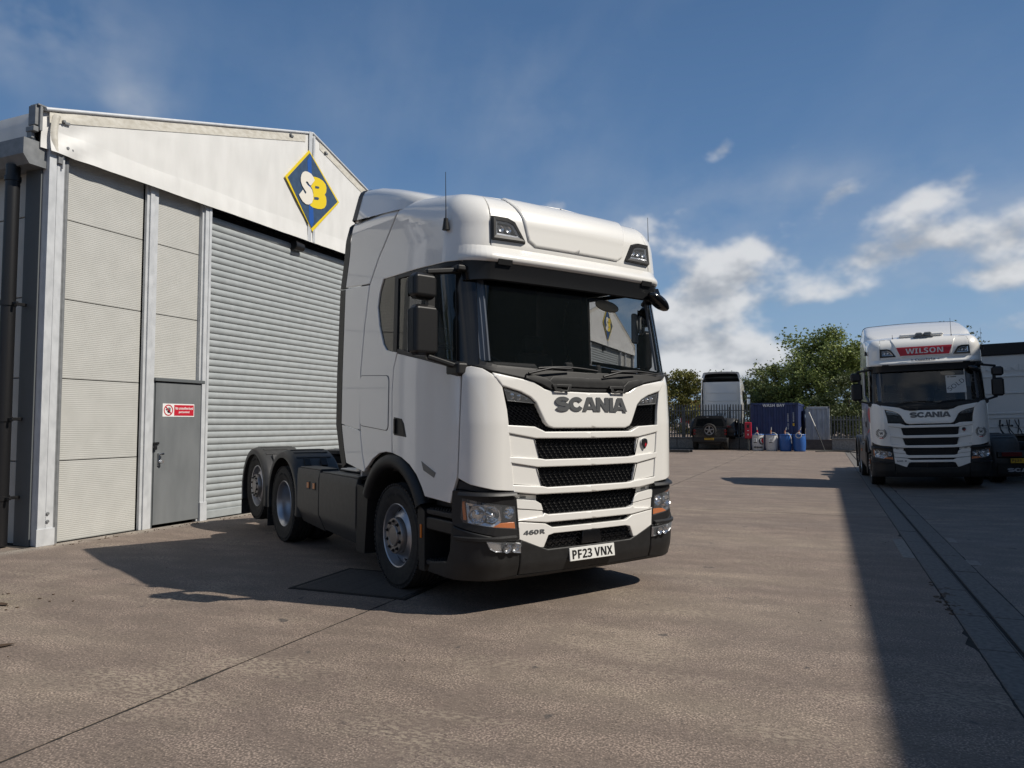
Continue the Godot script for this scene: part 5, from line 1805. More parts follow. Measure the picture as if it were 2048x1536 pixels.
# ---------------------------------------------------------------- warehouses
const EMB_S := [0.013,6.337, -0.094,6.203, -0.131,6.200, -0.195,6.247, -0.233,6.244, -0.250,6.214, -0.194,6.181, -0.105,6.157, -0.053,6.114, -0.023,6.038, -0.024,5.954, -0.060,5.867, -0.148,5.809, -0.235,5.793, -0.335,5.823, -0.409,5.884, -0.439,5.920, -0.328,6.049, -0.285,6.004, -0.245,5.990, -0.228,6.029, -0.286,6.070, -0.354,6.124, -0.392,6.195, -0.396,6.259, -0.376,6.332, -0.335,6.390, -0.275,6.428, -0.200,6.443, -0.099,6.437, -0.042,6.405]
const EMB_B := [-0.042,6.399, 0.021,6.340, -0.076,6.205, -0.093,6.186, -0.057,6.163, -0.020,6.098, -0.007,6.009, -0.031,5.901, -0.110,5.808, -0.020,5.789, 0.121,5.799, 0.239,5.827, 0.331,5.874, 0.388,5.951, 0.397,6.040, 0.380,6.113, 0.338,6.147, 0.383,6.209, 0.392,6.298, 0.361,6.367, 0.279,6.411, 0.160,6.426, 0.056,6.418]
const EMB_H1 := [0.039,6.235, 0.137,6.253, 0.164,6.238, 0.144,6.212, 0.035,6.188]
const EMB_H2 := [0.013,6.007, 0.129,6.035, 0.161,6.020, 0.138,5.983, 0.009,5.955]
const EMB_Y := [-0.147,6.893, 0.828,6.130, -0.010,5.312, -0.819,6.162]
const EMB_N := [-0.126,6.842, 0.766,6.123, -0.049,5.366, -0.749,6.165]


func ribbed(z0: float, z1: float, y0: float, y1: float) -> ArrayMesh:
	var mb := MB.new()
	var cnt := int((y1 - y0) / 0.0265)
	var st := (y1 - y0 - 0.016) / cnt
	var yb := y0 + 0.008
	for i in cnt:
		var a := yb + i * st
		var prof := [Vector2(-0.0017, a), Vector2(-0.0017, a + st * 0.22), Vector2(0.0, a + st * 0.34), Vector2(0.0, a + st * 0.86), Vector2(-0.0017, a + st)]
		for j in 4:
			mb.quad_to(Vector3(prof[j].x, prof[j].y, z0), Vector3(prof[j].x, prof[j].y, z1), Vector3(prof[j + 1].x, prof[j + 1].y, z1), Vector3(prof[j + 1].x, prof[j + 1].y, z0), Vector3(1, 0, 0))
	mb.box(Vector3(-0.044, (y0 + y1) * 0.5, (z0 + z1) * 0.5), Vector3(0.08, y1 - y0 - 0.012, absf(z1 - z0)))
	return mb.mesh()


func canvas_fold(y: float, z: float) -> float:
	return 0.010 * grain.get_noise_2d(z * 0.55, y * 1.1) + 0.006 * grain.get_noise_2d(z * 2.2 + 5.0, y * 0.8) + 0.012 * exp(-pow((z - 4.95) / 0.3, 2.0)) * sin(y * 17.0 + z * 9.0)


func warehouse(w: Node3D, full: bool) -> void:
	var rows := [0.0, 1.07, 2.16, 3.225, 4.30, 5.18]
	for s in [1.0, -1.0]:
		for r in 5:
			inst("wall_panel", ribbed(4.915 * s, 3.70 * s, rows[r], rows[r + 1]), M.panel_cream, w)
			if r >= 2:
				inst("wall_panel", ribbed(3.50 * s, 2.625 * s, maxf(rows[r], 2.245), rows[r + 1]), M.panel_cream, w)
			elif s < 0.0:
				inst("wall_panel", ribbed(3.50 * s, 2.625 * s, rows[r], minf(rows[r + 1], 2.245)), M.panel_cream, w)
		# corner post of two wide flanges and a narrow galvanised strip
		var mb := MB.new()
		mb.box(Vector3(0.0, 2.68, 5.115 * s), Vector3(0.22, 5.36, 0.205), 0.008)
		mb.box(Vector3(0.112, 2.68, 5.165 * s), Vector3(0.008, 5.30, 0.10), 0.003)
		mb.box(Vector3(0.112, 2.68, 5.060 * s), Vector3(0.008, 5.30, 0.10), 0.003)
		obj("corner_post", mb, M.aluminium, w)
		mb = MB.new()
		mb.box(Vector3(0.035, 2.60, 4.965 * s), Vector3(0.08, 5.20, 0.09), 0.004)
		mb.box(Vector3(0.06, 2.60, 4.945 * s), Vector3(0.04, 5.20, 0.035), 0.004)
		obj("edge_strip", mb, M.steel_grey, w)
		mb = MB.new()
		mb.box(Vector3(0.125, 0.11, 5.115 * s), Vector3(0.02, 0.22, 0.24), 0.004)
		obj("post_foot", mb, M.aluminium, w)
		for z in [0.05, -0.05]:
			mb = MB.new()
			mb.lathe([Vector2(0.02, 0.0), Vector2(0.02, 0.015), Vector2(0.0, 0.018)], Transform3D(Basis(Vector3(0, 0, 1), Vector3(0, 1, 0), Vector3(1, 0, 0)), Vector3(0.118, 0.36 + z, 5.09 * s)), 8)
			obj("bolt", mb, M.steel_grey, w)
		mb = MB.new()
		mb.box(Vector3(0.025, 2.60, 3.605 * s), Vector3(0.13, 5.20, 0.075), 0.005)
		mb.box(Vector3(0.04, 2.60, 3.665 * s), Vector3(0.05, 5.20, 0.045), 0.004)
		mb.box(Vector3(0.04, 2.60, 3.525 * s), Vector3(0.07, 5.20, 0.07), 0.004)
		obj("wall_post", mb, M.aluminium, w)
		mb = MB.new()
		mb.box(Vector3(0.03, 2.60, 2.535 * s), Vector3(0.14, 5.20, 0.13), 0.005)
		mb.box(Vector3(0.02, 2.60, 2.615 * s), Vector3(0.09, 5.20, 0.04), 0.004)
		mb.box(Vector3(0.105, 2.60, 2.50 * s), Vector3(0.012, 5.20, 0.05), 0.003)
		mb.box(Vector3(0.04, 0.15, 2.535 * s), Vector3(0.16, 0.30, 0.14), 0.004)
		obj("shutter_guide", mb, M.aluminium, w)
	# door
	if full:
		var mb := MB.new()
		mb.box(Vector3(0.055, 1.115, 3.02), Vector3(0.05, 2.14, 0.885), 0.006)
		var d := obj("door", mb, M.door_grey, w)
		mb = MB.new()
		mb.box(Vector3(0.03, 1.12, 3.478), Vector3(0.085, 2.24, 0.022), 0.004)
		mb.box(Vector3(0.03, 1.12, 2.565), Vector3(0.085, 2.24, 0.018), 0.004)
		mb.box(Vector3(0.045, 2.225, 3.02), Vector3(0.13, 0.05, 0.95), 0.006)
		obj("door_frame", mb, M.door_trim, w)
		for h in [0.40, 1.28, 1.62, 1.92]:
			mb = MB.new()
			mb.tube(PackedVector3Array([Vector3(0.088, h - 0.06, 2.578), Vector3(0.088, h + 0.06, 2.578)]), 0.012, 0.012, 8)
			obj("hinge", mb, M.ink, d)
		mb = MB.new()
		mb.box(Vector3(0.092, 1.02, 3.385), Vector3(0.02, 0.20, 0.045), 0.008)
		mb.bar(Vector3(0.13, 1.10, 3.385), Vector3(0.135, 1.105, 3.33), 0.022, 0.03, Vector3.UP, 0.006)
		mb.box(Vector3(0.11, 1.10, 3.385), Vector3(0.05, 0.03, 0.03), 0.006)
		mb.tube(PackedVector3Array([Vector3(0.09, 0.985, 3.375), Vector3(0.15, 0.985, 3.36)]), 0.026, 0.022, 10)
		obj("handle", mb, M.chrome, d)
		mb = MB.new()
		mb.box(Vector3(0.092, 1.265, 3.44), Vector3(0.018, 0.035, 0.10), 0.004)
		mb.box(Vector3(0.11, 1.20, 3.465), Vector3(0.03, 0.065, 0.05), 0.01)
		mb.tube(PackedVector3Array([Vector3(0.11, 1.225, 3.45), Vector3(0.11, 1.265, 3.45), Vector3(0.11, 1.275, 3.465), Vector3(0.11, 1.265, 3.48), Vector3(0.11, 1.225, 3.48)]), 0.006, 0.006, 6)
		obj("padlock", mb, M.ink, d)
	# roller shutter, slat by slat
	var sl := MB.new()
	var pitch := 0.1085
	var prof := []
	for i in 9:
		var t := i / 8.0
		prof.append(Vector2(0.018 * pow(sin(PI * clampf(t * 1.06, 0.0, 1.0)), 0.6), t * pitch * 0.94))
	for i in 8:
		var na := Vector3(prof[i + 1].y - prof[i].y, -(prof[i + 1].x - prof[i].x), 0).normalized()
		var n0 := na
		var n1 := na
		if i > 0:
			n0 = (na + Vector3(prof[i].y - prof[i - 1].y, -(prof[i].x - prof[i - 1].x), 0).normalized()).normalized()
		if i < 7:
			n1 = (na + Vector3(prof[i + 2].y - prof[i + 1].y, -(prof[i + 2].x - prof[i + 1].x), 0).normalized()).normalized()
		sl.quadn(Vector3(prof[i].x, prof[i].y, -2.46), Vector3(prof[i].x, prof[i].y, 2.46), Vector3(prof[i + 1].x, prof[i + 1].y, 2.46), Vector3(prof[i + 1].x, prof[i + 1].y, -2.46), n0, n0, n1, n1)
	sl.box(Vector3(-0.012, pitch * 0.97, 0), Vector3(0.006, pitch * 0.10, 4.92))
	var slat := sl.mesh()
	var sh := Node3D.new()
	sh.name = "roller_shutter"
	w.add_child(sh, true)
	for i in (45 if full else 46):
		inst("slat", slat, M.shutter, sh, Transform3D(Basis(), Vector3(-0.02, 0.13 + i * pitch, 0)))
	var mb2 := MB.new()
	mb2.box(Vector3(-0.01, 0.07, 0), Vector3(0.05, 0.13, 4.9), 0.01)
	obj("bottom_bar", mb2, M.shutter, sh)
	mb2 = MB.new()
	mb2.box(Vector3(-0.35, 2.6, 0), Vector3(0.05, 5.2, 10.0))
	obj("inner_wall", mb2, M.interior, w)
	# motor housing hung under the canvas above the shutter
	mb2 = MB.new()
	mb2.tube(PackedVector3Array([Vector3(0.03, 4.97, 0.42), Vector3(0.03, 4.97, 0.16)]), 0.11, 0.09, 12)
	obj("shutter_motor", mb2, M.pipe_black, w)
	# canvas gable
	var gx := 0.13
	var ch := func(p: Vector2): 
		return [Vector3(gx + canvas_fold(p.y, p.x), p.y, p.x), Vector3(1, 0, 0)]
	var gable := MB.new()
	gable.sheet(func(i: float, j: float):
		var z := lerpf(-5.32, 5.32, i)
		var top := 7.26 - 1.66 * absf(z) / 5.32
		var y := lerpf(5.13, top, j)
		return Vector3(gx + canvas_fold(y, z) - 0.05 * smoothstep(5.05, 5.32, absf(z)), y, z), 120, 16, true)
	var gb := obj("gable_canvas", gable, M.canvas, w)
	for a in [[5.13, 5.40, 0.010]]:
		var va := MB.new()
		va.sheet(func(i: float, j: float):
			var z := lerpf(-5.24, 5.24, i)
			var y := lerpf(5.10, 5.385 + 0.01 * sin(z * 3.0), j)
			return Vector3(gx + 0.012 + canvas_fold(y, z) * 1.6 + 0.022 * (1.0 - j), y, z), 120, 4, true)
		obj("valance", va, M.canvas, gb)
	for s in [1.0, -1.0]:
		var hm := MB.new()
		hm.sheet(func(i: float, j: float):
			var z = lerpf(5.25, 0.22, i) * s
			var top := 7.255 - 1.66 * absf(z) / 5.32
			var y := top - 0.14 * (1.0 - j) - 0.01
			return Vector3(gx + 0.008 + canvas_fold(y, z), y, z), 60, 2, s > 0.0)
		hm.sheet(func(i: float, j: float):
			var y := lerpf(5.10, 5.60, i)
			var z = (5.20 - 0.10 * j + 0.04 * sin((y - 5.1) * 6.0)) * s
			return Vector3(gx + 0.016 + 0.03 * sin(PI * j), y, z), 10, 6, s < 0.0)
		obj("hem", hm, M.canvas_hem, gb)
		# rail along the verge
		var rl := MB.new()
		rl.tube(PackedVector3Array([Vector3(gx, 5.63, 5.30 * s), Vector3(gx, 7.285, 0.0)]), 0.028, 0.028, 8)
		obj("verge_rail", rl, M.aluminium, w)
		# roof
		var rf := MB.new()
		rf.sheet(func(i: float, j: float):
			var x := lerpf(gx, -24.0, i)
			var z = lerpf(5.33, 0.0, j) * s
			return Vector3(x, 7.27 - 1.66 * absf(z) / 5.32 - 0.03 * sin(PI * fposmod(i * 5.0, 1.0)), z), 60, 6, s < 0.0)
		rf.sheet(func(i: float, j: float):
			var x := lerpf(gx - 0.12, -24.0, i)
			return Vector3(x, lerpf(5.61, 5.17, j), (5.33 + 0.03 * sin(PI * j)) * s), 40, 4, s < 0.0)
		obj("roof_canvas", rf, M.canvas, w)
		# bracket where rail, gutter and post meet
		var br := MB.new()
		br.box(Vector3(0.02, 5.53, 5.38 * s), Vector3(0.14, 0.26, 0.05), 0.008)
		br.box(Vector3(0.10, 5.49, 5.345 * s), Vector3(0.05, 0.32, 0.035), 0.004)
		br.box(Vector3(0.04, 5.665, 5.32 * s), Vector3(0.16, 0.022, 0.14), 0.004)
		br.box(Vector3(0.03, 5.34, 5.40 * s), Vector3(0.16, 0.07, 0.07), 0.008)
		br.box(Vector3(0.0, 5.27, 5.40 * s), Vector3(0.10, 0.09, 0.04), 0.008)
		obj("corner_bracket", br, M.steel_grey, w)
		br = MB.new()
		br.box(Vector3(0.125, 5.02, 5.085 * s), Vector3(0.05, 0.09, 0.07), 0.008)
		br.tube(PackedVector3Array([Vector3(0.14, 5.14, 5.06 * s), Vector3(0.14, 4.92, 5.06 * s)]), 0.010, 0.010, 6)
		obj("post_clamp", br, M.steel_grey, w)
		for c in [[5.02, 5.54], [4.96, 5.20], [0.62, 7.0], [-0.42, 7.02]]:
			if s < 0.0:
				continue
			var bk := MB.new()
			bk.box(Vector3(gx + 0.022, c[1], c[0]), Vector3(0.02, 0.035, 0.08), 0.006, Basis(Vector3.RIGHT, 0.2))
			bk.tube(PackedVector3Array([Vector3(gx + 0.01, c[1] + 0.01, c[0] + 0.05), Vector3(gx + 0.045, c[1] + 0.01, c[0] + 0.05)]), 0.022, 0.018, 8)
			obj("buckle", bk, M.steel_grey, gb)
	# strip over the ridge post
	var ps := MB.new()
	ps.box(Vector3(gx + 0.026, 6.20, 0.085), Vector3(0.012, 2.16, 0.10), 0.004)
	ps.box(Vector3(gx + 0.030, 5.24, -0.045), Vector3(0.012, 0.26, 0.06), 0.004)
	ps.box(Vector3(gx + 0.026, 6.98, -0.02), Vector3(0.012, 0.50, 0.06), 0.004)
	obj("ridge_strip", ps, M.aluminium, gb)
	# emblem: yellow edged diamond with two letters; drawn on z reversed because it runs along -z
	var xf := Transform3D(Basis(Vector3(0, 0, -1), Vector3(0, 1, 0), Vector3(1, 0, 0)), Vector3(gx + 0.034, 0, 0))
	var e0 := MB.new()
	e0.prism(pts(EMB_Y), 0.0, 0.004, xf)
	var em := obj("emblem", e0, M.emblem_yellow, w)
	var e1 := MB.new()
	e1.prism(pts(EMB_N), 0.004, 0.008, xf)
	obj("emblem_field", e1, M.emblem_blue, em)
	var e2 := MB.new()
	e2.prism(pts([-0.20, 6.66, -0.13, 6.80, -0.085, 6.80, -0.05, 6.20, 0.02, 5.52, -0.03, 5.40, -0.05, 5.40, -0.12, 5.47, -0.15, 6.2]), 0.008, 0.011, xf)
	obj("emblem_patch", e2, M.emblem_bright, em)
	var e3 := MB.new()
	e3.prism(pts(EMB_B), 0.011, 0.015, xf)
	obj("emblem_letter", e3, M.emblem_yellow, em)
	var e4 := MB.new()
	e4.prism(shrink(pts(EMB_S), -0.003), 0.0155, 0.0175, xf)
	obj("letter_edge", e4, M.emblem_blue, em)
	var e5 := MB.new()
	e5.prism(pts(EMB_S), 0.018, 0.022, xf)
	obj("emblem_letter", e5, M.emblem_white, em)
	for h in [EMB_H1, EMB_H2]:
		var e6 := MB.new()
		e6.prism(pts(h), 0.015, 0.019, xf)
		obj("letter_counter", e6, M.emblem_blue, em)
	# flank along the yard's edge
	var fw := MB.new()
	for r in 5:
		for k in 4:
			var p := MB.new()
			p.box(Vector3(-0.25 - 2.9 - k * 5.8, (rows[r] + rows[r + 1]) * 0.5, 5.14), Vector3(5.78, rows[r + 1] - rows[r] - 0.014, 0.08), 0.004)
			obj("flank_panel", p, M.panel_cream, w)
	for k in 4:
		fw = MB.new()
		if k == 3:
			fw.box(Vector3(-0.16, 2.6, 5.19), Vector3(0.10, 5.2, 0.06), 0.006)
		else:
			fw.box(Vector3(-6.1 - k * 5.8, 2.6, 5.17), Vector3(0.14, 5.2, 0.10), 0.006)
		obj("flank_post", fw, M.aluminium, w)
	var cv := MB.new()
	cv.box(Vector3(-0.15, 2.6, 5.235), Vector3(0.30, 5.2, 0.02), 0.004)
	obj("corner_shade", cv, M.door_trim, w)  # added dark sheet, stands in for shade on the flank of the corner
	var gt := MB.new()
	gt.prism(pts([5.19, 5.20, 5.52, 5.20, 5.52, 4.99, 5.44, 4.88, 5.19, 4.88]), 0.06, -24.0, Transform3D(Basis(Vector3(0, 0, 1), Vector3(0, 1, 0), Vector3(1, 0, 0)), Vector3(0.0, 0.0, 0)))
	obj("gutter", gt, M.steel_grey, w)
	var dp := MB.new()
	var c0 := Vector3(-0.27, 0, 5.43)
	dp.tube(PackedVector3Array([c0 + Vector3(0, 0.02, 0), c0 + Vector3(0, 4.90, 0)]), 0.083, 0.083, 20)
	for y in [0.62, 1.62, 3.1, 4.72]:
		dp.tube(PackedVector3Array([c0 + Vector3(0, y - 0.03, 0), c0 + Vector3(0, y + 0.03, 0)]), 0.095, 0.095, 20)
		if y < 4.0:
			dp.box(c0 + Vector3(0.06, y, -0.1), Vector3(0.03, 0.04, 0.22), 0.005)
			dp.box(c0 + Vector3(0.10, y, 0.0), Vector3(0.16, 0.035, 0.03), 0.005)
	obj("downpipe", dp, M.pipe_black, w)
	var bk2 := MB.new()
	bk2.box(Vector3(-12.0, 2.6, -5.2), Vector3(23.8, 5.2, 0.08))
	bk2.box(Vector3(-24.0, 2.6, 0.0), Vector3(0.08, 5.2, 10.4))
	obj("back_wall", bk2, M.panel_cream, w)


func build_left_warehouse() -> void:
	var w := thing("warehouse", "white canvas-gabled warehouse with a roller shutter and a grey side door", "warehouse", Vector3(-9.31, 0, -11.35))
	warehouse(w, true)
	var f := thing("warehouse", "second canvas-gabled warehouse with a diamond emblem, seen through the cab windows of the sunlit lorry", "warehouse", Vector3(-9.31, 0, -32.5))
	warehouse(f, false)
	# notice on the door
	var n := thing("door_sign", "red and white NO UNAUTHORISED PERSONNEL sign on the grey warehouse door", "sign", Vector3(-9.31 + 0.0805, 1.765, -8.315))
	var mb := MB.new()
	mb.box(Vector3(0.002, 0, 0), Vector3(0.004, 0.20, 0.60))
	obj("board", mb, M.print_white, n)
	mb = MB.new()
	mb.box(Vector3(0.0055, 0, -0.10), Vector3(0.003, 0.165, 0.375), 0.0)
	obj("red_field", mb, M.ink_red, n)
	var face := Basis(Vector3(0, 0, -1), Vector3(0, 1, 0), Vector3(1, 0, 0))
	words("lettering", "No unauthorised", n, M.print_white, Transform3D(face, Vector3(0.008, 0.032, -0.10)), 0.335, 0.042, 0.002)
	words("lettering", "personnel", n, M.print_white, Transform3D(face, Vector3(0.008, -0.03, -0.10)), 0.20, 0.044, 0.002)
	mb = MB.new()
	var xf := Transform3D(face, Vector3(0.004, 0, 0.195))
	mb.lathe([Vector2(0.085, 0.0), Vector2(0.085, 0.003), Vector2(0.07, 0.003), Vector2(0.07, 0.0)], xf, 32)
	mb.box(xf * Vector3(0, 0, 0.004), Vector3(0.145, 0.014, 0.003), 0.0, face * Basis(Vector3(0, 0, 1), -PI / 4))
	obj("ban_ring", mb, M.ink_red, n)
	mb = MB.new()
	mb.box(xf * Vector3(0.012, -0.02, 0.001), Vector3(0.05, 0.045, 0.002), 0.0, face)
	for i in 4:
		mb.box(xf * Vector3(-0.006 + i * 0.0135, 0.018 + 0.006 * (1.0 - absf(i - 1.5)), 0.001), Vector3(0.009, 0.045, 0.002), 0.0, face * Basis(Vector3(0, 0, 1), 0.12 * (1.5 - i)))
	mb.box(xf * Vector3(-0.022, -0.012, 0.001), Vector3(0.009, 0.04, 0.002), 0.0, face * Basis(Vector3(0, 0, 1), 0.7))
	mb.box(xf * Vector3(-0.04, 0.01, 0.001), Vector3(0.022, 0.012, 0.002), 0.0, face * Basis(Vector3(0, 0, 1), 0.3))
	obj("hand_symbol", mb, M.ink, n)


# the shed whose shade lies over the right of the yard; it stands outside the picture
func build_right_warehouse() -> void:
	var w := thing("shed", "long profiled-clad shed along the shaded side of the yard", "shed", Vector3(10.35, 0, -8.5))
	var mb := MB.new()
	for i in 205:
		var z := 20.0 - i * 0.2
		mb.box(Vector3(0.0, 5.25, z - 0.05), Vector3(0.04, 10.5, 0.10), 0.012)
	mb.box(Vector3(0.06, 5.25, -0.4), Vector3(0.08, 10.5, 40.8))
	mb.box(Vector3(6.0, 5.25, 20.0), Vector3(12.0, 10.5, 0.1))
	mb.box(Vector3(6.0, 5.25, -20.3), Vector3(12.0, 10.5, 0.1))
	obj("cladding", mb, M.cladding, w)
	mb = MB.new()
	mb.quad(Vector3(-0.3, 10.58, 20.4), Vector3(12, 12.2, 20.4), Vector3(12, 12.2, -20.4), Vector3(-0.3, 10.58, -20.4))
	mb.box(Vector3(-0.24, 10.52, 0.0), Vector3(0.16, 0.14, 40.8), 0.01)
	obj("roof", mb, M.steel_grey, w)
	for i in 4:
		mb = MB.new()
		mb.box(Vector3(-0.04, 2.2, 13.0 - i * 9.0), Vector3(0.05, 4.4, 4.0), 0.01)
		obj("door", mb, M.door_grey, w)


# unseen shed added behind the camera to keep sky light off the yard
func build_behind() -> void:
	var w := thing("shed", "unseen low dark-clad shed added behind the photographer to dim the fill light", "shed", Vector3(-6.0, 0, 20.0))
	var mb := MB.new()
	for i in 120:
		mb.box(Vector3(-18.0 + i * 0.3, 2.5, 0.0), Vector3(0.14, 5.0, 0.05), 0.015)
	mb.box(Vector3(0, 2.5, 0.08), Vector3(36.0, 5.0, 0.1))
	mb.box(Vector3(-18.0, 2.5, 6.0), Vector3(0.1, 5.0, 12.0))
	mb.box(Vector3(18.0, 2.5, 6.0), Vector3(0.1, 5.0, 12.0))
	obj("cladding", mb, M.cladding_dark, w)
	mb = MB.new()
	mb.box(Vector3(0, 5.05, 6.0), Vector3(36.4, 0.12, 12.4), 0.02)
	obj("roof", mb, M.steel_grey, w)
	for i in 3:
		mb = MB.new()
		mb.box(Vector3(-10.0 + i * 10.0, 2.0, -0.03), Vector3(4.0, 4.0, 0.06), 0.01)
		obj("door", mb, M.door_grey, w)


# ---------------------------------------------------------------- far side of the yard
func corrugated(mb: MB, x0: float, x1: float, y0: float, y1: float, z: float, depth: float, pitch: float, along_z := false, flipn := 1.0) -> void:
	var cnt := int(round(absf(x1 - x0) / pitch))
	for i in cnt:
		var a := lerpf(x0, x1, float(i) / cnt)
		var st := (x1 - x0) / cnt
		var xs := [a, a + st * 0.3, a + st * 0.5, a + st * 0.8, a + st]
		var ds := [0.0, 0.0, -depth, -depth, 0.0]
		for j in 4:
			var p: Vector3
			var q: Vector3
			if along_z:
				p = Vector3(z + ds[j] * flipn, y0, xs[j])
				q = Vector3(z + ds[j + 1] * flipn, y0, xs[j + 1])
				mb.quad_to(p, q, q + Vector3(0, y1 - y0, 0), p + Vector3(0, y1 - y0, 0), Vector3(flipn, 0, 0))
			else:
				p = Vector3(xs[j], y0, z + ds[j] * flipn)
				q = Vector3(xs[j + 1], y0, z + ds[j + 1] * flipn)
				mb.quad_to(p, q, q + Vector3(0, y1 - y0, 0), p + Vector3(0, y1 - y0, 0), Vector3(0, 0, flipn))


func container(label: String, at: Vector3, turn: float, w: float, h: float, l: float, m: Material) -> Node3D:
	var c := thing("shipping_container", label, "container", at, turn)
	var mb := MB.new()
	corrugated(mb, -w / 2 + 0.1, w / 2 - 0.1, 0.16, h - 0.12, -0.02, 0.05, 0.28)
	obj("end_wall", mb, m, c)
	for s in [-1.0, 1.0]:
		mb = MB.new()
		corrugated(mb, -0.1, -l + 0.1, 0.16, h - 0.12, (w / 2 - 0.02) * s, 0.045, 0.28, true, s)
		obj("side_wall", mb, m, c)
		mb = MB.new()
		mb.box(Vector3((w / 2 - 0.07) * s, h / 2, -0.06), Vector3(0.14, h, 0.12), 0.01)
		mb.box(Vector3((w / 2 - 0.06) * s, h / 2, -l), Vector3(0.12, h, 0.12), 0.01)
		obj("corner_post", mb, m, c)
		mb = MB.new()
		mb.box(Vector3((w / 2 - 0.04) * s, h - 0.06, -l / 2), Vector3(0.08, 0.12, l), 0.01)
		mb.box(Vector3((w / 2 - 0.04) * s, 0.08, -l / 2), Vector3(0.08, 0.16, l), 0.01)
		obj("side_rail", mb, m, c)
	mb = MB.new()
	mb.box(Vector3(0, h - 0.065, -0.03), Vector3(w - 0.28, 0.13, 0.08), 0.01)
	mb.box(Vector3(0, 0.08, -0.04), Vector3(w - 0.28, 0.16, 0.08), 0.01)
	mb.box(Vector3(0, h - 0.03, -l / 2), Vector3(w - 0.1, 0.03, l - 0.1))
	obj("end_rail", mb, m, c)
	return c


func barrel_mesh() -> ArrayMesh:
	var mb := MB.new()
	var up := Transform3D(Basis(Vector3(1, 0, 0), Vector3(0, 0, 1), Vector3(0, 1, 0)), Vector3.ZERO)
	mb.lathe([Vector2(0.0, 0.0), Vector2(0.275, 0.0), Vector2(0.30, 0.03), Vector2(0.305, 0.10), Vector2(0.325, 0.30), Vector2(0.33, 0.47), Vector2(0.325, 0.64), Vector2(0.31, 0.80), Vector2(0.30, 0.86), Vector2(0.318, 0.875), Vector2(0.318, 0.91), Vector2(0.30, 0.925), Vector2(0.285, 0.91), Vector2(0.0, 0.905)], up, 28)
	return mb.mesh()


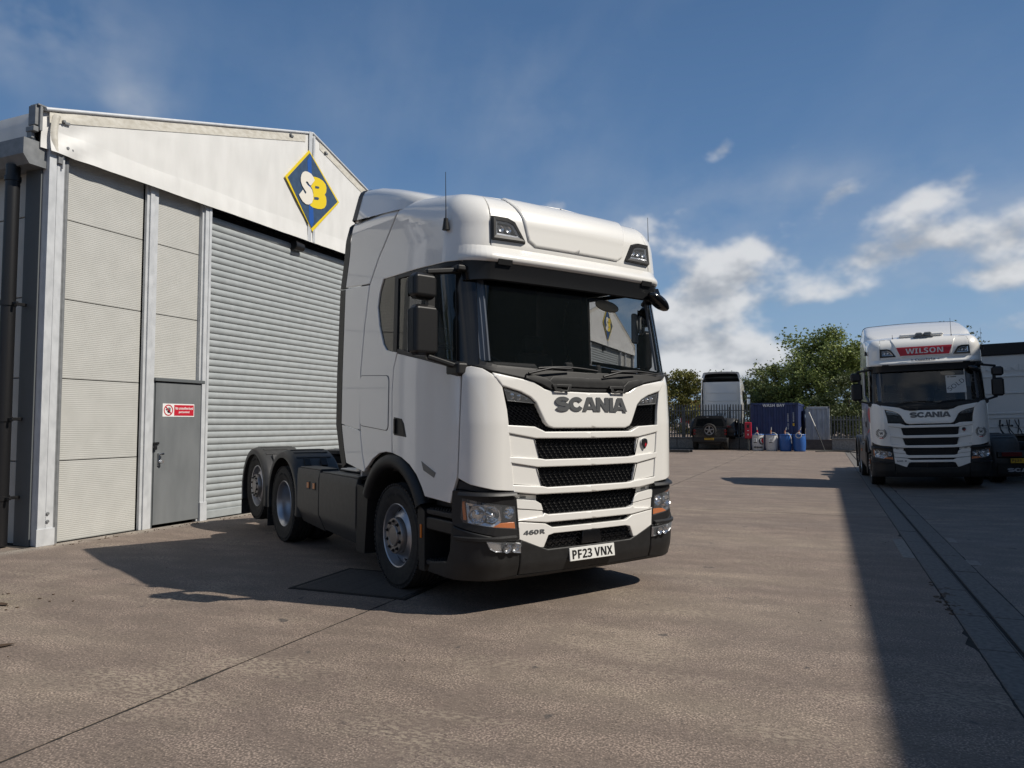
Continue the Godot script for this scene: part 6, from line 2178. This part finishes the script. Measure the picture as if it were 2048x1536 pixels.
func build_far_row() -> void:
	# blue container with its board
	var c := container("dark blue corrugated container with a WASH BAY board and four barrels before it", Vector3(-2.62, 0, -43.6), deg_to_rad(-2.0), 2.55, 2.68, 6.0, M.container_blue)
	words("lettering", "WASH BAY", c, M.print_white, Transform3D(Basis(), Vector3(-0.02, 2.545, 0.02)), 1.18, 0.16, 0.006)
	for a in [[0.735, 1.85, 0.42], [0.735, 1.35, 0.34], [0.735, 0.85, 0.32], [1.02, 1.95, 0.34], [1.02, 1.66, 0.14]]:
		var mb := MB.new()
		var r := RandomNumberGenerator.new()
		r.seed = int(a[1] * 100)
		var y: float = a[1] + a[2] * 0.5
		while y > a[1] - a[2] * 0.5:
			var h := r.randf_range(0.02, 0.045)
			mb.box(Vector3(a[0], y, 0.0), Vector3(0.07, h, 0.004))
			y -= h + 0.016
		obj("code_lettering", mb, M.pale_print, c)
	var mb0 := MB.new()
	mb0.box(Vector3(1.02, 1.46, 0.0), Vector3(0.09, 0.15, 0.004))
	obj("yellow_label", mb0, M.plate_yellow, c)
	# grey container behind it to the right
	container("pale grey container standing half hidden behind the blue container", Vector3(-0.38, 0.12, -46.2), deg_to_rad(0.0), 1.32, 2.38, 2.4, M.container_grey)
	# barrels and hand pumps
	var bm := barrel_mesh()
	var spots := [[-3.44, "barrel_white", "white barrel with a dark and red swirl print beside the red cabinet"], [-2.72, "barrel_white", "white barrel with a plain label between the printed barrel and the blue ones"], [-1.99, "barrel_blue", "blue barrel standing next to a white barrel"], [-1.28, "barrel_blue", "blue barrel at the container's corner with a pale ring of hose"]]
	for i in 4:
		var b: Array = spots[i]
		var t := thing("barrel", b[2], "barrel", Vector3(b[0], 0, -42.75 + 0.06 * i), 0.0, "barrels before the blue container")
		inst("drum", bm, M[b[1]], t)
		var mb := MB.new()
		var up := Transform3D(Basis(Vector3(1, 0, 0), Vector3(0, 0, 1), Vector3(0, 1, 0)), Vector3.ZERO)
		mb.lathe([Vector2(0.321, 0.885), Vector2(0.326, 0.89), Vector2(0.326, 0.915), Vector2(0.31, 0.935), Vector2(0.0, 0.93)], up, 24)
		obj("lid", mb, M.barrel_blue, t)
		if i < 2:
			mb = MB.new()
			mb.box(Vector3(-0.13 + 0.1 * i, 0.60, 0.31 + 0.01 * i), Vector3(0.16, 0.20, 0.02), 0.0, Basis(Vector3.UP, -0.4 + 0.3 * i))
			obj("paper_label", mb, M.print_white, t)
			mb = MB.new()
			for h in [0.64, 0.60, 0.56, 0.50]:
				mb.box(Vector3(-0.13 + 0.1 * i, h, 0.322 + 0.01 * i), Vector3(0.11, 0.012, 0.01), 0.0, Basis(Vector3.UP, -0.4 + 0.3 * i))
			mb.box(Vector3(-0.12 + 0.1 * i, 0.47, 0.322), Vector3(0.2, 0.03, 0.012), 0.0, Basis(Vector3.UP, -0.4 + 0.3 * i))
			obj("label_print", mb, M.ink, t)
		if i == 0:
			# swirl and name wrapped round the drum
			var wrap := func(p: Vector2):
				var e := Vector3(sin(p.x / 0.332), 0, cos(p.x / 0.332))
				return [e * 0.333 + Vector3(0, p.y, 0), e]
			mb = MB.new()
			var o := PackedVector2Array()
			var n := PackedVector2Array()
			for k in 21:
				var a := deg_to_rad(lerpf(50.0, 310.0, k / 20.0))
				o.append(Vector2(0.24 + 0.17 * cos(a), 0.55 + 0.20 * sin(a)))
				n.append(Vector2(0.26 + 0.12 * cos(a), 0.56 + 0.145 * sin(a)))
			n.reverse()
			o.append_array(n)
			fill(mb, o, wrap, 0.003, 0.06)
			obj("swirl_print", mb, M.ink, t)
			mb = MB.new()
			fill(mb, pts([0.30, 0.72, 0.22, 0.66, 0.20, 0.56, 0.25, 0.47, 0.36, 0.42, 0.38, 0.50, 0.32, 0.56, 0.36, 0.66]), wrap, 0.004, 0.06)
			obj("swirl_print", mb, M.ink_red, t)
			mb = MB.new()
			for k in 6:
				fill(mb, pts([-0.22 + k * 0.085, 0.16, -0.16 + k * 0.085, 0.16, -0.16 + k * 0.085, 0.25, -0.22 + k * 0.085, 0.25]), wrap, 0.003, 0.1)
			obj("name_print", mb, M.ink, t)
		# pump
		var tops := ["ink_red", "pump_orange", "pump_orange", "pump_orange"]
		var says := ["red hand pump in the printed white barrel", "orange hand pump in the plain white barrel", "orange hand pump in the blue barrel next to the white one", "orange hand pump with a ring of hose on the corner blue barrel"]
		var p := thing("hand_pump", says[i], "pump", Vector3(b[0], 0.93, -42.75 + 0.06 * i), 0.0, "hand pumps in the barrels")
		mb = MB.new()
		mb.tube(PackedVector3Array([Vector3(-0.03, 0.0, 0.05), Vector3(-0.03, 0.16, 0.05)]), 0.045, 0.04, 10)
		mb.tube(PackedVector3Array([Vector3(-0.03, 0.16, 0.05), Vector3(-0.01 + 0.03 * (i - 1), 0.26, 0.05)]), 0.03, 0.02, 8)
		obj("pump_body", mb, M[tops[i]], p)
		mb = MB.new()
		mb.tube(PackedVector3Array([Vector3(-0.01 + 0.03 * (i - 1), 0.24, 0.05), Vector3(0.0 + 0.05 * (i - 1), 0.40, 0.05)]), 0.025, 0.008, 8)
		obj("spout", mb, M.hose_white, p)
		mb = MB.new()
		var hp := PackedVector3Array()
		for k in 15:
			var a := k / 14.0
			if i == 3 or i == 0:
				hp.append(Vector3(-0.03 + (0.14 if i == 3 else 0.10) * sin(TAU * a), -0.05 + (0.14 if i == 3 else 0.12) * cos(TAU * a), 0.36))
			else:
				hp.append(Vector3(-0.02 + 0.34 * sin(PI * 0.5 * a), 0.06 + 0.05 * sin(PI * a) - 0.55 * a * a * (1.0 if i == 2 else 0.5), 0.10 + 0.28 * a))
		mb.tube(hp, 0.022, 0.022, 7)
		obj("hose", mb, M.hose_white, p)
	# red cabinet on a post
	var rc := thing("red_cabinet", "small red wall box on a post left of the barrels", "cabinet", Vector3(-3.98, 0, -43.0), 0.0)
	var mb1 := MB.new()
	mb1.box(Vector3(0, 1.13, 0), Vector3(0.36, 0.92, 0.22), 0.03)
	obj("box", mb1, M.cabinet_red, rc)
	mb1 = MB.new()
	mb1.box(Vector3(0.0, 1.36, 0.112), Vector3(0.12, 0.18, 0.01))
	obj("window", mb1, M.ink, rc)
	mb1 = MB.new()
	mb1.box(Vector3(0.0, 1.12, 0.112), Vector3(0.10, 0.03, 0.008))
	mb1.box(Vector3(0.0, 0.90, 0.112), Vector3(0.05, 0.09, 0.008))
	obj("label_print", mb1, M.print_white, rc)
	mb1 = MB.new()
	mb1.box(Vector3(0, 0.35, -0.06), Vector3(0.09, 0.7, 0.09), 0.005)
	obj("post", mb1, M.galvanised, rc)
	# lance leaning on the container and its hose
	var la := thing("pressure_lance", "pressure washer lance leaning from the blue container down to its hose", "lance", Vector3(-0.75, 0, -42.7))
	mb1 = MB.new()
	mb1.tube(PackedVector3Array([Vector3(-0.04, 2.15, -0.5), Vector3(0.27, 1.36, -0.3)]), 0.03, 0.03, 8)
	obj("wand", mb1, M.hose_white, la)
	mb1 = MB.new()
	mb1.tube(PackedVector3Array([Vector3(0.27, 1.36, -0.3), Vector3(0.45, 0.85, -0.1), Vector3(0.66, 0.25, 0.1), Vector3(0.72, 0.03, 0.2)]), 0.025, 0.022, 8)
	var hp2 := PackedVector3Array()
	for k in 40:
		var a := k / 39.0
		hp2.append(Vector3(0.72 + 1.5 * a - 1.6 * sin(a * 9.0) * (1.0 - a) * 0.5, 0.03, 0.2 + 0.55 * sin(a * 14.0) * (0.4 + a)))
	mb1.tube(hp2, 0.024, 0.024, 7)
	obj("hose", mb1, M.cable, la)
	# black off-road car seen from behind
	off_roader(thing("parked_car", "black off-road car with its spare wheel on the rear door, parked by the fence", "car", Vector3(-6.08, 0, -42.8), deg_to_rad(3.0)))
	fences()
	# tractor unit and red lorry behind the fence
	var t := thing("tractor_unit", "white tractor unit behind the fence with its tall roof fairing open at the back", "lorry", Vector3(-6.05, 0.62, -49.0), deg_to_rad(180.0))
	build_truck(t, {"interior": false, "pale": true})
	var rl := thing("red_lorry", "red lorry cab half hidden by the fence and the white tractor unit", "lorry", Vector3(-10.7, 0.58, -66.0), deg_to_rad(190.0))
	mb1 = MB.new()
	mb1.prism(pts([-1.2, 0.9, 1.1, 0.9, 1.2, 1.6, 1.0, 2.75, 0.6, 2.95, -1.2, 2.95]), -1.2, 1.2, Transform3D(Basis(Vector3(0, 0, 1), Vector3(0, 1, 0), Vector3(1, 0, 0)), Vector3.ZERO))
	obj("cab", mb1, M.paint_red, rl)
	mb1 = MB.new()
	mb1.box(Vector3(0, 2.2, 1.09), Vector3(2.1, 0.8, 0.04), 0.02, Basis(Vector3.RIGHT, -0.17))
	obj("windscreen", mb1, M.dark_glass, rl)
	mb1 = MB.new()
	mb1.box(Vector3(0, 0.8, -1.5), Vector3(0.9, 0.3, 6.0), 0.02)
	obj("chassis_frame", mb1, M.chassis, rl)
	for s in [1.0, -1.0]:
		wheel(rl, Vector3(-1.05 * s, 0.5, 0.2), s, "front")
		wheel(rl, Vector3(-1.05 * s, 0.5, -3.4), s, "drive")
	# dark steel ramp lying by the fence
	var rp := thing("steel_ramp", "dark slatted steel ramp lying on the ground beyond the sunlit lorry", "ramp", Vector3(-7.3, 0, -37.9), deg_to_rad(-8.0))
	for s in [-1.0, 1.0]:
		mb1 = MB.new()
		mb1.box(Vector3(0, 0.12, 0.28 * s), Vector3(2.0, 0.14, 0.05), 0.01)
		obj("rail", mb1, M.chassis, rp)
	for i in 9:
		mb1 = MB.new()
		mb1.box(Vector3(-0.9 + i * 0.22, 0.16, 0), Vector3(0.06, 0.05, 0.5), 0.008)
		obj("rung", mb1, M.chassis, rp)


func off_roader(t: Node3D) -> void:
	# z = 0 is the rear door; the car faces -z
	var mb := MB.new()
	mb.sheet(func(i: float, j: float):
		var a: float = TAU * j
		var w := lerpf(0.98, 0.99, i)
		var x := signf(cos(a)) * pow(absf(cos(a)), 0.30) * w
		var y := signf(sin(a)) * pow(absf(sin(a)), 0.30)
		var h := 0.925 + y * 0.385
		return Vector3(x, h, -0.02 - 4.3 * i), 10, 40)
	mb.box(Vector3(0, 0.92, -0.06), Vector3(1.86, 0.70, 0.10), 0.05)
	obj("body", mb, M.car_black, t)
	mb = MB.new()
	mb.prism(pts([-0.97, 1.28, -0.80, 1.86, -0.70, 1.95, 0.70, 1.95, 0.80, 1.86, 0.97, 1.28]), -0.10, -2.6, Transform3D(Basis(), Vector3.ZERO))
	mb.box(Vector3(0, 1.955, -1.4), Vector3(1.45, 0.05, 2.4), 0.02)
	obj("cabin", mb, M.car_black, t)
	mb = MB.new()
	mb.prism(rounded(pts([-0.80, 1.36, -0.68, 1.80, 0.68, 1.80, 0.80, 1.36]), 0.06), -0.10, -0.085, Transform3D(Basis(), Vector3.ZERO))
	obj("rear_window", mb, M.dark_glass, t)
	mb = MB.new()
	mb.box(Vector3(-0.12, 1.885, -0.09), Vector3(0.13, 0.03, 0.03), 0.006)
	obj("brake_light", mb, M.lamp_silver, t)
	for s in [-1.0, 1.0]:
		mb = MB.new()
		mb.prism(pts([-0.35, 1.36, -0.42, 1.80, -2.3, 1.80, -2.45, 1.36]), 0.90 * s, 0.925 * s, Transform3D(Basis(Vector3(0, 0, 1), Vector3(0, 1, 0), Vector3(1, 0, 0)), Vector3.ZERO))
		obj("side_window", mb, M.dark_glass, t)
		for h in [1.10, 0.92]:
			mb = MB.new()
			mb.box(Vector3(0.86 * s, h, -0.005), Vector3(0.13, 0.13, 0.03), 0.02)
			obj("tail_light", mb, M.red_lens, t)
		mb = MB.new()
		mb.box(Vector3(1.06 * s, 1.36, -2.5), Vector3(0.20, 0.18, 0.10), 0.04)
		obj("door_mirror", mb, M.car_black, t)
		for z in [-0.75, -3.45]:
			var w := Node3D.new()
			w.name = "wheel"
			t.add_child(w, true)
			w.position = Vector3(0.86 * s, 0.39, z)
			var xf := Transform3D(Basis(Vector3(0, 0, 1), Vector3(0, 1, 0), Vector3(s, 0, 0)), Vector3.ZERO)
			kept("ctyre%d" % s, "tyre", M.rubber, w, func(m: MB): m.lathe([Vector2(0.25, -0.12), Vector2(0.34, -0.135), Vector2(0.385, -0.10), Vector2(0.39, 0.0), Vector2(0.385, 0.10), Vector2(0.34, 0.135), Vector2(0.25, 0.12)], xf, 28))
			kept("crim%d" % s, "rim", M.car_black, w, func(m: MB): spokes(m, xf, 0.25, 0.11))
	mb = MB.new()
	mb.box(Vector3(0, 0.58, 0.03), Vector3(1.94, 0.26, 0.22), 0.04)
	mb.box(Vector3(0, 0.40, -0.05), Vector3(1.3, 0.12, 0.12), 0.03)
	obj("bumper", mb, M.trim, t)
	mb = MB.new()
	mb.box(Vector3(-0.02, 0.635, 0.145), Vector3(0.52, 0.112, 0.012), 0.003)
	var np := obj("number_plate", mb, M.plate_yellow, t)
	words("lettering", "PF70 RXW", np, M.ink, Transform3D(Basis(), Vector3(-0.02, 0.635, 0.153)), 0.45, 0.07, 0.004)
	# spare wheel
	var sp := Node3D.new()
	sp.name = "spare_wheel"
	t.add_child(sp, true)
	sp.position = Vector3(0.0, 1.13, 0.12)
	mb = MB.new()
	mb.lathe([Vector2(0.25, -0.12), Vector2(0.36, -0.13), Vector2(0.385, -0.08), Vector2(0.39, 0.0), Vector2(0.38, 0.08), Vector2(0.34, 0.115), Vector2(0.25, 0.10)], Transform3D(), 32)
	obj("tyre", mb, M.rubber, sp)
	mb = MB.new()
	spokes(mb, Transform3D(), 0.26, 0.10)
	obj("rim", mb, M.hub_steel, sp)


func spokes(mb: MB, xf: Transform3D, r: float, h: float) -> void:
	mb.lathe([Vector2(r + 0.01, h - 0.02), Vector2(r + 0.008, h + 0.005), Vector2(r - 0.02, h), Vector2(r - 0.03, h - 0.06)], xf, 28)
	mb.lathe([Vector2(0.065, h - 0.06), Vector2(0.06, h - 0.015), Vector2(0.0, h - 0.012)], xf, 14)
	for i in 5:
		var b := Basis(Vector3(0, 0, 1), TAU * i / 5.0 + 0.3)
		mb.box(xf * (b * Vector3(r * 0.55, 0, h - 0.028)), Vector3(r * 0.85, 0.075, 0.03), 0.01, xf.basis * b)


func fences() -> void:
	for a in [[-14.0, -3.75, 2.72, "dark palisade fence on the low wall behind the black car"], [0.35, 6.0, 2.0, "dark palisade fence right of the grey container under the big tree"]]:
		var f := thing("palisade_fence", a[3], "fence", Vector3(0, 0, -45.4))
		var pm := MB.new()
		var h: float = a[2] - 0.62
		pm.prism(pts([-0.035, 0.0, 0.035, 0.0, 0.035, h - 0.10, 0.012, h, 0.0, h - 0.05, -0.012, h, -0.035, h - 0.10]), 0.0, 0.012, Transform3D())
		pm.box(Vector3(0, h * 0.5 - 0.05, 0.014), Vector3(0.02, h - 0.2, 0.014))
		var pale := pm.mesh()
		var x: float = a[0]
		while x < a[1]:
			inst("pale", pale, M.galvanised, f, Transform3D(Basis(), Vector3(x, 0.60 + 0.01 * sin(x * 7.0), 0.05)))
			x += 0.16
		for y in [0.62 + h * 0.12, 0.62 + h * 0.80]:
			var mb := MB.new()
			mb.box(Vector3((a[0] + a[1]) * 0.5, y, 0.03), Vector3(a[1] - a[0], 0.05, 0.04), 0.005)
			obj("rail", mb, M.galvanised, f)
		x = a[0] + 0.5
		while x < a[1]:
			var mb := MB.new()
			mb.box(Vector3(x, 0.62 + h * 0.45, -0.03), Vector3(0.10, h * 0.9, 0.08), 0.005)
			obj("post", mb, M.galvanised, f)
			x += 2.75
	var w := thing("retaining_wall", "low grey block wall under the palisade fence", "wall", Vector3(0, 0, -45.4))
	var r := RandomNumberGenerator.new()
	r.seed = 3
	for a in [[-14.0, -3.9], [0.35, 6.0]]:
		var x: float = a[0]
		while x < a[1]:
			var l := 1.5 if r.randf() < 0.7 else 1.1
			l = minf(l, a[1] - x)
			var mb := MB.new()
			mb.box(Vector3(x + l / 2, 0.30, 0), Vector3(l - 0.02, 0.60, 0.28), 0.02)
			obj("block", mb, M.wall_stone, w)
			mb = MB.new()
			mb.box(Vector3(x + l / 2, 0.645, 0.01), Vector3(l - 0.02, 0.085, 0.34), 0.02)
			obj("coping", mb, M.wall_stone, w)
			x += l


# ---------------------------------------------------------------- trees
func leaf_mesh() -> ArrayMesh:
	var mb := MB.new()
	# a spray of five leaves
	for i in 5:
		var a := (i - 2) * 0.62
		var b := Basis(Vector3(0, 0, 1), a) * Basis(Vector3(0, 1, 0), 0.5 * (i - 2))
		var l := 0.62 if i == 2 else 0.5
		var p0 := b * Vector3(0, 0.02, 0)
		var p1 := b * Vector3(0.13, l * 0.5, 0.04)
		var p2 := b * Vector3(0, l, 0)
		var p3 := b * Vector3(-0.13, l * 0.5, 0.04)
		var n := (p1 - p0).cross(p3 - p0).normalized()
		mb.tri(p0, p1, p2, n, n, n)
		mb.tri(p0, p2, p3, n, n, n)
	return mb.mesh()


func tree(label: String, at: Vector3, h: float, r: float, low: float, count: int, sd: int, c0: Vector3, c1: Vector3, leaf := 0.235, group := "trees beyond the fence") -> void:
	var t := thing("tree", label, "tree", at, 0.0, group)
	var g := RandomNumberGenerator.new()
	g.seed = sd
	var mb := MB.new()
	var top := Vector3(g.randf_range(-0.3, 0.3), h * 0.7, g.randf_range(-0.3, 0.3))
	mb.tube(PackedVector3Array([Vector3.ZERO, top * 0.35 + Vector3(0.08, 0, 0), top * 0.7, top]), 0.02 * h + 0.03, 0.03, 8)
	obj("trunk", mb, M.bark, t)
	var ends := []
	for i in 16:
		var a := TAU * i / 16.0 + g.randf_range(-0.3, 0.3)
		var y0 := g.randf_range(0.2, 0.62)
		var base := top * y0 / 0.7 * 0.7
		var hh := lerpf(low + 0.08, 0.93, g.randf()) * h
		var rr := r * g.randf_range(0.55, 1.0) * sqrt(maxf(0.1, 1.0 - pow((hh / h - 0.5) / 0.55, 2.0)))
		var e := Vector3(cos(a) * rr, hh, sin(a) * rr)
		mb = MB.new()
		mb.tube(PackedVector3Array([base, base.lerp(e, 0.5) + Vector3(0, 0.06 * h, 0), e]), 0.008 * h, 0.008, 6)
		obj("limb", mb, M.bark, t)
		ends.append(e)
		ends.append(base.lerp(e, 0.62) + Vector3(g.randf_range(-0.3, 0.3), 0.05 * h, g.randf_range(-0.3, 0.3)))
	# clumps of leaves round the ends of limbs and up the middle
	var clumps := []
	for e in ends:
		clumps.append([e, r * g.randf_range(0.20, 0.36)])
	for i in 26:
		var hh := lerpf(low, 0.97, g.randf())
		var rr := r * sqrt(g.randf()) * sqrt(maxf(0.06, 1.0 - pow((hh - 0.48) / 0.56, 2.0)))
		var a := g.randf() * TAU
		clumps.append([Vector3(cos(a) * rr, hh * h, sin(a) * rr), r * g.randf_range(0.16, 0.32)])
	var mm := MultiMesh.new()
	mm.transform_format = MultiMesh.TRANSFORM_3D
	mm.use_colors = true
	mm.mesh = cache.leaf
	mm.instance_count = count
	for i in count:
		var c: Array = clumps[g.randi() % clumps.size()]
		var d := Vector3(g.randfn(), g.randfn() * 0.8, g.randfn()) * 0.55
		if g.randf() < 0.02:
			d *= 1.3
			d.y = absf(d.y) * 1.2
		var p: Vector3 = c[0] + d * c[1]
		p.y = clampf(p.y, low * h * 0.6, h * 1.05)
		var b := Basis.from_euler(Vector3(g.randf_range(-1.0, 1.0), g.randf() * TAU, g.randf_range(-0.9, 0.9))).scaled(Vector3.ONE * leaf * g.randf_range(0.7, 1.35))
		mm.set_instance_transform(i, Transform3D(b, p))
		var k := 1.45 * c0.lerp(c1, clampf(g.randf() * 0.8 + 0.2 * g.randfn() * 0.5, 0.0, 1.0)) * g.randf_range(0.75, 1.2)
		mm.set_instance_color(i, Color(k.x, k.y, k.z))
	var mi := MultiMeshInstance3D.new()
	mi.name = "crown"
	mi.set_meta("kind", "stuff")
	mi.multimesh = mm
	mi.material_override = M.leaf
	t.add_child(mi, true)


func build_trees() -> void:
	cache.leaf = leaf_mesh()
	var g0 := Vector3(0.095, 0.125, 0.028)
	var g1 := Vector3(0.21, 0.245, 0.068)
	var d0 := Vector3(0.045, 0.062, 0.020)
	var d1 := Vector3(0.105, 0.125, 0.042)
	tree("big bushy tree with loose upright tips behind the grey container", Vector3(-0.35, 0.5, -51.5), 7.1, 2.5, 0.08, 12000, 1, g0, g1)
	tree("leafy tree crowding the flank of the big bushy tree, nearest the red-boarded lorry", Vector3(2.3, 0.5, -53.0), 6.9, 2.4, 0.08, 8000, 2, g0, g1)
	tree("lower dark tree filling in between the blue container and the big bushy tree", Vector3(-2.9, 0.5, -54.0), 5.2, 1.9, 0.06, 9000, 3, d0, g1)
	tree("small dark tree right of the white tractor unit behind the fence", Vector3(-4.6, 0.5, -60.0), 4.6, 1.7, 0.06, 5000, 4, d0, d1)
	tree("round yellow-green tree left of the white tractor unit behind the fence", Vector3(-10.2, 0.5, -58.0), 5.0, 1.8, 0.06, 6500, 5, Vector3(0.085, 0.085, 0.018), Vector3(0.20, 0.19, 0.045))
	tree("thin reddish-green tree at the left end of the fence", Vector3(-11.6, 0.5, -53.0), 4.9, 1.6, 0.06, 6000, 6, Vector3(0.095, 0.075, 0.022), Vector3(0.18, 0.165, 0.05), 0.22)
	tree("rounded tree standing far behind the roof of the white tractor unit", Vector3(-7.6, 0.5, -68.0), 5.6, 2.2, 0.08, 3000, 7, d0, d1)
	tree("tree far behind the lorry seen from behind, just topping its roof", Vector3(9.2, 0.5, -60.0), 7.9, 2.6, 0.1, 3500, 8, d0, d1)
	tree("dense dark tree low behind the palisade fence beside the lorry with the red board", Vector3(1.2, 0.5, -49.0), 4.0, 1.7, 0.02, 4500, 9, d0, d1)
	for a in [[-24.0, -2.5, 7.5, 2.6, 21], [-28.0, 1.0, 9.0, 3.0, 22], [-27.0, -5.5, 6.5, 2.4, 23], [-23.0, 4.5, 8.0, 2.8, 24]]:
		tree(["tall dark tree nearest the flank of the roller-shutter warehouse", "tallest dark tree of those beside the warehouse flank", "shortest dark tree of those beside the warehouse flank", "broad dark tree standing farthest out from the warehouse flank"][a[4] - 21], Vector3(a[0], 0.0, a[1]), a[2], a[3], 0.08, 3500, a[4], d0, d1, 0.28, "trees beside the warehouse flank")
	tree("tall tree of the belt behind the yard, left of the fence end", Vector3(-15.0, 0.5, -57.0), 6.0, 2.4, 0.06, 3500, 10, d0, g1)


# ---------------------------------------------------------------- litter
func build_litter() -> void:
	var g := RandomNumberGenerator.new()
	g.seed = 12
	var mb := MB.new()
	for i in 70:
		var p := Vector3(-6.9 + g.randfn() * 0.35, 0.004, -3.9 + g.randfn() * 0.3)
		mb.box(p, Vector3(g.randf_range(0.006, 0.03), 0.006, g.randf_range(0.006, 0.02)), 0.001, Basis(Vector3.UP, g.randf() * TAU))
	for i in 60:
		var p := Vector3(-9.16 + g.randf() * 0.2, 0.004, -g.randf_range(6.2, 9.8))
		mb.box(p, Vector3(g.randf_range(0.006, 0.03), 0.008, g.randf_range(0.006, 0.02)), 0.001, Basis(Vector3.UP, g.randf() * TAU))
	for i in 60:
		var p := Vector3(g.randf_range(-8.5, 0.8), 0.003, g.randf_range(-12.0, -2.5))
		mb.box(p, Vector3(g.randf_range(0.004, 0.014), 0.005, g.randf_range(0.004, 0.012)), 0.001, Basis(Vector3.UP, g.randf() * TAU))
	for i in 40:
		var p := Vector3(0.95 + g.randfn() * 0.05, 0.003, -7.6 + g.randfn() * 0.35)
		mb.box(p, Vector3(g.randf_range(0.01, 0.05), 0.006, g.randf_range(0.01, 0.04)), 0.001, Basis(Vector3.UP, g.randf() * TAU))
	var o := obj("grit", mb, M.dead_leaf)
	tag(o, "dark grit and crumbs scattered over the concrete", "grit")
	o.set_meta("kind", "stuff")
	for a in [[-6.55, -4.1, 0.09, "curled dead leaf lying on the sandy patch near the warehouse corner"], [-5.35, -3.35, 0.10, "flat dark rag-like leaf on the open concrete before the warehouse"]]:
		var l := MB.new()
		l.sheet(func(i: float, j: float):
			var x = (i - 0.5) * a[2] * 1.6
			var w := sin(PI * clampf(i, 0.02, 0.98)) * 0.5
			return Vector3(x, 0.006 + 0.03 * (i - 0.5) * (i - 0.5) + 0.02 * absf(j - 0.5) * w, (j - 0.5) * a[2] * w * 1.4), 8, 4, true)
		var n := obj(numbered("dead_leaf"), l, M.dead_leaf)
		n.position = Vector3(a[0], 0.0, a[1])
		n.rotation.y = a[0]
		tag(n, a[3], "leaf", "dead leaves on the concrete")
